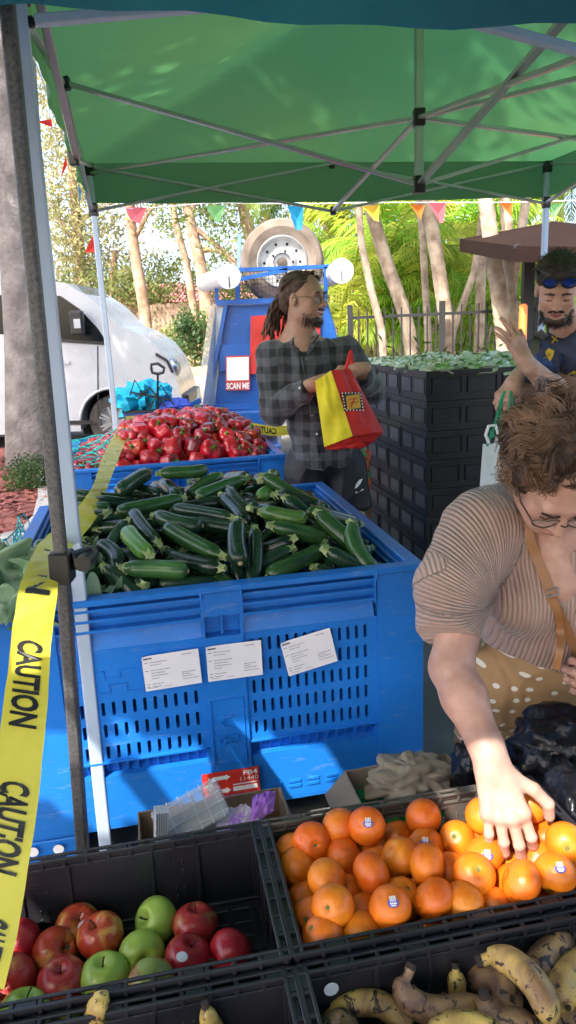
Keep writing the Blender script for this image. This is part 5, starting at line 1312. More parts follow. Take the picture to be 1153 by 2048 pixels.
# ---------------------------------------------------------------- apples
def applemat(name, red, base, thr, streak=1.0):
    m = bpy.data.materials.new(name); nt, N, L = nodes_of(m); out = N('ShaderNodeOutputMaterial'); b = N('ShaderNodeBsdfPrincipled'); L(b.outputs[0], out.inputs[0])
    tc = N('ShaderNodeTexCoord'); mp = N('ShaderNodeMapping'); mp.inputs['Scale'].default_value = (95,95,14); L(tc.outputs['Object'], mp.inputs[0])
    s = N('ShaderNodeTexNoise'); s.inputs['Scale'].default_value = 1; s.inputs['Detail'].default_value = 4; L(mp.outputs[0], s.inputs['Vector'])
    n = N('ShaderNodeTexNoise'); n.inputs['Scale'].default_value = 18; L(tc.outputs['Object'], n.inputs['Vector'])
    a = N('ShaderNodeMath'); a.operation = 'MULTIPLY_ADD'; a.inputs[1].default_value = .45*streak; L(s.outputs['Fac'], a.inputs[0]); L(n.outputs['Fac'], a.inputs[2])
    r = N('ShaderNodeValToRGB'); r.color_ramp.elements[0].position = thr; r.color_ramp.elements[1].position = thr+.16; r.color_ramp.elements[0].color = (*base, 1); r.color_ramp.elements[1].color = (*red, 1); L(a.outputs[0], r.inputs[0])
    v = N('ShaderNodeTexVoronoi'); v.inputs['Scale'].default_value = 170; L(tc.outputs['Object'], v.inputs['Vector']); mr = N('ShaderNodeMapRange'); mr.inputs['From Min'].default_value = .06; mr.inputs['From Max'].default_value = .13; mr.inputs['To Min'].default_value = .5; mr.inputs['To Max'].default_value = 0; L(v.outputs['Distance'], mr.inputs[0])
    mx = N('ShaderNodeMix'); mx.data_type = 'RGBA'; L(mr.outputs[0], mx.inputs[0]); L(r.outputs[0], mx.inputs[6]); mx.inputs[7].default_value = (.75,.62,.35,1); L(mx.outputs[2], b.inputs['Base Color'])
    b.inputs['Roughness'].default_value = .28; b.inputs['Subsurface Weight'].default_value = .06; b.inputs['Subsurface Radius'].default_value = (.01,.005,.003); return m
MA = [applemat('apple_red', (.42,.03,.03), (.55,.26,.10), .52), applemat('apple_crimson', (.40,.012,.024), (.48,.06,.05), .42, .6), applemat('apple_green', (.26,.42,.05), (.34,.50,.08), .6, .3), applemat('apple_blush', (.36,.05,.03), (.34,.40,.10), .68), applemat('apple_orange', (.48,.05,.02), (.66,.34,.08), .62, 1.3)]
M_cav = pmat('apple_cavity', (.24,.26,.07), .6, bump=0); M_stk2 = pmat('pale_sticker', (.62,.66,.72), .4, bump=0)
def apple_mesh(mt, seed):
    q = MB()
    def f(u, v):
        a = u*2*math.pi; p = math.pi*v; s = math.sin(p); r = .039*s*(1+.10*math.cos(p)*-1)*(1+.03*math.cos(5*a)*max(0,.5-v)*2+.02*math.sin(a+seed)); z = -.035*math.cos(p)
        top = max(0, 1-r/.019)**1.5 if v > .5 else 0; bot = max(0, 1-r/.013)**1.4 if v < .5 else 0
        return (r*math.cos(a), r*math.sin(a), z-.015*top+.008*bot)
    q.grid(f, 36, 26); return q.mesh('skin', mt, True)
AM = [apple_mesh(m, i) for i, m in enumerate(MA)]
q = MB(); q.tube([(0,0,.018),(.001,0,.030),(.004,.001,.042)], [.0016,.0012,.0018], 6); me_st = q.mesh('stalk', pmat('apple_stalk', (.10,.06,.03), .8, bump=0), True)
AP = [(290,490,4,(.2,-.3,.9),'orange red striped apple at the back left of the crate','s'),(75,570,1,(-.6,-.2,.7),'dark red apple behind the caution tape',''),(230,610,4,(.7,-.2,.5),'reddish striped apple left of centre',''),(420,575,4,(-.2,-.1,.9),'half yellow half red apple leaning against its neighbour',''),
 (575,510,2,(-.6,-.5,.6),'bright green apple at the back of the crate',''),(745,500,0,(.1,.2,1),'pinkish red apple upright at the back right',''),(845,600,1,(-.9,-.5,.2),'crimson apple with a yellow patch nearest the crate corner',''),(690,625,1,(.3,.1,.9),'crimson apple with a sticker between green ones','s'),
 (478,640,2,(.4,-.8,.4),'small green apple in the middle of the pile',''),(575,665,3,(.5,-.8,.4),'large green apple with a pink blush and deep cavity',''),(300,700,0,(.1,-.1,1),'large red striped apple at the front of the pile',''),(50,690,0,(-.1,-.95,.4),'apple with its stalk cavity facing out at the left',''),
 (135,775,2,(.2,.3,.9),'green apple against the front wall at the left',''),(15,810,1,(0,0,1),'dark red apple in the front left corner',''),(400,690,2,(0,0,1),'green apple mostly hidden under the red striped one',''),(440,760,0,(0,0,1),'apple tucked low against the front wall',''),(470,800,0,(0,0,1),'red apple tucked under the blushed green one','')]
rr = random.Random(31); pos = [lplane(x/1.9217, 1600+y/1.9217, -.128 if i not in (3,) else -.12) for i, (x, y, *_) in enumerate(AP)]
off = relax([(np.array([p]), np.array([.0405])) for p in pos], 20)
for (x, y, k, d, lab, fl), p, o in zip(AP, pos, off):
    p = p+Vector(o); l = M_A.inverted() @ p; l.y = min(max(l.y, -.355+.056), -.056); l.x = min(max(l.x, .056), .544); l.z = max(l.z, -.139); p = M_A @ l
    t = thing('apple', lab, 'apple', p, 'apples in the black crate'); t.scale = (1.12,)*3; t.rotation_mode = 'QUATERNION'; t.rotation_quaternion = Vector(d).normalized().to_track_quat('Z','Y') @ Matrix.Rotation(rr.uniform(0,6), 3, 'Z').to_quaternion()
    put('skin', AM[k], t, world=False); put('stalk', me_st, t, world=False)
    if fl:
        toc = (Vector((0,0,CAM_H))-p+Vector((-.4 if k == 1 else .5,0,.2))).normalized(); q_ = toc.to_track_quat('Z','Y'); ql = t.rotation_quaternion.inverted() @ q_
        a_ = put('sticker', STK[0].copy(), t, world=False); a_.data.materials[0] = M_stk2; a_.rotation_mode = 'QUATERNION'; a_.rotation_quaternion = ql; a_.scale = (.97,)*3

# ---------------------------------------------------------------- bananas
def banmat(name, c1, c2, thr):
    m = bpy.data.materials.new(name); nt, N, L = nodes_of(m); out = N('ShaderNodeOutputMaterial'); b = N('ShaderNodeBsdfPrincipled'); L(b.outputs[0], out.inputs[0]); tc = N('ShaderNodeTexCoord')
    n1 = N('ShaderNodeTexNoise'); n1.inputs['Scale'].default_value = 16; n1.inputs['Detail'].default_value = 5; n1.inputs['Distortion'].default_value = .6; L(tc.outputs['Object'], n1.inputs['Vector'])
    r = N('ShaderNodeValToRGB'); e = r.color_ramp.elements; e[0].position = thr-.14; e[0].color = (*c1, 1); e[1].position = thr+.12; e[1].color = (*c2, 1); L(n1.outputs['Fac'], r.inputs[0])
    n2 = N('ShaderNodeTexNoise'); n2.inputs['Scale'].default_value = 55; n2.inputs['Detail'].default_value = 4; n2.inputs['Distortion'].default_value = 1.2; L(tc.outputs['Object'], n2.inputs['Vector'])
    mr = N('ShaderNodeMapRange'); mr.inputs['From Min'].default_value = .565; mr.inputs['From Max'].default_value = .63; L(n2.outputs['Fac'], mr.inputs[0])
    mx = N('ShaderNodeMix'); mx.data_type = 'RGBA'; L(mr.outputs[0], mx.inputs[0]); L(r.outputs[0], mx.inputs[6]); mx.inputs[7].default_value = (.035,.018,.015,1); L(mx.outputs[2], b.inputs['Base Color'])
    b.inputs['Roughness'].default_value = .5; bp = N('ShaderNodeBump'); bp.inputs['Strength'].default_value = .4; bp.inputs['Distance'].default_value = .001; L(n2.outputs['Fac'], bp.inputs['Height']); L(bp.outputs[0], b.inputs['Normal']); return m
MBn = [banmat('brown_banana', (.15,.08,.055), (.42,.25,.10), .52), banmat('spotted_banana', (.20,.10,.05), (.60,.40,.11), .48), banmat('yellow_banana', (.30,.17,.06), (.60,.42,.10), .44)]
M_tip = pmat('banana_tip', (.03,.02,.015), .8, bump=0)
def spline(P, n=8):
    P = [Vector(p) for p in P]; P = [P[0]*2-P[1]]+P+[P[-1]*2-P[-2]]; out = []
    for i in range(1, len(P)-2):
        for k in range(n):
            t = k/n; out.append(.5*((2*P[i])+(P[i+1]-P[i-1])*t+(2*P[i-1]-5*P[i]+4*P[i+1]-P[i+2])*t*t+(3*P[i]-P[i-1]-3*P[i+1]+P[i+2])*t**3))
    out.append(P[-2]); return out
def banana(label, l, z, c, w=.0205, M=None, zs=None, stem=True):
    P = [lplane(x, y, zz, M) for (x, y), zz in zip(l, zs or [z]*len(l))]; S = spline(P, 8); n = len(S)
    t = thing('banana', label, 'banana', S[n//2]-Vector((0,0,w)), 'overripe bananas in the crates'); rs = []
    for i in range(n):
        u = i/(n-1); r = w*min(1, .36+1.9*u if stem and u < .34 else 1)*(1 if u < .8 else math.sqrt(max(.06, 1-((u-.8)/.2)**2)))
        if stem and u < .13: r = w*.40
        if not stem and u < .15: r = w*math.sqrt(max(.1, 1-((.15-u)/.15)**2))
        rs.append(r)
    prof = [((1+.07*math.cos(5*a))*math.cos(a), (1+.07*math.cos(5*a))*math.sin(a)) for a in [2*math.pi*i/15 for i in range(15)]]
    q = MB(); q.tube(S, rs, 15, True, prof); part('peel', q, MBn[c], t, 60)
    q = MB(); d = (S[-1]-S[-2]).normalized(); q.tube([S[-1]-d*.003, S[-1]+d*.004], [.006,.004], 8)
    part('tip', q, M_tip, t)
    if stem: q = MB(); d = (S[0]-S[1]).normalized(); q.tube([S[0]-d*.002, S[0]+d*.007], [w*.46,w*.40], 8); part('stem_end', q, M_tip, t)
def zb(l): return [(553+x/1.9217, 1780+y/1.9217) for x, y in l]
banana('large spotted banana with a yellow stem arching over the pile at right', zb([(785,272),(850,258),(930,300),(1010,390),(1060,520)]), -.05, 1, .0225, zs=[-.03,-.025,-.02,-.03,-.05])
banana('curved brown banana with its stem pointing up in the middle', zb([(515,302),(490,385),(560,452),(680,462),(800,432)]), -.08, 0, .021, zs=[-.03,-.05,-.075,-.075,-.08])
banana('long spotted banana lying at the left of the crate', zb([(165,500),(270,440),(390,435),(480,490),(510,530)]), -.10, 1, .020, zs=[-.12,-.09,-.09,-.10,-.11])
banana('short banana end poking out behind the curved brown one', zb([(400,400),(480,360),(580,345),(662,395)]), -.12, 1, .019)
banana('banana stem standing upright behind the pile', zb([(688,295),(692,350),(700,440),(720,520)]), -.10, 2, .015, zs=[-.06,-.08,-.12,-.14])
banana('fat brown mottled banana under the arching one', zb([(735,350),(830,335),(885,390),(880,520)]), -.10, 0, .024, zs=[-.11,-.09,-.09,-.12], stem=False)
banana('upper brown banana of the pair at the right edge', zb([(1140,170),(1090,215),(1030,270),(990,360)]), -.06, 0, .025)
banana('yellow brown banana under the pair at the right edge', zb([(1230,200),(1160,290),(1100,380),(1120,450)]), -.055, 1, .024)
banana('banana with a split black stem at the bottom of the pile', zb([(800,405),(815,450),(860,500),(1000,510)]), -.07, 0, .020, zs=[-.04,-.06,-.07,-.07])
banana('flat lying yellow banana cut by the bottom edge', zb([(560,560),(650,520),(760,515),(860,560)]), -.06, 2, .018)
banana('dark banana in the bottom left of the crate', zb([(180,560),(240,500),(270,520),(300,580)]), -.09, 0, .017, stem=False)
banana('brown banana deep in the crate at right', zb([(960,560),(1040,520),(1150,500),(1240,520)]), -.10, 0, .021)
def za(l): return [(x/1.9217, 1600+y/1.9217) for x, y in l]
banana('yellow banana end sticking up in the lower left crate', za([(330,960),(350,880),(385,800),(420,792)]), -.02, 2, .021, zs=[-.12,-.08,-.02,-.015], stem=False)
banana('small banana tip in the bottom left corner', za([(180,920),(220,862),(260,850),(310,860)]), -.04, 2, .016, stem=False)
banana('banana stem poking up in the lower left crate', za([(790,792),(800,830),(830,880),(850,960)]), -.05, 2, .014, zs=[-.02,-.04,-.08,-.1])
q = MB(); p = lplane(665, 1972, -.06); toc = (Vector((0,-1,.2))).normalized()
t = thing('round_sticker', 'round white sticker inside the back wall of the banana crate', 'sticker', M_B @ Vector((.055,-.014,-.045)), None); t.rotation_euler = M_B.to_euler(); q.lathe([(0,-.0015),(.012,-.0015),(.0122,-.0005)], 20, 'y'); put('disc', q.mesh('disc', M_pw), t, world=False)

# ================================================================ cardboard boxes behind the crates
M_card = pmat('cardboard', (.30,.19,.115), .85, col2=(.36,.24,.15), scale=6, bump=.15, bscale=90); M_cardg = pmat('grey_cardboard', (.26,.215,.17), .85, var=.08, scale=5)
def cbox(label, bl, br, depth, h, mt, flaps):
    bl = Vector(bl); br = Vector(br); e = (br-bl); W = e.length; e.normalize(); n_ = Vector((e.y,-e.x,0)).normalized(); z1 = bl.z; z0 = z1-h
    t = thing('cardboard_box', label, 'box', (bl.x,bl.y,z0)); th = .004
    def wl(nm, a, b): q = MB(); q.bar(a+Vector((0,0,(z0-z1)/2)), b+Vector((0,0,(z0-z1)/2)), th, h, up=(0,0,1)); part(nm, q, mt, t)
    fl = bl+n_*depth; fr = br+n_*depth
    wl('side', bl, br); wl('side', bl-e*0, fl); wl('side', br, fr); wl('side', fl, fr)
    q = MB(); q.add([Vector((p.x,p.y,z0)) for p in (bl,br,fr,fl)]+[Vector((p.x,p.y,z0+.004)) for p in (bl,br,fr,fl)], [(0,1,2,3),(4,5,6,7)]); part('bottom', q, mt, t)
    for a, b, out in flaps(bl, br, fl, fr, e, n_):
        q = MB(); vs = [a, b, b+out-(b-a)*.06, a+out+(b-a)*.06]; up = (b-a).cross(out).normalized()*th
        q.add(vs+[v+up for v in vs], [(0,1,2,3),(7,6,5,4),(0,4,5,1),(1,5,6,2),(2,6,7,3),(3,7,4,0)]); part('flap', q, mt, t)
    return t
a, b = atz(277,1625,.30), atz(558,1575,.30)
cbox('brown cardboard box holding plastic packets beside the apple crate', a, b, .21, .27, M_card, lambda bl,br,fl,fr,e,n_: [(br, fr, e*.03+Vector((0,0,-.10)))])
a2, b2 = atz(690,1542,.30), atz(893,1508,.30)
cbox('grey brown cardboard box holding a paper bag behind the oranges', a2, b2, .24, .27, M_cardg, lambda bl,br,fl,fr,e,n_: [(bl, fl, -e*.06+Vector((0,0,-.05)))])
for bxn, (aa, bb) in (('upturned', (a, b)), ('second upturned', (a2, b2))):   # a crate under each box
    c_ = (aa+bb)/2
M_clear = pmat('clear_plastic', (.75,.78,.82), .12, bump=.3, bscale=30, alpha=.34, spec=.8)
def punnet(label, c, sx, sy, sz, rot):
    t = thing('punnet', label, 'plastic punnet', c); M = Matrix.Rotation(rot[2],4,'Z')@Matrix.Rotation(rot[1],4,'Y')@Matrix.Rotation(rot[0],4,'X'); t.rotation_euler = M.to_euler()
    q = MB(); q.box((-sx/2,-sy/2,-sz/2),(sx/2,sy/2,sz/2)); o = put('shell', q.mesh('shell', M_clear), t, world=False); md = o.modifiers.new('b','BEVEL'); md.width = .005; md.segments = 2
    q = MB()
    for i in range(6): x = -sx/2+sx*(i+.5)/6; q.box((x-.001,-sy/2-.0015,-sz/2),(x+.001,sy/2+.0015,sz/2)); 
    for i in range(4): y = -sy/2+sy*(i+.5)/4; q.box((-sx/2,y-.001,sz/2),(sx/2,y+.001,sz/2+.0015))
    put('rib', q.mesh('rib', pmat('plastic_edge', (.55,.6,.66), .2, bump=0)), t, world=False)
punnet('ribbed clear plastic punnet lying slanted in the cardboard box', at(385,1632,1.49), .17,.10,.045, (.5,-.35,.3))
punnet('small clear plastic container standing on end in the box', at(322,1648,1.43), .03,.03,.075, (0,.1,.3))
M_foil = pmat('purple_foil', (.30,.05,.50), .22, col2=(.52,.20,.70), scale=8, bump=.8, bscale=14, bdist=.01); M_foilp = pmat('pale_foil', (.62,.45,.60), .25, col2=(.70,.62,.72), scale=12, bump=.6, bscale=18, bdist=.006)
t = thing('snack_packet', 'crinkled purple and silver packet printed ICAL TRA OR in the box', 'packet', at(500,1600,1.55)-Vector((0,0,.1)))
def pillow(nm, corners, mt, puff=.02):
    A,B_,Cq,Dq = [at(*c) for c in corners]; nn = (B_-A).cross(Dq-A).normalized(); nn = nn if nn.y < 0 else -nn
    q = MB()
    def f(u, v):
        p = A.lerp(B_, u).lerp(Dq.lerp(Cq, u), v); b_ = (math.sin(math.pi*u)*math.sin(math.pi*v))**.5
        return tuple(p + nn*(puff*b_ + .008*mnoise.noise(Vector((u*6, v*5, puff*99)))))
    q.grid(f, 18, 14); return part(nm, q, mt, t, False)
pillow('foil_top', [(505,1594,1.55),(552,1582,1.57),(548,1622,1.50),(500,1650,1.46)], M_foil, .018); pk = pillow('foil_front', [(440,1625,1.50),(492,1606,1.53),(520,1640,1.47),(430,1668,1.42)], M_foilp, .014)
vv, ff = text_mb('TRA', 1, .03); 
for txt, (x, y), w, h in (('ICAL',(462,1633),30,10), ('TRA',(455,1645),28,11), ('OR',(450,1658),24,10)):
    vs, fs = text_mb(txt, 1, .03); wd = max(v[0] for v in vs); o0 = at(x, y, 1.44); ex = at(x+w, y-w*.28, 1.45)-o0; ez = at(x+h*.25, y-h, 1.455)-o0
    q = MB(); q.add([o0+ex*(v[0]/wd)+ez*(v[1]/.72)-Vector((0,.015,0)) for v in vs], fs); put('lettering', q.mesh('lettering', M_foil), pk).location = (0,0,0)
crumple('paper_bag', 'crumpled brown paper bag in the grey cardboard box', 'bag', atz(815,1548,.27)+Vector((0,-.02,0)), (.10,.08,.05), pmat('kraft_paper', (.30,.25,.19), .85, col2=(.36,.30,.23), scale=5, bump=.5, bscale=14, bdist=.008), 6, .45, 34, True)
crumple('plastic_bag', 'green plastic bag tucked beneath the paper bag behind the crate', 'bag', atz(800,1590,.20)+Vector((0,-.02,0)), (.13,.07,.06), pmat('green_film', (.01,.24,.06), .25, col2=(.02,.36,.10), bump=.5, bscale=14, bdist=.01), 8, .3, 30, True)
# two plastic milk crates standing under the boxes
# ================================================================ stack of black folding crates on a blue pallet
M_fold = pmat('folding_crate_plastic', (.008,.009,.011), .42, var=.3, scale=8, bump=.15, bscale=70); M_panel = pmat('crate_side_panel', (.035,.039,.043), .34, col2=(.062,.068,.074), scale=14, bump=.35, bscale=40, rand=.25)
M_mark = pmat('white_scuff', (.55,.58,.60), .6, bump=0)
SO = Vector((.72, 3.65, 0))
def Sp(s, t, z): return SO + U*s + Vd*t + UP*z
def fcrate_meshes(L, D, H):
    R_ = {}
    q = MB(); t_ = .018
    for a, b in (((0,0),(L,t_)), ((0,D-t_),(L,D)), ((0,t_+.0002),(t_,D-t_-.0002)), ((L-t_,t_+.0002),(L,D-t_-.0002))):
        q.box((a[0],a[1],H-.02), (b[0],b[1],H)); 
    R_['rim'] = q
    q = MB(); q.box((.004,.004,0), (L-.004,D-.004,.016)); R_['base'] = q
    def wall(W):
        q = MB(); q.box((.006,.010,.017), (W-.006,.017,H-.021))
        k = 3 if W > .5 else 2
        for i in range(k+1): x = (W-.024)*i/k; q.box((x,.0035,.017), (x+.024,.010,H-.021))
        q.box((.0,.004,.0165), (W,.010,.034)); q.box((.002,.0045,H-.034), (W-.002,.010,H-.0215)); return q
    def panels(W):
        out = []; k = 3 if W > .5 else 2; pw = (W-.024)/k
        for i in range(k):
            q = MB(); x0_, x1_ = pw*i+.034, pw*(i+1)-.012; q.box((x0_,.0015,.036), (x1_,.0095,H-.036))
            for j in range(9): x = x0_+(x1_-x0_)*j/9; q.box((x+.002,.0002,H-.043), (x+.006,.0095,H-.0362))
            q.box(((x0_+x1_)/2-.022,.0,.05), ((x0_+x1_)/2+.022,.0015,.054)); out.append(q)
        return out
    R_['wl'] = wall(L); R_['wd'] = wall(D); R_['pl'] = panels(L); R_['pd'] = panels(D)
    return R_
FC = {}
def fcrate(label, s, t, z, L, D, H, grp):
    key = (L, D)
    if key not in FC:
        R_ = fcrate_meshes(L, D, H); d = {'rim': R_['rim'].mesh('rim', M_fold), 'base': R_['base'].mesh('base', M_fold), 'wl': R_['wl'].mesh('wall', M_fold), 'wd': R_['wd'].mesh('wall', M_fold),
             'pl': [q.mesh('panel', M_panel) for q in R_['pl']], 'pd': [q.mesh('panel', M_panel) for q in R_['pd']]}; FC[key] = d
    d = FC[key]; o = Sp(s, t, z); c = thing('folding_crate', label, 'crate', o, grp, YAW)
    if 'front_shade' not in d: d['front_shade'] = {k: [me.copy() for me in d['p'+k]] for k in 'l'}; [me.materials.__setitem__(0, M_fold) for me in d['front_shade']['l']]  # side panels stay lighter, front ones darker: light from the left put into colour
    put('rim', d['rim'], c, world=False); put('base', d['base'], c, world=False)
    for k, loc, rz in (('l',(0,0,0),0), ('l',(L,D,0),math.pi), ('d',(0,D,0),-math.pi/2), ('d',(L,0,0),math.pi/2)):
        w = put('wall', d['w'+k], c, world=False); w.location = loc; w.rotation_euler = (0,0,rz)
        for me in (d['front_shade']['l'] if loc == (0,0,0) else d['p'+k]): put('panel', me, w, world=False)
    return c
CH = .15; ordn = ['lowest','second lowest','third lowest','middle','third from top','second from top','top']
for lv in range(7):
    z = .14+lv*CH; A_ = (lv % 2 == 0)      # even levels: short sides face left
    J = R.uniform(-.006,.006)
    if A_:
        for r_ in range(3):
            fcrate('black folding crate in the %s layer, %s along the left face' % (ordn[lv], ['near corner','middle','far end'][r_]), J, .395*r_, z, .595, .393, CH-.002, 'folding crates stacked on the blue pallet')
        for r_ in ((0,1,2) if lv == 6 else (0,)): fcrate('black folding crate in the %s layer, %s right hand side' % (ordn[lv], ['front','middle','back'][r_]), .60+J, .395*r_, z, .595, .393, CH-.002, 'folding crates stacked on the blue pallet')
    else:
        for r_ in range(2): fcrate('black folding crate in the %s layer, %s half of the left face' % (ordn[lv], ['near','far'][r_]), J, .598*r_, z, .393, .595, CH-.002, 'folding crates stacked on the blue pallet')
        for c_ in (1,2): fcrate('black folding crate in the %s layer, %s across the front' % (ordn[lv], ['second','third'][c_-1]), .397*c_+J, 0, z, .393, .595, CH-.002, 'folding crates stacked on the blue pallet')
# sticker and scuffs on the front face
t = thing('crate_label', 'small white strip label on the front face of the crate stack', 'label', Sp(.36,-.004,.79), None, YAW); q = MB(); q.box((0,-.001,0),(.075,.001,.016)); put('strip', q.mesh('strip', M_mark), t, world=False)
q = MB()
for i in range(5): q.box((.008+.012*i,-.0018,.004),(.016+.012*i,-.0012,.012))
put('print', q.mesh('print', M_ink), t, world=False)
# pallet
t = thing('pallet', 'blue plastic pallet under the black crate stack', 'pallet', Sp(.6,.6,0), None)
q = MB(); q.M = Matrix.Translation(SO) @ Matrix.Rotation(YAW,4,'Z')
for i in range(7): q2 = MB(); q2.M = q.M; y = -.01+.172*i; q2.box((-.02,y,.118),(1.21,y+.135,.139)); part('board', q2, M_blue, t)
for x in (-.02,.53,1.08):
    q2 = MB(); q2.M = q.M; q2.box((x,-.01,.0),(x+.13,1.16,.022)); part('runner', q2, M_blue, t)
    for y in (-.01,.5,1.02): q2 = MB(); q2.M = q.M; q2.box((x,y,.0225),(x+.13,y+.14,.1175)); part('block', q2, M_blue, t)
# bagged greens on the top crates
M_bagg = pmat('bagged_greens', (.15,.34,.05), .16, col2=(.60,.70,.50), scale=22, bump=1, bscale=45, bdist=.012, spec=.7, mixpos=(.34,.56), coat=.5)
rr = random.Random(61); n = 0
spots = []
for cs, ct_, wd, dp in ((0,0,.595,.393),(0,.395,.595,.393),(0,.79,.595,.393),(.6,0,.595,.393),(.6,.395,.595,.393),(.6,.79,.595,.393)):
    for i in range(3):
        for j in range(2): spots.append((cs+.11+.19*i+rr.uniform(-.015,.015), ct_+.10+.19*j))
names = ['clear bag of leafy greens lying in the open top crate']
for s, t_ in spots:
    c = Sp(s, t_, 1.175+rr.uniform(-.01,.02))
    t = crumple('greens_bag', 'bag of greens on the %s crates, %s' % (['left','left centre','right centre','right'][min(3, int(s/.3))], ['at the front edge','just behind the front edge','in the middle','towards the back','at the back edge'][min(4, int(t_/.24))]), 'bag', c, (.102,.10,.036), M_bagg, rr.uniform(1,50), .6, 11); t['group'] = 'bags of greens on the crate stack'
    m = MB(); leaves(m, tuple(c+Vector((0,0,.0))), (.10,.09,.045), 16, .026, rr, .3, 0, 4); part('leaf_blade', m, M_gumleaf, t, stuff=True)

# ================================================================ caution tape
M_tape = pmat('caution_yellow', (.66,.57,.05), .32, col2=(.72,.66,.10), scale=3, bump=.35, bscale=22, bdist=.003, transl=.2)
M_tink = pmat('tape_black', (.015,.015,.015), .4, bump=0)
def tape(label, ctrl, width, words):
    """ctrl: list of (point, edge direction); text runs along the ribbon"""
    P = spline([c[0] for c in ctrl], 16); E = spline([Vector(c[1]).normalized() for c in ctrl], 16); n = len(P); S = [0]
    for i in range(1, n): S.append(S[-1]+(P[i]-P[i-1]).length)
    def fr(s):
        s = min(max(s, 0), S[-1]-1e-5); i = 0
        while i < n-2 and S[i+1] < s: i += 1
        f = (s-S[i])/(S[i+1]-S[i]); return P[i].lerp(P[i+1], f), E[i].lerp(E[i+1], f).normalized(), (P[i+1]-P[i]).normalized()
    def pt(s, w, o=0):
        p, e, t_ = fr(s); nn = t_.cross(e).normalized(); nn = nn if nn.y < 0 else -nn
        return p + e*(w*width) + nn*(o + .0035*math.sin(s*38+w*4)*(abs(w)*2) + .0012*math.sin(s*90+w*9))
    t = thing('caution_tape', label, 'tape', P[n//2]); m = int(S[-1]/.012)
    q = MB(); q.grid(lambda u, v: tuple(pt(u*S[-1], v-.5)), m, 8); part('ribbon', q, M_tape, t, True)
    def s_at(py):
        for i in range(n):
            v = P[i]-Vector((0,0,CAM_H)); y = 1024+CAM_F*v.dot(_DN)/v.dot(_FW)
            if y > py: return S[i-1]+(S[i]-S[i-1])*.5 if i else 0
        return S[-1]
    for wd, ya, yb, mir in words:
        sa, sb = (s_at(ya), s_at(yb)) if ya > 5 else (ya*S[-1], yb*S[-1])
        vs, fs = text_mb(wd, 1, .035); wid = max(v[0] for v in vs); out = []
        for v in vs:
            a = v[0]/wid; a = 1-a if mir else a
            out.append(tuple(pt(sa+(sb-sa)*a, (v[1]/.72-.5)*.60, .0016)))
        q = MB(); q.add(out, fs); part('lettering', q, M_tink, t)
    return S[-1]
def cpt(x, y, d): # point at axial distance d
    v = ray(x, y); return Vector((0,0,CAM_H)) + v*d
def edge(x0_, y0_, x1_, y1_, d0, d1): return (cpt(x1_,y1_,d1)-cpt(x0_,y0_,d0))
ctl = [(cpt(251,845,4.72), edge(244,845,258,845,4.7,4.75)), (cpt(240,875,4.0), edge(228,873,252,878,4,4.03)), (cpt(222,915,3.2), edge(205,912,240,918,3.2,3.25)), (cpt(200,975,2.55), edge(180,968,222,982,2.5,2.6)),
       (cpt(177,1022,2.25), edge(158,1010,195,1035,2.25,2.3)), (cpt(146,1060,1.98), edge(125,1050,165,1072,1.95,2.0)), (cpt(112,1092,1.72), edge(80,1085,140,1100,1.7,1.73)), (cpt(85,1150,1.48), edge(55,1145,120,1155,1.46,1.5)),
       (cpt(68,1240,1.33), edge(30,1236,108,1246,1.33,1.33)), (cpt(57,1350,1.24), edge(14,1346,98,1356,1.24,1.24)), (cpt(42,1500,1.15), edge(-3,1493,86,1508,1.15,1.15)), (cpt(20,1660,1.08), edge(-25,1650,68,1672,1.08,1.08)),
       (cpt(-8,1820,1.03), edge(-55,1805,45,1835,1.03,1.03)), (cpt(-40,1960,.99), edge(-90,1940,10,1980,1,1))]
L_t = tape('yellow caution tape sweeping past the posts into the lower left', ctl, .072, [('CAUTION',1062,1190,False),('CAUTION',1280,1452,False),('CAUTION',1562,1745,False),('CAUTION',1835,1960,False),('CAUTION',880,935,True),('CAUTION',948,1012,True)])
c2 = [(at(252,843,4.72), UP), (at(300,842,4.9), UP), (at(360,850,5.0), UP), (at(430,853,5.0), UP+Vector((0,.3,0))), (at(480,851,5.0), UP+Vector((0,.4,0))), (at(555,862,5.0), UP), (at(640,850,5.05), UP), (at(760,830,5.1), UP)]
tape('yellow caution tape strung behind the capsicum heap from the far leg', c2, .068, [('CAUTION',.02,.115,True),('CAUTION',.19,.30,True),('CAUTION',.38,.47,True),('CAUTION',.50,.60,True)])
# ================================================================ people
from mathutils.bvhtree import BVHTree
def skin(name, c, c2):
    return pmat(name, c, .48, col2=c2, scale=26, bump=.25, bscale=300, bdist=.0006, sss=.10, spec=.4)
M_skinW = skin('fair_skin', (.44,.235,.175), (.54,.32,.25)); M_skinD = skin('olive_skin', (.38,.20,.135), (.47,.27,.19)); M_skinR = skin('tanned_skin', (.46,.24,.165), (.56,.33,.24))
M_lip = pmat('lips', (.34,.10,.09), .45, bump=0); M_eye = pmat('eye_white', (.7,.68,.65), .2, bump=0); M_iris = pmat('dark_iris', (.02,.012,.01), .15, bump=0); M_nail = pmat('nail', (.62,.36,.32), .25, bump=0)
M_teeth = pmat('teeth', (.75,.72,.66), .3, bump=0)
M_hairB = pmat('dark_brown_hair', (.018,.010,.007), .5, col2=(.05,.028,.018), scale=30, bump=.3, bscale=90); M_dread = pmat('dreadlock_hair', (.035,.02,.014), .75, col2=(.12,.07,.045), scale=40, bump=1, bscale=140, bdist=.004)
M_hairW = pmat('curly_brown_hair', (.065,.035,.022), .45, col2=(.26,.145,.08), scale=9, bump=0)
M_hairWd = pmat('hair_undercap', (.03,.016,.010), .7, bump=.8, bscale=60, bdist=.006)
def frame_of(fwd, up):
    f = Vector(fwd).normalized(); u = Vector(up); s = f.cross(u).normalized(); u = s.cross(f).normalized(); return s, f, u      # s: the person's right when facing f
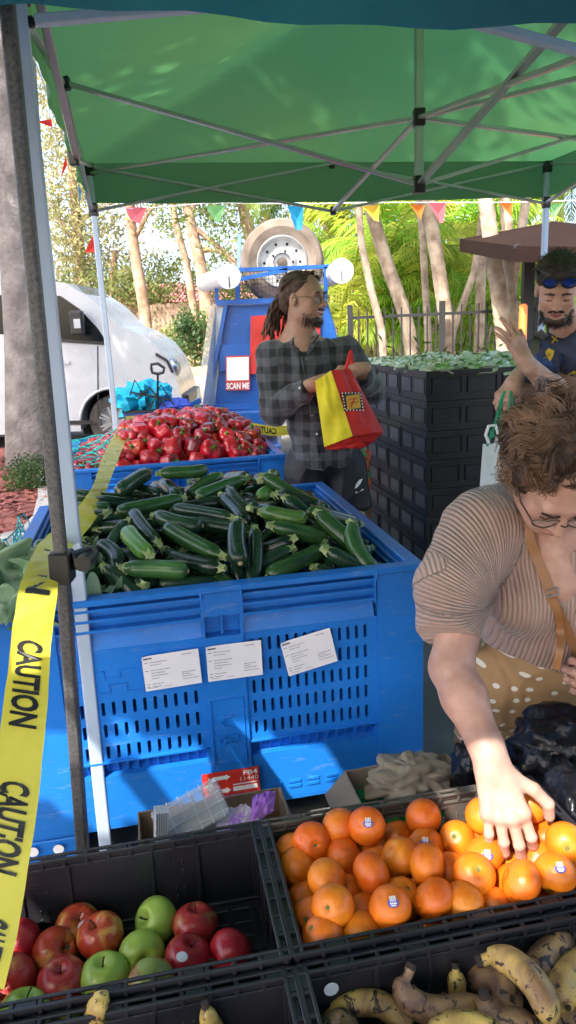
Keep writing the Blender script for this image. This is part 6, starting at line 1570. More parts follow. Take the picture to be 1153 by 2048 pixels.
def npm(s, f, u): return np.array([[s.x,f.x,u.x],[s.y,f.y,u.y],[s.z,f.z,u.z]])
def head_prims(C, fwd, up, sc=1.0, neck=None, nr=.052):
    s, f, u = frame_of(fwd, up); Rm = npm(s, f, u); h = lambda x, y, z: C + (s*x+f*y+u*z)*sc
    P = [E_(h(0,-.012,.035), (.074*sc,.094*sc,.082*sc), .01, Rm), E_(h(0,.028,-.025), (.060*sc,.066*sc,.085*sc), .03, Rm),
         E_(h(0,.058,-.088), (.028*sc,.026*sc,.022*sc), .03, Rm),                       # chin
         C_(h(.048,.015,-.070), h(.012,.062,-.092), .016*sc, .016*sc, .03), C_(h(-.048,.015,-.070), h(-.012,.062,-.092), .016*sc, .016*sc, .03),
         E_(h(.036,.062,-.022), (.022*sc,.018*sc,.020*sc), .02, Rm), E_(h(-.036,.062,-.022), (.022*sc,.018*sc,.020*sc), .02, Rm),   # cheeks
         C_(h(-.032,.082,.024), h(.032,.082,.024), .010*sc, .010*sc, .016),           # brow
         E_(h(.031,.088,.005), (.015*sc,.012*sc,.010*sc), .008, Rm, sub=True), E_(h(-.031,.088,.005), (.015*sc,.012*sc,.010*sc), .008, Rm, sub=True),
         E_(h(.031,.076,.004), (.0125*sc,.0125*sc,.0105*sc), .003, Rm), E_(h(-.031,.076,.004), (.0125*sc,.0125*sc,.0105*sc), .003, Rm),   # lids
         C_(h(0,.086,.016), h(0,.110,-.024), .0075*sc, .0115*sc, .010), E_(h(.011,.098,-.029), (.008*sc,.009*sc,.007*sc), .006, Rm), E_(h(-.011,.098,-.029), (.008*sc,.009*sc,.007*sc), .006, Rm),
         E_(h(0,.084,-.052), (.024*sc,.014*sc,.009*sc), .010, Rm), E_(h(0,.082,-.063), (.019*sc,.013*sc,.008*sc), .008, Rm),
         C_(h(-.024,.094,-.0575), h(.024,.094,-.0575), .0022*sc, .0022*sc, .003, sub=True)]
    for sg in (-1, 1):
        P += [E_(h(sg*.077,-.008,-.004), (.009*sc,.017*sc,.030*sc), .006, Rm), E_(h(sg*.086,-.002,.002), (.006*sc,.009*sc,.016*sc), .004, Rm, sub=True)]
    if neck is not None: P.append(C_(h(0,-.020,-.055), neck, nr*sc, nr*1.12*sc, .03))
    return P, h, (s, f, u)
def hand_prims(w, d, n, s, curls, thumb, sc=1.0, spread=.06, kf=.005):
    """w wrist, d towards the fingers, n out of the back of the hand, s towards the thumb side"""
    d = Vector(d).normalized(); n = Vector(n); n = (n-d*n.dot(d)).normalized(); s0 = Vector(s); s = (s0-d*s0.dot(d)-n*s0.dot(n)).normalized()
    P = []; tips = []; offs = (.030,.0105,-.0095,-.0280); base = (.016,.006,-.005,-.016); kn = (.088,.092,.087,.079)
    seg = ((.043,.026,.021), (.047,.029,.022), (.043,.027,.021), (.034,.021,.019)); rr_ = (.0098,.0100,.0095,.0085)
    P.append(C_(w-d*.03*sc, w+d*.015*sc, .0265*sc, .026*sc, .02))
    for i in range(4):
        a = w+(d*.012+s*base[i])*sc; K = w+(d*kn[i]+s*offs[i])*sc; P.append(C_(a, K, .0155*sc, .0125*sc, .014))
        P.append(E_(K+n*.002*sc, (.0118*sc,)*3, .008))
        dirn = (d+s*spread*(1.5-i)*.9).normalized(); p = K; r = rr_[i]*sc; cur = 0
        for j in range(3):
            cur += curls[i][j]; dd = dirn*math.cos(cur)-n*math.sin(cur); q = p+dd*seg[i][j]*sc; r2 = r*(.93 if j < 2 else .86)
            P.append(C_(p, q, r, r2, .003 if j else kf)); 
            if j < 2: P.append(E_(q, (r2*1.05,)*3, .003))
            p = q; r = r2
        tips.append((p, dd, (n*math.cos(cur)+dirn*math.sin(cur)), r))
    P.append(E_(w+(d*.035+s*.022-n*.008)*sc, (.019*sc,)*3, .018))
    p = w+(d*.022+s*.020-n*.004)*sc; r = .0125*sc
    for j, (a, b, c, L) in enumerate(thumb):
        dd = (d*a+s*b+n*c).normalized(); q = p+dd*L*sc; P.append(C_(p, q, r, r*(.9 if j else .93), .010 if j == 0 else .004)); p = q; r *= .92
    tips.append((p, dd, s*-.3+n, r)); return P, tips
def nails(parent, tips, nm='nail'):
    for p, dd, up, r in tips:
        up = (up-dd*up.dot(dd)).normalized(); sd = dd.cross(up); q = MB()
        q.M = Matrix(((sd.x,dd.x,up.x,p.x),(sd.y,dd.y,up.y,p.y),(sd.z,dd.z,up.z,p.z),(0,0,0,1)))
        q.grid(lambda u, v: ((u-.5)*r*1.25, -.002+.011*(v-.35), r*.93*math.cos((u-.5)*1.5)*(1-.18*max(0,v-.3))+.0007), 6, 5); part(nm, q, M_nail, parent, True)
def skinmesh(name, prims, boxes, mats, parent):
    me = body_mesh(name, prims, boxes, mats); o = put(name, me, parent); return o
def strand(mb, pts, r0, r1, n=4): mb.tube(pts, [r0+(r1-r0)*i/(len(pts)-1) for i in range(len(pts))], n, True)
def glasses(parent, h, fr, w, mt, lensm=None, rim=.0016, lw=.027, lh=.019, drop=0, ax=None):
    q = MB(); s, f, u = ax
    for sg in (-1, 1):
        c = h(sg*.033,.104,.002+drop); q.tube([c+s*lw*math.cos(a)*abs(math.cos(a))**-.15*1.0+u*lh*math.sin(a)-f*.006*abs(math.cos(a)) for a in [2*math.pi*i/20+.01 for i in range(21)]], rim, 6)
        q.tube([h(sg*.060,.098,.006+drop), h(sg*.079,.06,.010), h(sg*.084,-.004,.008), h(sg*.082,-.02,-.01)], rim*1.1, 5)
    q.tube([h(-.007,.108,.006+drop), h(0,.112,.009+drop), h(.007,.108,.006+drop)], rim, 5); g_ = part('glasses', q, mt, parent)
    if lensm:
        q = MB()
        for sg in (-1, 1):
            c = h(sg*.033,.103,.002+drop); vs = [c+s*lw*.97*math.cos(a)+u*lh*.97*math.sin(a)-f*.006*abs(math.cos(a)) for a in [2*math.pi*i/16 for i in range(16)]]; q.add(vs, [tuple(range(16))])
        o = put('lens', q.mesh('lens', lensm), g_); o.location = (0,0,0)
M_lens = pmat('clear_lens', (.6,.6,.6), .05, bump=0, alpha=.18, spec=.8)
def surf_hit(bvh, px_, py_):
    v = ray(px_, py_).normalized(); r = bvh.ray_cast(Vector((0,0,CAM_H)), v); return r

# ---------------------------------------------------------------- the woman reaching for oranges
WR = at(1085, 1500, 1.85); WR.z = 0
WO = thing('person', 'woman in pleated pink tan blouse and dotted pants bending over to pick an orange', 'person', WR)
HC = at(1114, 950, 1.47)
hp, hh, hax = head_prims(HC, (-.06,-.58,-.81), (0,-.81,.58), 1.06, at(1120,1075,1.64), .056)
Wr = at(980, 1512, 1.238); El = at(903, 1335, 1.40); Sh = at(948, 1090, 1.56)
Kn = at(1002, 1597, 1.188)
dh = (Kn-Wr).normalized(); 
tipO = at(1058, 1607, 1.235)
nb = Vector((-.15,-.62,.72)); sd = Vector((1,.1,.1))
curls = [(.50,.55,.35), (.44,.52,.35), (.42,.52,.35), (.40,.55,.38)]
hnd, tips = hand_prims(Wr+dh*.012, dh, nb, sd, curls, [(.62,.75,-.05,.050),(.75,.55,-.35,.034),(.65,.0,-.75,.028)], 1.10, .11)
arm = [C_(Sh, El, .058, .044, .02), C_(El, El.lerp(Wr,.35), .044, .045, .02), C_(El.lerp(Wr,.35), Wr, .044, .031, .02)]
ShL = at(1275, 1100, 1.58); ElL = at(1370, 1330, 1.54); WrL = at(1262, 1385, 1.47)
dl = (at(1190,1368,1.46)-WrL).normalized()
hndL, tipsL = hand_prims(WrL, dl, Vector((-.2,-.9,.3)), Vector((0,.1,1)), [(.5,.9,.6)]*4, [(.6,.6,-.4,.04),(.5,.2,-.8,.03),(.3,-.2,-.9,.025)], 1.0)
armL = [C_(ShL, ElL, .062, .048, .03), C_(ElL, WrL, .046, .029, .03)]
pel = at(1085, 1345, 1.88)
body = [C_(at(1115,1090,1.66), at(1100,1200,1.74), .095, .105, .05), C_(at(1000,1085,1.64), at(1225,1085,1.64), .045, .045, .05), C_(at(1100,1200,1.78), pel, .10, .11, .04),
        C_(at(1105,1110,1.58), at(1110,1160,1.58), .045, .060, .05), E_(at(1068,1200,1.63), (.055,)*3, .03), E_(at(1152,1200,1.63), (.055,)*3, .03)]
hipR = at(1000,1360,1.88); knR = Vector((hipR.x-.02, 1.84, .46)); anR = Vector((knR.x+.0, 2.0, .09)); hipL = at(1150,1370,1.86); knL = Vector((hipL.x+.03, 1.80, .46)); anL = Vector((knL.x, 1.98, .09))
for hp_, kp, ap_ in ((hipR,knR,anR),(hipL,knL,anL)): body += [C_(hp_, kp, .092, .06, .04), C_(kp, ap_, .058, .036, .03), C_(ap_+Vector((0,.02,-.04)), ap_+Vector((0,-.13,-.06)), .035, .028, .02)]
AL = hp+body+arm+hnd+armL+hndL
def bx(lst, res, mg=.01):
    lo, hi = bounds(lst, mg); return (lo, hi, res)
skb = skinmesh('body', AL, [bx(hp[:-1], .0032), bx(hnd+[C_(Wr,Wr+(El-Wr).normalized()*.02,.03,.03)], .0022), bx([C_(El,Wr+(El-Wr).normalized()*.012,.055,.03)], .0042), bx([C_(Sh,El,.06,.055)], .006), bx(body[:6]+armL, .009), bx(hndL, .0035), bx(body[6:], .014)], M_skinW, WO)
nails(WO, tips[:4])
# facial parts
for sg in (-1, 1):
    q = MB(); c = hh(sg*.031,.0835,.002); q.tube([hh(sg*.020,.0885,-.001), hh(sg*.031,.0915,-.005), hh(sg*.042,.0865,-.001)], .0013, 5); part('eyelash', q, M_hairB, WO)
    q = MB(); q.tube([hh(sg*.014,.098,.026), hh(sg*.03,.101,.030), hh(sg*.047,.090,.025)], [.003,.0035,.002], 5); part('eyebrow', q, M_hairB, WO)
q = MB(); q.tube([hh(-.022,.093,-.057), hh(-.008,.1005,-.0535), hh(0,.100,-.055), hh(.008,.1005,-.0535), hh(.022,.093,-.057)], [.002,.0042,.004,.0042,.002], 6); q.tube([hh(-.020,.092,-.060), hh(0,.0985,-.064), hh(.020,.092,-.060)], [.002,.005,.002], 6); part('lips', q, pmat('pale_lips', (.42,.19,.15), .5, bump=0), WO, True)
glasses(WO, hh, None, 0, pmat('bronze_frame', (.10,.075,.05), .35, metal=.6, bump=0), M_lens, ax=hax, rim=.0017)
# hair
s_, f_, u_ = hax
cap = [E_(hh(0,-.030,.045), (.094,.108,.085), .03, npm(s_,f_,u_)), E_(hh(.060,-.02,.0), (.040,.06,.052), .03, npm(s_,f_,u_)), E_(hh(-.060,-.02,.0), (.040,.06,.052), .03, npm(s_,f_,u_)), E_(hh(0,-.07,-.03), (.082,.055,.06), .03, npm(s_,f_,u_)),
       E_(hh(0,.078,-.035), (.062,.055,.075), .02, npm(s_,f_,u_), sub=True)]
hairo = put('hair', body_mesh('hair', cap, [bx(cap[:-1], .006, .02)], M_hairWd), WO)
q = MB(); rr = random.Random(71)
for i in range(210):                       # wavy locks, each a bundle of strands
    zz = rr.uniform(-.45, 1); th = rr.uniform(0, 2*math.pi); rho = math.sqrt(max(0, 1-zz*zz)); x, y, z = math.cos(th)*rho, math.sin(th)*rho, zz
    if y > .32 and z < .55: continue
    if y > .1 and z < .05 and abs(x) < .8: continue
    out = (s_*x+f_*y*.9+u_*z).normalized(); base = hh(x*.092, y*.104-.030, z*.086+.040)-out*.006
    part_ = hh(.01,-.02,.13); fl = (base-part_); fl = (fl-out*fl.dot(out)).normalized() if fl.length > .02 else s_; fl = (fl + Vector((rr.gauss(0,.45), rr.gauss(0,.45), rr.gauss(0,.45)))).normalized(); fl = (fl-out*fl.dot(out)*.8).normalized(); sd_ = out.cross(fl).normalized()
    L = rr.uniform(.055,.11)*(.62 if y > .25 else 1); cr = rr.uniform(.007,.015); tw = rr.uniform(1.1,2.2)*2*math.pi*(1 if rr.random() < .5 else -1); ph = rr.uniform(0,6); lift = rr.uniform(.012,.030)
    for j in range(34):
        o1, o2 = rr.gauss(0,.0060), rr.gauss(0,.0042); L2 = L*rr.uniform(.8,1.12); ph2 = ph+rr.gauss(0,.22); pts = []
        for k in range(12):
            t_ = k/11; fan = 1+.5*t_; c = base + fl*L2*t_ + out*(lift*math.sin(min(2.6, t_*2.4))-.020*t_*t_) + sd_*o1*fan + out*o2*fan
            pts.append(c + (sd_*math.cos(ph2+tw*t_)+out*math.sin(ph2+tw*t_))*cr*(.25+.75*t_))
        strand(q, pts, .0010, .0005, 3)
o = put('curl', q.mesh('curl', M_hairW, False, recalc=False), hairo, world=False); o['kind'] = 'stuff'
# blouse
def pleatmat(name, c1, c2):
    m = bpy.data.materials.new(name); nt, N, L = nodes_of(m); out = N('ShaderNodeOutputMaterial'); b = N('ShaderNodeBsdfPrincipled'); L(b.outputs[0], out.inputs[0])
    at_ = N('ShaderNodeAttribute'); at_.attribute_name = 'pleat'; tc = N('ShaderNodeTexCoord'); n = N('ShaderNodeTexNoise'); n.inputs['Scale'].default_value = 7; L(tc.outputs['Object'], n.inputs['Vector'])
    ma = N('ShaderNodeMath'); ma.operation = 'MULTIPLY_ADD'; ma.inputs[1].default_value = 1.2; L(n.outputs['Fac'], ma.inputs[0]); ml = N('ShaderNodeMath'); ml.operation = 'MULTIPLY'; ml.inputs[1].default_value = 2*math.pi; L(at_.outputs['Fac'], ml.inputs[0]); L(ml.outputs[0], ma.inputs[2])
    sn = N('ShaderNodeMath'); sn.operation = 'SINE'; L(ma.outputs[0], sn.inputs[0]); ab = N('ShaderNodeMath'); ab.operation = 'ABSOLUTE'; L(sn.outputs[0], ab.inputs[0])
    pw = N('ShaderNodeMath'); pw.operation = 'POWER'; pw.inputs[1].default_value = .6; L(ab.outputs[0], pw.inputs[0])
    r = N('ShaderNodeValToRGB'); r.color_ramp.elements[0].position = .3; r.color_ramp.elements[1].position = .7; r.color_ramp.elements[0].color = (*c1,1); r.color_ramp.elements[1].color = (*c2,1); L(n.outputs['Fac'], r.inputs[0]); L(r.outputs[0], b.inputs['Base Color'])
    bp = N('ShaderNodeBump'); bp.inputs['Strength'].default_value = 1; bp.inputs['Distance'].default_value = .0045; L(pw.outputs[0], bp.inputs['Height']); L(bp.outputs[0], b.inputs['Normal']); b.inputs['Roughness'].default_value = .7; b.inputs['Sheen Weight'].default_value = .25; return m
M_pleat = pleatmat('pleated_fabric', (.36,.225,.18), (.44,.29,.23))
slv_a = at(958, 1065, 1.60); slv_b = at(908, 1175, 1.50); slv_e = at(897, 1262, 1.435)
dsl = (slv_e-slv_b).normalized()
bl = [C_(at(1085,1030,1.72), at(1160,1030,1.72), .125, .125, .05), C_(at(985,1040,1.66), at(1240,1045,1.68), .082, .082, .06), C_(at(1110,1090,1.68), at(1095,1215,1.73), .148, .158, .06),
      C_(at(1095,1215,1.73), at(1085,1275,1.80), .158, .165, .05), E_(at(1050,1195,1.60), (.090,.085,.085), .05), E_(at(1175,1195,1.61), (.090,.085,.085), .05),
      C_(slv_a, slv_b, .092, .082, .05), C_(slv_b, slv_e+dsl*.03, .080, .066, .03), C_(at(1290,1075,1.62), at(1330,1230,1.54), .088, .072, .05)]
cuts = [Pl_(slv_e+dsl*.012, dsl, .135, .003), E_(at(1122,1075,1.50), (.056,.085,.068), .01, sub=True), E_(at(1122,1035,1.58), (.060,.075,.080), .012, sub=True),
        Pl_(at(1060,1312,1.70), (-.30,-.15,-1), (.5,.5,.45), .004)]
V_, F_ = None, None
D_, l_ = field(bl+cuts, *bounds(bl, .02), .0055); V_, F_ = nets(D_, l_, .0055)
# wrinkles as real relief
me = bpy.data.meshes.new('blouse'); 
def pleatcoord(V):
    a = np.array(slv_a); b = np.array(slv_e); ab = (b-a); L2 = ab@ab; t = ((V-a)@ab)/L2; q = V-(a+np.clip(t,0,1)[:,None]*ab); dist = np.sqrt((q*q).sum(1))
    arm_pt = np.array(at(972,1180,1.52)); rad_ = V-arm_pt
    ang = np.arctan2(rad_[:,2], rad_[:,0])                   # radiating from the armpit
    w = np.clip((dist-.085)/.03, 0, 1); w = np.where(V[:,0] > slv_a[0]+.10, 1, w)
    ths = V[:,0]/.0095 + .35*np.sin(V[:,2]*14); slv = ang*12 + t*9
    return ths, slv, w
ths, slv, w = pleatcoord(V_.astype(float)); pc_ = np.where(w > .5, ths, slv)
me.from_pydata(V_.tolist(), [], F_.tolist()); me.materials.append(M_pleat); me.polygons.foreach_set('use_smooth', [True]*len(me.polygons))
at__ = me.attributes.new('pleat', 'FLOAT', 'POINT'); at__.data.foreach_set('value', pc_.astype(np.float32)*.5)
# push the vertices along their normals for folds
no = np.zeros(len(me.vertices)*3, np.float32); me.vertices.foreach_get('normal', no); no = no.reshape(-1,3)
dsp = .0012*np.sin(pc_*1.15)+.004*np.sin(V_[:,2]*33+V_[:,0]*14)*np.exp(-((V_-np.array(at(960,1190,1.52)))**2).sum(1)/.006)
V2 = V_+no*dsp[:,None]; me.vertices.foreach_set('co', V2.astype(np.float32).ravel()); me.update()
blo = put('blouse', me, WO)
bvh = BVHTree.FromPolygons([tuple(v) for v in V2.tolist()], [tuple(f) for f in F_.tolist()])
# trim seams
def on_blouse(px_, py_, lift=.004):
    loc, nr_, i, d = surf_hit(bvh, px_, py_)
    if loc is None: return at(px_, py_, 1.55)
    return loc - ray(px_, py_).normalized()*lift
# leather strap
M_lea = pmat('tan_leather', (.26,.11,.04), .5, col2=(.32,.15,.06), bump=.2, bscale=80)
def ribbon(nm, pts, w, mt, th=.003, parent=WO):
    S = spline(pts, 8); q = MB(); n_ = len(S); vs = []
    for i, p in enumerate(S):
        t_ = (S[min(i+1,n_-1)]-S[max(i-1,0)]).normalized(); v = (p-Vector((0,0,CAM_H))).normalized(); sd_ = t_.cross(v).normalized(); nn = sd_.cross(t_).normalized(); nn = nn if nn.dot(v) < 0 else -nn
        for a, b in ((-.5,0),(.5,0),(.5,1),(-.5,1)): vs.append(p+sd_*w*a+nn*th*b)
    fs = [(i*4+k, i*4+(k+1)%4, i*4+4+(k+1)%4, i*4+4+k) for i in range(n_-1) for k in range(4)]+[(3,2,1,0), tuple((n_-1)*4+k for k in range(4))]
    q.add(vs, fs); return part(nm, q, mt, parent, 40)
ribbon('bag_strap', [on_blouse(x, y) for x, y in ((1048,1030),(1058,1070),(1072,1110),(1088,1150),(1102,1190),(1118,1225),(1135,1262),(1152,1298),(1175,1340))], .022, M_lea)
ribbon('strap_end', [on_blouse(1106,1196,.008), on_blouse(1116,1225,.012), on_blouse(1121,1262,.020), at(1120,1300,1.50), at(1112,1338,1.50)], .017, M_lea)
q = MB(); c = on_blouse(1106,1190,.010); e1_ = (on_blouse(1120,1186,.010)-on_blouse(1092,1194,.010)).normalized(); q.bar(c-e1_*.014, c+e1_*.014, .004); q.bar(c-e1_*.014+Vector((0,0,.014)), c+e1_*.014+Vector((0,0,.014)), .003)
for sg in (-1,1): q.bar(c+e1_*.014*sg, c+e1_*.014*sg+Vector((0,0,.014)), .003)
part('buckle', q, M_chrome, WO)
# pants with white dots
def dotmat():
    m = bpy.data.materials.new('dotted_cotton'); nt, N, L = nodes_of(m); out = N('ShaderNodeOutputMaterial'); b = N('ShaderNodeBsdfPrincipled'); L(b.outputs[0], out.inputs[0]); tc = N('ShaderNodeTexCoord')
    mp = N('ShaderNodeMapping'); mp.inputs['Scale'].default_value = (1,.5,1); L(tc.outputs['Object'], mp.inputs[0])
    v = N('ShaderNodeTexVoronoi'); v.voronoi_dimensions = '2D'; v.inputs['Scale'].default_value = 23; v.inputs['Randomness'].default_value = .5; sx = N('ShaderNodeSeparateXYZ'); cx_ = N('ShaderNodeCombineXYZ'); ay = N('ShaderNodeMath'); ay.operation = 'MULTIPLY_ADD'; ay.inputs[1].default_value = .6; L(mp.outputs[0], sx.inputs[0]); L(sx.outputs[1], ay.inputs[0]); L(sx.outputs[0], ay.inputs[2]); L(ay.outputs[0], cx_.inputs[0]); L(sx.outputs[2], cx_.inputs[1]); L(cx_.outputs[0], v.inputs['Vector']); mr = N('ShaderNodeMapRange'); mr.inputs['From Min'].default_value = .15; mr.inputs['From Max'].default_value = .18; mr.inputs['To Min'].default_value = 1; mr.inputs['To Max'].default_value = 0; L(v.outputs['Distance'], mr.inputs[0])
    mx = N('ShaderNodeMix'); mx.data_type = 'RGBA'; L(mr.outputs[0], mx.inputs[0]); mx.inputs[6].default_value = (.36,.215,.10,1); mx.inputs[7].default_value = (.72,.68,.60,1); L(mx.outputs[2], b.inputs['Base Color']); b.inputs['Roughness'].default_value = .8
    n = N('ShaderNodeTexNoise'); n.inputs['Scale'].default_value = 9; L(tc.outputs['Object'], n.inputs['Vector']); bp = N('ShaderNodeBump'); bp.inputs['Strength'].default_value = .6; bp.inputs['Distance'].default_value = .02; L(n.outputs['Fac'], bp.inputs['Height']); L(bp.outputs[0], b.inputs['Normal']); return m
M_dot = dotmat()
pn = [E_(pel+Vector((0,.02,.0)), (.185,.15,.12), .05), C_(pel, at(1095,1285,1.82), .15, .14, .05), C_(hipR+Vector((-.01,0,-.02)), knR, .112, .088, .035), C_(knR, anR+Vector((0,0,.06)), .086, .075, .02), C_(hipL+Vector((.02,-.02,-.02)), knL, .118, .09, .03), C_(knL, anL+Vector((0,0,.06)), .088, .075, .02)]
put('pants', wrinkle(body_mesh('pants', pn, [bx(pn, .009)], M_dot), .010, 9, (1,1,.7), 2), WO)
for a_ in (anR, anL):
    sp_ = [C_(a_+Vector((0,.03,-.045)), a_+Vector((0,-.14,-.06)), .042, .030, .02)]; put('shoe', body_mesh('shoe', sp_, [bx(sp_, .010)], M_blackpl), WO)
# orange in the hand and the one beneath
for lab, px_, py_, Yo in (('orange gripped between thumb and forefinger by the reaching hand',1058,1608,1.245),('orange pressed under the fingers of the reaching hand',968,1632,1.245)):
    p = at(px_, py_, Yo); t = thing('orange', lab, 'orange', p, 'oranges piled in the black crate'); put('peel', ORM[2], t, world=False); c = put('calyx', me_cal, t, world=False); c.location = (0,0,.0355)
# black plastic bags she holds and the one beside the crate
M_film = pmat('black_film', (.006,.006,.009), .30, bump=.7, bscale=16, bdist=.02, spec=.4)
t = crumple('plastic_bag', 'large black plastic bag hanging from her other hand', 'bag', at(1150, 1500, 1.52), (.145,.11,.098), M_film, 21, .28, 24, True)
crumple('plastic_bag', 'black plastic bag slumped behind the crate beside her wrist', 'bag', at(945, 1535, 1.50), (.045,.05,.06), M_film, 23, .35, 18, True)
crumple('plastic_bag', 'black plastic bag lying beyond the right side of the orange crate', 'bag', at(1150, 1590, 1.36), (.06,.09,.06), M_film, 27, .3, 18, True)
c0 = at(1085,1537,1.47); t = thing('carrot', 'orange carrot tip poking out of the black plastic behind the crate', 'carrot', c0)
q = MB(); q.tube([at(1083,1546,1.47), at(1100,1536,1.475), at(1122,1528,1.48)], [.010,.009,.002], 10); part('root', q, M_or, t, True); q = MB()
for k in range(4): q.tube([at(1083,1546,1.47), at(1062,1540+k*3,1.465), at(1045+k*3,1530+k*6,1.46)], [.002,.002,.001], 5)
part('leaf_stalk', q, M_brleaf, t)

# ---------------------------------------------------------------- the bearded man with dreadlocks
YM = 3.50
MR = at(640, 900, YM); MR.z = 0
MN = thing('person', 'smiling bearded man with dreadlocks and glasses in dark checked shirt', 'person', MR)
A_ = lambda x, y, dy=0: at(x, y, YM+dy)
HC2 = A_(608, 598)
hp2, h2, ax2 = head_prims(HC2, (.82,-.56,-.06), (-.02,0,1), 1.02, A_(600,672,.03), .055)
Rsh = A_(545,712,.02); Rel = A_(548,822,-.04); Rwr = A_(628,768,-.22); Lsh = A_(690,704,.06); Lel = A_(742,782,.08); Lwr = A_(718,738,-.20)
hnR, tR = hand_prims(Rwr, Vector((.9,-.2,.25)), Vector((-.2,-.6,.7)), Vector((0,-.4,.9)), [(.5,.6,.4)]*4, [(.7,.5,-.4,.04),(.8,.1,-.5,.032),(.8,-.1,-.5,.026)], .98)
hnL, tL = hand_prims(Lwr, Vector((-.90,-.10,-.12)), Vector((.1,-.55,.85)), Vector((-.05,-.95,-.3)), [(.35,.75,.5),(.45,.8,.5),(.5,.8,.5),(.5,.8,.5)], [(.8,.5,-.5,.042),(.85,.1,-.6,.034),(.8,-.1,-.6,.028)], 1.0, .08)
pel2 = A_(650,905,.08)
bd2 = [C_(A_(600,700,.06), A_(650,850,.08), .11, .12, .06), C_(Rsh, Lsh, .06, .06, .05), C_(A_(650,850,.08), pel2, .12, .13, .05), C_(Rsh, Rel, .052, .042, .03), C_(Rel, Rwr, .040, .027, .03), C_(Lsh, Lel, .052, .042, .03), C_(Lel, Lwr, .040, .027, .03)]
lg = []
for hx, kx in ((-.095,-.10),(.095,.13)):
    hq = pel2+Vector((hx,0,-.06)); kq = Vector((pel2.x+kx, pel2.y-.02, .50)); aq = Vector((kq.x+.01, kq.y+.05, .09)); lg.append((hq,kq,aq)); bd2 += [C_(hq,kq,.085,.058,.04), C_(kq,aq,.055,.036,.03), C_(aq+Vector((0,.02,-.04)), aq+Vector((.02,-.14,-.06)), .034, .028, .02)]
AL2 = hp2+bd2+hnR+hnL
skinmesh('body', AL2, [bx(hp2[:-1], .0042), bx([hp2[-1]], .006), bx(hnR, .0036), bx(hnL+[C_(Lwr,Lel.lerp(Lwr,.7),.03,.03)], .0032), bx(bd2, .014)], M_skinD, MN)
for sg in (-1, 1):
    q = MB(); q.lathe([(0,-.008),(.008,-.006),(.0105,0),(.008,.006),(0,.008)], 12, 'y', (0,0,0)); q.v = [tuple(h2(sg*.031+v[0], .0805+v[1]*.8, .003+v[2]*.75)) for v in q.v]; part('eye', q, M_eye, MN, True)
    q = MB(); q.lathe([(0,0),(.005,0)], 10, 'y', (0,0,0)); q.v = [tuple(h2(sg*.031+.002+v[0], .0885, .003+v[2])) for v in q.v]; part('iris', q, M_iris, MN)
    q = MB(); q.tube([h2(sg*.013,.096,.024), h2(sg*.03,.100,.030), h2(sg*.049,.088,.024)], [.003,.0045,.002], 5); part('eyebrow', q, M_hairB, MN)
q = MB(); q.tube([h2(-.028,.088,-.050), h2(-.012,.099,-.056), h2(0,.101,-.057), h2(.012,.099,-.056), h2(.028,.088,-.050)], [.0012,.0035,.004,.0035,.0012], 6); part('teeth', q, M_teeth, MN, True)
q = MB(); q.tube([h2(-.030,.087,-.047), h2(-.010,.101,-.051), h2(.010,.101,-.051), h2(.030,.087,-.047)], [.0015,.003,.003,.0015], 6); q.tube([h2(-.026,.087,-.055), h2(0,.101,-.0635), h2(.026,.087,-.055)], [.0015,.0042,.0015], 6); part('lips', q, M_lip, MN, True)
glasses(MN, h2, None, 0, pmat('thin_wire_frame', (.25,.20,.14), .3, metal=.8, bump=0), pmat('tinted_lens', (.10,.05,.05), .08, bump=0, alpha=.45), ax=ax2, rim=.0015, lw=.025, lh=.021)
def beard(parent, h, ax, mt, seed, n=420, L=.02, full=False, nm='beard'):
    s, f, u = ax; q = MB(); rnd = random.Random(seed)
    cp = [E_(h(0,.064,-.090), (.036,.030,.024), .02, npm(s,f,u)), C_(h(.050,.018,-.070), h(.018,.068,-.092), .0165, .018, .02), C_(h(-.050,.018,-.070), h(-.018,.068,-.092), .0165, .018, .02), C_(h(-.020,.092,-.043), h(.020,.092,-.043), .004, .004, .01),
          E_(h(0,.088,-.058), (.026,.03,.0105), .004, npm(s,f,u), sub=True)]
    bo = put(nm, body_mesh(nm, cp, [bx(cp[:-1], .005, .02)], mt), parent)
    for i in range(n):
        a = rnd.uniform(-1.25,1.25); zz = rnd.uniform(-.115,-.052) if abs(a) > .35 else rnd.uniform(-.115,-.078)
        p = h(math.sin(a)*.060, .010+math.cos(a)*.072*(1 if zz > -.1 else .85), zz); d = (s*math.sin(a)*.5+f*math.cos(a)*.5-u*1.0+Vector((rnd.gauss(0,.3),rnd.gauss(0,.3),rnd.gauss(0,.3)))).normalized()
        strand(q, [p-d*.004, p+d*L*.5, p+d*L+Vector((rnd.gauss(0,.003),0,0))], .0012, .0005, 3)
    for i in range(n//5):
        x = rnd.uniform(-.028,.028); p = h(x,.098-.2*abs(x),-.040-.1*abs(x)); d = (s*x*20+f*.3-u).normalized(); strand(q, [p, p+d*.009], .001, .0005, 3)
    o = put('whisker', q.mesh('whisker', mt, recalc=False), bo, world=False); o['kind'] = 'stuff'
beard(MN, h2, ax2, M_hairB, 5)
s2, f2, u2 = ax2
cp = [E_(h2(0,-.028,.050), (.083,.098,.076), .02, npm(s2,f2,u2)), E_(h2(0,-.075,-.01), (.070,.045,.065), .03, npm(s2,f2,u2)), E_(h2(0,.092,-.035), (.075,.062,.085), .012, npm(s2,f2,u2), sub=True), E_(h2(.09,.01,-.03), (.045,.035,.045), .01, npm(s2,f2,u2), sub=True)]
ho = put('hair', body_mesh('hair', cp, [bx(cp[:2], .005, .02)], M_dread), MN)
q = MB(); rr = random.Random(81)
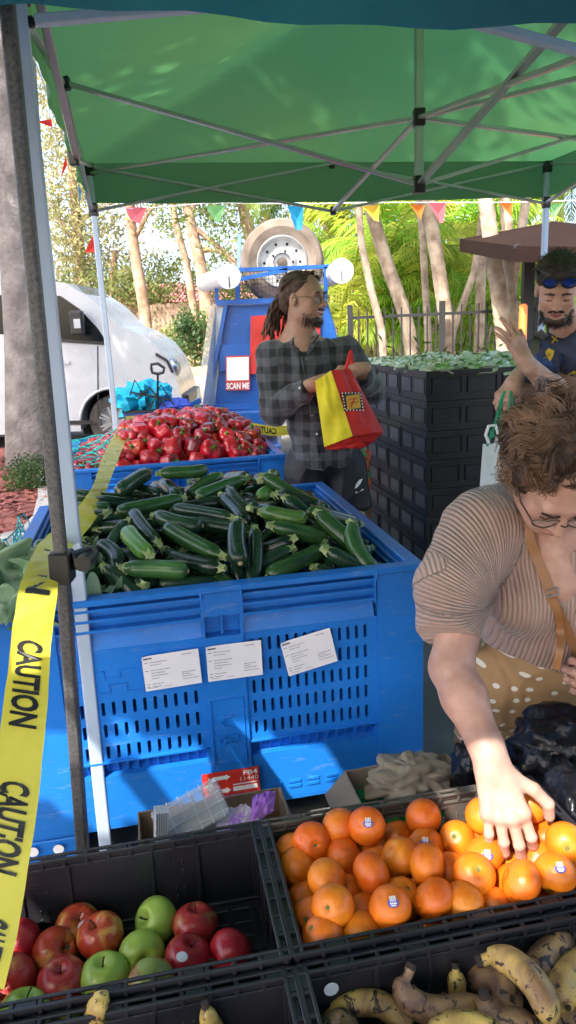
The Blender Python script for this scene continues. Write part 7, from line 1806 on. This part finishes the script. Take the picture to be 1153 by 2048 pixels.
for i in range(70):
    a = rr.uniform(-1.5,1.5); el = rr.uniform(0,1); st = h2(math.sin(a)*.070*(.3+.7*el), .055-.12*rr.random()*1.0, .122-.055*abs(math.sin(a))*el)
    knot = h2(rr.uniform(-.035,.055), -.112+rr.uniform(-.015,.01), .0+rr.uniform(-.03,.03)); mid = h2(math.sin(a)*.090, -.055, .098-.04*abs(math.sin(a)))
    L = rr.uniform(.08,.19); e = knot + Vector((-.35+rr.gauss(0,.12), rr.gauss(0,.1), -1)).normalized()*L
    m2 = knot.lerp(e, .5) + Vector((rr.gauss(-.012,.012), rr.gauss(0,.012), 0)); S = spline([st, mid, knot, m2, e], 5); q.tube(S, [.0052+.0012*math.sin(k*1.9+i) for k in range(len(S))], 6)
o = put('dreadlock', q.mesh('dreadlock', M_dread, recalc=False), ho, world=False); o['kind'] = 'stuff'
# shirt
def plaidmat():
    m = bpy.data.materials.new('checked_flannel'); nt, N, L = nodes_of(m); out = N('ShaderNodeOutputMaterial'); b = N('ShaderNodeBsdfPrincipled'); L(b.outputs[0], out.inputs[0]); tc = N('ShaderNodeTexCoord')
    ns = N('ShaderNodeTexNoise'); ns.inputs['Scale'].default_value = 5; L(tc.outputs['Object'], ns.inputs['Vector']); vm = N('ShaderNodeVectorMath'); vm.operation = 'MULTIPLY_ADD'; vm.inputs[1].default_value = (.035,.035,.035); L(ns.outputs['Color'], vm.inputs[0]); L(tc.outputs['Object'], vm.inputs[2])
    sp = N('ShaderNodeSeparateXYZ'); L(vm.outputs[0], sp.inputs[0])
    def band(src, per, ph):
        a = N('ShaderNodeMath'); a.operation = 'MULTIPLY_ADD'; a.inputs[1].default_value = 2*math.pi/per; a.inputs[2].default_value = ph; L(src, a.inputs[0]); s_n = N('ShaderNodeMath'); s_n.operation = 'SINE'; L(a.outputs[0], s_n.inputs[0])
        r = N('ShaderNodeMapRange'); r.inputs['From Min'].default_value = -.12; r.inputs['From Max'].default_value = .12; L(s_n.outputs[0], r.inputs[0]); return r.outputs[0]
    bx_ = band(sp.outputs[0], .068, 0); bz = band(sp.outputs[2], .076, 1)
    ad = N('ShaderNodeMath'); ad.operation = 'ADD'; L(bx_, ad.inputs[0]); L(bz, ad.inputs[1]); hf = N('ShaderNodeMath'); hf.operation = 'MULTIPLY'; hf.inputs[1].default_value = .5; L(ad.outputs[0], hf.inputs[0])
    n2 = N('ShaderNodeTexNoise'); n2.inputs['Scale'].default_value = 160; L(tc.outputs['Object'], n2.inputs['Vector']); m2_ = N('ShaderNodeMath'); m2_.operation = 'MULTIPLY_ADD'; m2_.inputs[1].default_value = .14; L(n2.outputs['Fac'], m2_.inputs[0]); L(hf.outputs[0], m2_.inputs[2])
    r = N('ShaderNodeValToRGB'); r.color_ramp.elements[0].position = .05; r.color_ramp.elements[1].position = 1.05; r.color_ramp.elements[0].color = (.010,.011,.014,1); r.color_ramp.elements[1].color = (.085,.088,.10,1); L(m2_.outputs[0], r.inputs[0]); L(r.outputs[0], b.inputs['Base Color']); b.inputs['Roughness'].default_value = .9; b.inputs['Sheen Weight'].default_value = .3
    n3 = N('ShaderNodeTexNoise'); n3.inputs['Scale'].default_value = 12; n3.inputs['Detail'].default_value = 2; L(tc.outputs['Object'], n3.inputs['Vector']); bp = N('ShaderNodeBump'); bp.inputs['Strength'].default_value = .8; bp.inputs['Distance'].default_value = .02; L(n3.outputs['Fac'], bp.inputs['Height']); L(bp.outputs[0], b.inputs['Normal']); return m
M_plaid = plaidmat()
cuffR = Rel.lerp(Rwr,.90); cuffL = Lel.lerp(Lwr,.80)
sh_ = [C_(Rsh+Vector((.03,0,-.01)), Lsh+Vector((-.02,0,-.01)), .072, .070, .05), C_(A_(605,745,.05), A_(640,850,.06), .145, .140, .06), C_(A_(640,850,.06), A_(648,905,.07), .140, .150, .05), C_(Rsh, Rel, .072, .062, .04), C_(Rel, cuffR, .062, .046, .03), C_(Lsh, Lel, .070, .060, .04), C_(Lel, cuffL, .060, .048, .03),
       C_(A_(598,690,.03), A_(604,668,.03), .07, .062, .03),
       E_(A_(606,662,-.07), (.052,.08,.095), .012, sub=True), E_(A_(603,640,.03), (.060,.060,.070), .01, sub=True), Pl_(A_(648,926,.07), (.04,0,-1), (.4,.4,.3), .006),
       Pl_(cuffR, cuffR-Rel, .058), Pl_(cuffL, cuffL-Lel, .058)]
me_s = wrinkle(body_mesh('shirt', sh_, [bx(sh_[:8], .007)], M_plaid), .011, 9, (1,1,.8), 3); so = put('shirt', me_s, MN)
bv2 = BVHTree.FromPolygons([v.co[:] for v in me_s.vertices], [tuple(p.vertices) for p in me_s.polygons])
def on2(x, y, lift=.004, dy=3.4):
    loc, n_, i, d = surf_hit(bv2, x, y); return (loc if loc else at(x, y, dy)) - ray(x, y).normalized()*lift
for pts in (((576,668),(583,690),(598,712),(600,688),(590,668)), ((640,668),(632,690),(614,712),(618,690),(628,672))):
    q = MB(); P = [on2(x, y, .012) for x, y in pts]; q.add(P+[p+Vector((0,.008,0)) for p in P], [(0,1,2,3,4),(9,8,7,6,5)]+[(k,(k+1)%5,5+(k+1)%5,5+k) for k in range(5)]); part('collar', q, M_plaid, MN)
for x, y in ((597,686),(568,721),(612,719),(600,776),(624,831),(634,868)):
    q = MB(); p = on2(x, y, .002); q.lathe([(0,-.003),(.0055,-.002),(.006,.001)], 10, 'y', p); part('button', q, M_pw, MN)
q = MB(); q.tube([on2(603,712), on2(612,760), on2(622,820), on2(632,880), on2(637,915)], .0035, 4); part('placket', q, M_plaid, MN)
for (x0_, y0_, x1_, y1_) in ((555,718,582,748),(600,716,627,746)):
    q = MB(); P = [on2(x, y, .003) for x, y in ((x0_,y0_),(x1_,y0_-2),(x1_,y0_+8),((x0_+x1_)/2,y0_+13),(x0_,y0_+9))]; q.add(P, [(0,1,2,3,4)]); part('pocket_flap', q, M_plaid, MN)
M_short = pmat('black_sport_shorts', (.008,.009,.014), .6, bump=.4, bscale=12, bdist=.01)
st = [E_(pel2+Vector((0,0,-.01)), (.165,.125,.11), .05)]
for hq, kq, aq in lg: st += [C_(hq+Vector((0,0,-.02)), hq.lerp(kq,.86), .108, .100, .03)]
sc_ = [Pl_(kq+Vector((0,0,.045)), (0,0,-1), (.15,.18,.16)) for hq,kq,aq in lg]
ms = wrinkle(body_mesh('shorts', st+sc_, [bx(st, .010)], M_short), .012, 8, (1.3,1.3,.5), 5); put('shorts', ms, MN)
bv3 = BVHTree.FromPolygons([v.co[:] for v in ms.vertices], [tuple(p.vertices) for p in ms.polygons])
def on3(x, y): 
    loc, n_, i, d = surf_hit(bv3, x, y); return (loc if loc else at(x, y, 3.4)) - ray(x, y).normalized()*.004
q = MB(); P = [on3(x, y) for x, y in ((710,977),(713,967),(719,960),(726,957),(722,967),(715,975))]; q.add(P, [(0,1,2,5),(2,3,4,5)]); P = [on3(x,y) for x,y in ((711,984),(728,977),(728,980),(712,987))]; q.add(P, [(0,1,2,3)]); part('leaf_emblem', q, M_pw, MN)
for hq,kq,aq in lg:
    sp_ = [C_(aq+Vector((0,.03,-.045)), aq+Vector((.02,-.15,-.06)), .042, .032, .02)]; put('shoe', body_mesh('shoe', sp_, [bx(sp_, .012)], M_blackpl), MN)
# red and yellow bag
BG = thing('tote_bag', 'red shopping bag with a yellow front panel held open by the bearded man', 'bag', A_(700,890,-.3))
M_yb = pmat('yellow_nonwoven', (.70,.58,.02), .75, var=.1, scale=9, bump=.6, bscale=26, bdist=.006); M_rb = pmat('red_nonwoven', (.60,.02,.015), .7, var=.14, scale=9, bump=.6, bscale=18, bdist=.008)
def quadpatch(nm, c, mt, puff, parent, n=14):
    A1, B1, C1, D1 = c; nn = (B1-A1).cross(D1-A1).normalized(); nn = nn if nn.y < 0 else -nn; q = MB()
    def f(u, v):
        p = A1.lerp(B1,u).lerp(D1.lerp(C1,u),v); return tuple(p+nn*(puff*math.sin(math.pi*u)*math.sin(math.pi*min(1,v*.8))+.022*mnoise.noise(Vector((u*3.5,v*3.5,puff*80)))*math.sin(math.pi*u)+.006*mnoise.noise(Vector((u*9,v*5,puff*30)))*math.sin(math.pi*u)))
    q.grid(f, n, n); return part(nm, q, mt, parent, True)
y0 = -.36
a1, a2_, a3, a4 = at(630,762,YM+y0), at(663,741,YM+y0-.02), at(706,872,YM+y0-.05), at(649,894,YM+y0-.02)
quadpatch('yellow_panel', (a1,a2_,a3,a4), M_yb, .012, BG)
r1, r2, r3, r4 = at(663,741,YM+y0-.02), at(701,737,YM+y0+.06), at(768,864,YM+y0+.09), at(706,872,YM+y0-.05)
quadpatch('red_panel', (r1,r2,r3,r4), M_rb, .02, BG)
quadpatch('base_panel', (a4,at(706,872,YM+y0-.05),at(768,864,YM+y0+.09),at(722,898,YM+y0+.12)), M_rb, .006, BG)
quadpatch('base_panel', (at(649,893,YM+y0-.01),at(712,872,YM+y0-.04),at(735,893,YM+y0+.02),at(652,899,YM+y0)), M_rb, .004, BG)
quadpatch('back_panel', (at(632,762,YM+y0+.16),at(701,737,YM+y0+.16),at(768,864,YM+y0+.2),at(652,893,YM+y0+.2)), M_rb, .01, BG)
quadpatch('side_panel', (at(630,762,YM+y0),at(632,762,YM+y0+.16),at(652,893,YM+y0+.2),at(649,894,YM+y0-.02)), M_rb, .01, BG)
q = MB(); q.tube([at(690,745,YM-.30), at(697,722,YM-.28), at(702,703,YM-.24), at(704,720,YM-.20), at(706,742,YM-.2)], .008, 6); part('handle', q, M_rb, BG)
em = lambda x, y: at(x, y, YM+y0-.062+ (x-690)*.0014)
q = MB(); star = []
for k in range(40):
    s_k = k/40*4; e_ = int(s_k); f_k = s_k-e_; r_ = 1.0 if k % 2 else 1.28; cx_, cy_ = [(-1+2*f_k,-1),(1,-1+2*f_k),(1-2*f_k,1),(-1,1-2*f_k)][e_]; star.append(em(706+cx_*17*r_+cy_*3, 803+cy_*16*r_-cx_*0))
q.add(star+[em(706,803)], [(k,(k+1)%40,40) for k in range(40)]); emb = part('emblem', q, M_inkd, BG)
q = MB(); q.add([em(692,792)+Vector((0,-.003,0)), em(719,788)+Vector((0,-.003,0)), em(722,815)+Vector((0,-.003,0)), em(695,819)+Vector((0,-.003,0))], [(0,1,2,3)]); put('gold_square', q.mesh('gold_square', pmat('gold_print', (.75,.42,.04), .5, bump=0)), emb, world=False)
q = MB()
for k in range(22):
    s_k = k/22*4; e_ = int(s_k); f_k = s_k-e_; cx_, cy_ = [(-1+2*f_k,-1),(1,-1+2*f_k),(1-2*f_k,1),(-1,1-2*f_k)][e_]; c_ = em(706+cx_*18+cy_*3, 803+cy_*17)+Vector((0,-.004,0)); q.add([c_+Vector((-.003,0,0)), c_+Vector((0,0,-.004)), c_+Vector((.003,0,0)), c_+Vector((0,0,.004))], [(0,1,2,3)])
put('dot_border', q.mesh('dot_border', M_pw), emb, world=False)
q = MB(); q.bar(em(699,799)+Vector((0,-.005,0)), em(714,796)+Vector((0,-.005,0)), .004,.003); q.bar(em(702,814)+Vector((0,-.005,0)), em(709,797)+Vector((0,-.005,0)), .004,.003); q.bar(em(700,806)+Vector((0,-.005,0)), em(717,803)+Vector((0,-.005,0)), .003,.003); put('red_glyph', q.mesh('red_glyph', M_rb), emb, world=False)

# ---------------------------------------------------------------- the man in the navy T-shirt at right
YR = 2.85
B_ = lambda x, y, dy=0: at(x, y, YR+dy)
RR_ = B_(1150, 900, .1); RR_.z = 0
RM = thing('person', 'man in navy T-shirt with blue sunglasses on his head looking down at right', 'person', RR_)
HC3 = B_(1116, 580)
hp3, h3, ax3 = head_prims(HC3, (-.28,-.80,-.42), (-.10,-.42,.85), .97, B_(1138,668,.09), .056)
r_sh = B_(1078,710,.10); r_el = B_(1060,790,.22); r_wr = B_(1035,758,.0)   # his right arm (image left), hand holding the green handles
r_el = B_(1062,800,.15); r_wr = B_(1030,762,.02)
l_sh = B_(1255,705,.10); l_el = B_(1140,812,-.12); l_wr = B_(1050,722,-.22)
dl_ = (B_(1012,652,-.20)-l_wr).normalized()
hA, tA = hand_prims(l_wr, dl_, Vector((.35,-.85,.25)), Vector((.9,.35,.1)), [(.05,.12,.08),(.10,.22,.12),(.22,.30,.2),(.12,.2,.12)], [(.7,.7,-.25,.042),(.85,.45,-.2,.034),(.95,.25,-.1,.028)], .92, .15)
hB, tB = hand_prims(r_wr, Vector((-.55,-.25,-.65)), Vector((-.5,-.55,.5)), Vector((.2,-.7,.4)), [(.6,.9,.6)]*4, [(.7,.5,-.5,.04),(.6,.1,-.8,.032),(.5,-.1,-.8,.026)], .98)
pel3 = B_(1170, 960, .15)
bd3 = [C_(B_(1160,740,.12), B_(1165,880,.14), .125, .125, .06), C_(r_sh, l_sh, .06, .06, .05), C_(B_(1165,880,.14), pel3, .125, .13, .05), C_(r_sh, r_el, .050, .042, .03), C_(r_el, r_wr, .038, .026, .02), C_(l_sh, l_el, .056, .048, .04), C_(l_el, l_el.lerp(l_wr,.4), .048, .044, .03), C_(l_el.lerp(l_wr,.4), l_wr, .044, .028, .03)]
for hx in (-.095,.095):
    hq = pel3+Vector((hx,0,-.06)); kq = Vector((hq.x, hq.y-.02, .48)); aq = Vector((kq.x, kq.y+.05, .09)); bd3 += [C_(hq,kq,.085,.058,.04), C_(kq,aq,.055,.036,.03), C_(aq+Vector((0,.02,-.04)), aq+Vector((0,-.14,-.06)), .034, .028, .02)]
    if hx < 0: lq = (hq,kq,aq)
    else: lq2 = (hq,kq,aq)
skinmesh('body', hp3+bd3+hA+hB, [bx(hp3[:-1], .0038), bx([hp3[-1]], .006), bx(hA, .0028), bx(hB, .0034), bx([C_(l_el,l_wr+(l_el-l_wr).normalized()*.02,.05,.04)], .006), bx(bd3, .014)], M_skinR, RM)
for sg in (-1, 1):
    q = MB(); q.tube([h3(sg*.013,.096,.024), h3(sg*.03,.100,.029), h3(sg*.049,.088,.023)], [.003,.005,.002], 5); part('eyebrow', q, M_hairB, RM)
    q = MB(); q.tube([h3(sg*.020,.0885,-.001), h3(sg*.031,.0905,-.004), h3(sg*.042,.0865,-.001)], .0014, 5); part('eyelash', q, M_hairB, RM)
q = MB(); q.tube([h3(-.022,.093,-.0585), h3(0,.0995,-.0565), h3(.022,.093,-.0585)], [.0015,.0035,.0015], 6); q.tube([h3(-.019,.092,-.062), h3(0,.098,-.065), h3(.019,.092,-.062)], [.0015,.0045,.0015], 6); part('lips', q, M_lip, RM, True)
beard(RM, h3, ax3, M_hairB, 6, 480, .020)
s3, f3, u3 = ax3
cp = [E_(h3(0,-.022,.062), (.088,.096,.074), .02, npm(s3,f3,u3)), E_(h3(0,-.075,.0), (.075,.05,.075), .03, npm(s3,f3,u3)), E_(h3(0,.105,-.012), (.080,.06,.072), .012, npm(s3,f3,u3), sub=True)]
ho3 = put('hair', body_mesh('hair', cp, [bx(cp[:2], .006, .02)], M_hairB), RM); q = MB(); rr = random.Random(91)
for i in range(900):
    th = rr.uniform(0, 2*math.pi); zz = rr.uniform(-.1,1); rho = math.sqrt(max(0,1-zz*zz)); x, y, z = math.cos(th)*rho, math.sin(th)*rho, zz
    if y > .3 and z < .12: continue
    out = (s3*x+f3*y+u3*z).normalized(); base = h3(x*.084, y*.092-.022, z*.070+.062)-out*.005; tg = Vector((rr.gauss(0,1),rr.gauss(0,1),rr.gauss(0,1))); tg = (tg-out*tg.dot(out)).normalized(); sd_ = out.cross(tg); ph = rr.uniform(0,6); L = rr.uniform(.02,.045); pts = []
    for k in range(7): t_ = k/6; pts.append(base+tg*L*t_*.9+out*L*t_*.45+(sd_*math.cos(ph+5*t_)+tg*math.sin(ph+5*t_))*.004)
    strand(q, pts, .0013, .0005, 3)
o = put('curl', q.mesh('curl', M_hairB, recalc=False), ho3, world=False); o['kind'] = 'stuff'
M_blens = pmat('mirror_blue_lens', (.01,.05,.35), .12, metal=.5, bump=0, coat=.8)
def upg(x, y, z): return h3(x, y+.002, z+.074)
glasses(RM, upg, None, 0, M_blackpl, M_blens, ax=ax3, rim=.0038, lw=.026, lh=.019)
M_navy = pmat('navy_tshirt', (.040,.045,.085), .85, col2=(.055,.06,.11), scale=8, bump=.7, bscale=10, bdist=.015)
slv = l_sh.lerp(l_el,.62)
ts = [C_(r_sh+Vector((.03,0,0)), l_sh, .072, .075, .05), C_(B_(1158,740,.10), B_(1160,880,.12), .150, .150, .06), C_(B_(1160,880,.12), pel3+Vector((0,0,.0)), .150, .155, .05), C_(r_sh, r_sh.lerp(r_el,.5), .068, .060, .03), C_(l_sh, slv, .078, .078, .04), C_(B_(1135,690,.08), B_(1138,668,.08), .075, .064, .03),
      E_(B_(1130,650,.0), (.062,.075,.060), .008, sub=True), Pl_(slv, l_el-l_sh, .11), Pl_(r_sh.lerp(r_el,.5), r_el-r_sh, .085)]
mt_ = wrinkle(body_mesh('tshirt', ts, [bx(ts[:6], .0075)], M_navy), .010, 8, (1,1,.8), 7); put('tshirt', mt_, RM)
bv4 = BVHTree.FromPolygons([v.co[:] for v in mt_.vertices], [tuple(p.vertices) for p in mt_.polygons])
def decal(nm, pts, mt, bv, lift, parent, Yd=2.7):
    P = []
    for x, y in pts:
        loc, n_, i, d = surf_hit(bv, x, y); P.append((loc if loc else at(x, y, Yd)) - ray(x, y).normalized()*lift)
    q = MB(); c = sum(P, Vector())/len(P); q.add(P+[c], [(k,(k+1)%len(P),len(P)) for k in range(len(P))]); return part(nm, q, mt, parent)
M_yl = pmat('yellow_print', (.70,.48,.03), .6, bump=0); M_bl = pmat('blue_print', (.015,.06,.20), .6, bump=0)
for pts in (((1070,706),(1088,684),(1104,696),(1106,732),(1098,758),(1080,771),(1064,751),(1062,728)), ((1108,721),(1124,708),(1126,721),(1115,731),(1112,751),(1100,761))): decal('blue_graphic', pts, M_bl, bv4, .004, RM)
for pts in (((1091,704),(1097,696),(1109,701),(1108,709),(1098,729),(1085,734),(1081,730),(1088,716),(1099,709),(1097,706),(1092,709)), ((1082,753),(1087,748),(1085,758),(1080,761))): decal('number_print', pts, M_yl, bv4, .006, RM)
for pts in (((1103,672),(1106,671),(1111,678),(1116,680),(1117,683),(1109,681)), ((1114,670),(1117,672),(1110,680),(1106,687),(1103,685),(1109,677))): decal('chest_emblem', pts, M_yl, bv4, .005, RM)
for k in range(4): decal('sleeve_stripe', ((1136+k*5,748-k*2),(1150,741+k*3),(1151,743+k*3),(1137+k*5,751-k*2)), M_yl, bv4, .006, RM)
q = MB(); S = []
for x, y in ((1128,632),(1090,664),(1080,674),(1070,690),(1066,730)):
    loc, n_, i, d = surf_hit(bv4, x, y); S.append((loc if loc else at(x,y,2.8))-ray(x,y).normalized()*.006)
ribbon('backpack_strap', S[1:], .035, pmat('khaki_webbing', (.10,.10,.075), .8), .006, RM)
st = []
for hq,kq,aq in (lq, lq2): st += [C_(hq, kq, .10, .085, .03)]
put('shorts', body_mesh('shorts', st, [bx(st, .014)], M_short), RM)
for hq,kq,aq in (lq, lq2): sp_ = [C_(aq+Vector((0,.03,-.045)), aq+Vector((0,-.15,-.06)), .042, .032, .02)]; put('shoe', body_mesh('shoe', sp_, [bx(sp_, .012)], M_blackpl), RM)
# forearm tattoos
M_tat = pmat('tattoo_ink', (.12,.10,.10), .6, bump=0)
armbv = BVHTree.FromPolygons([v.co[:] for v in RM.children[0].data.vertices], [tuple(p.vertices) for p in RM.children[0].data.polygons])
decal('tattoo', ((1065,741),(1077,735),(1083,748),(1070,756)), M_tat, armbv, .0012, RM)
decal('tattoo', ((1033,713),(1040,709),(1052,704),(1053,706),(1041,712),(1034,715)), M_tat, armbv, .0012, RM)
decal('tattoo', ((1048,718),(1056,712),(1060,716),(1052,722)), M_tat, armbv, .0012, RM)
# green handled white bag
GB = thing('tote_bag', 'white bag with long green handles carried by the man in the navy shirt', 'bag', at(985, 910, YR-.25))
q = MB(); M_gh = pmat('green_webbing', (.005,.26,.12), .6, bump=.1)
hx = at(1012, 790, YR-.12)
q.tube([at(974,892,YR-.2), at(990,850,YR-.18), at(1003,800,YR-.13), at(1010,782,YR-.12)], .0055, 5); q.tube([at(1010,782,YR-.12), at(1004,800,YR-.13), at(1002,830,YR-.16), at(1000,880,YR-.2)], .0055, 5)
q.tube([at(1022,782,YR-.1), at(1026,810,YR-.1), at(1032,835,YR-.1), at(1040,870,YR-.1)], .005, 5); q.tube([at(1022,782,YR-.1), at(1018,820,YR-.1), at(1020,870,YR-.1)], .005, 5); part('handle', q, M_gh, GB)
quadpatch('panel', (at(966,888,YR-.2), at(1060,884,YR-.16), at(1062,1010,YR-.2), at(958,1000,YR-.24)), pmat('white_nonwoven', (.62,.66,.66), .7), .03, GB)
quadpatch('panel', (at(966,888,YR-.05), at(1060,884,YR-.01), at(1062,1010,YR-.0), at(958,1000,YR-.04)), pmat('white_nonwoven', (.62,.66,.66), .7), -.02, GB)
q = MB(); q.tube([at(978,886,YR-.21), at(972,870,YR-.21), at(978,852,YR-.2), at(992,850,YR-.2), at(996,868,YR-.2), at(992,886,YR-.21)], .006, 6); part('white_loop', q, M_wht2, GB)
decal('green_mark', ((980,862),(988,862),(990,874),(980,876)), M_gh, bvh, .0, GB, YR-.21)
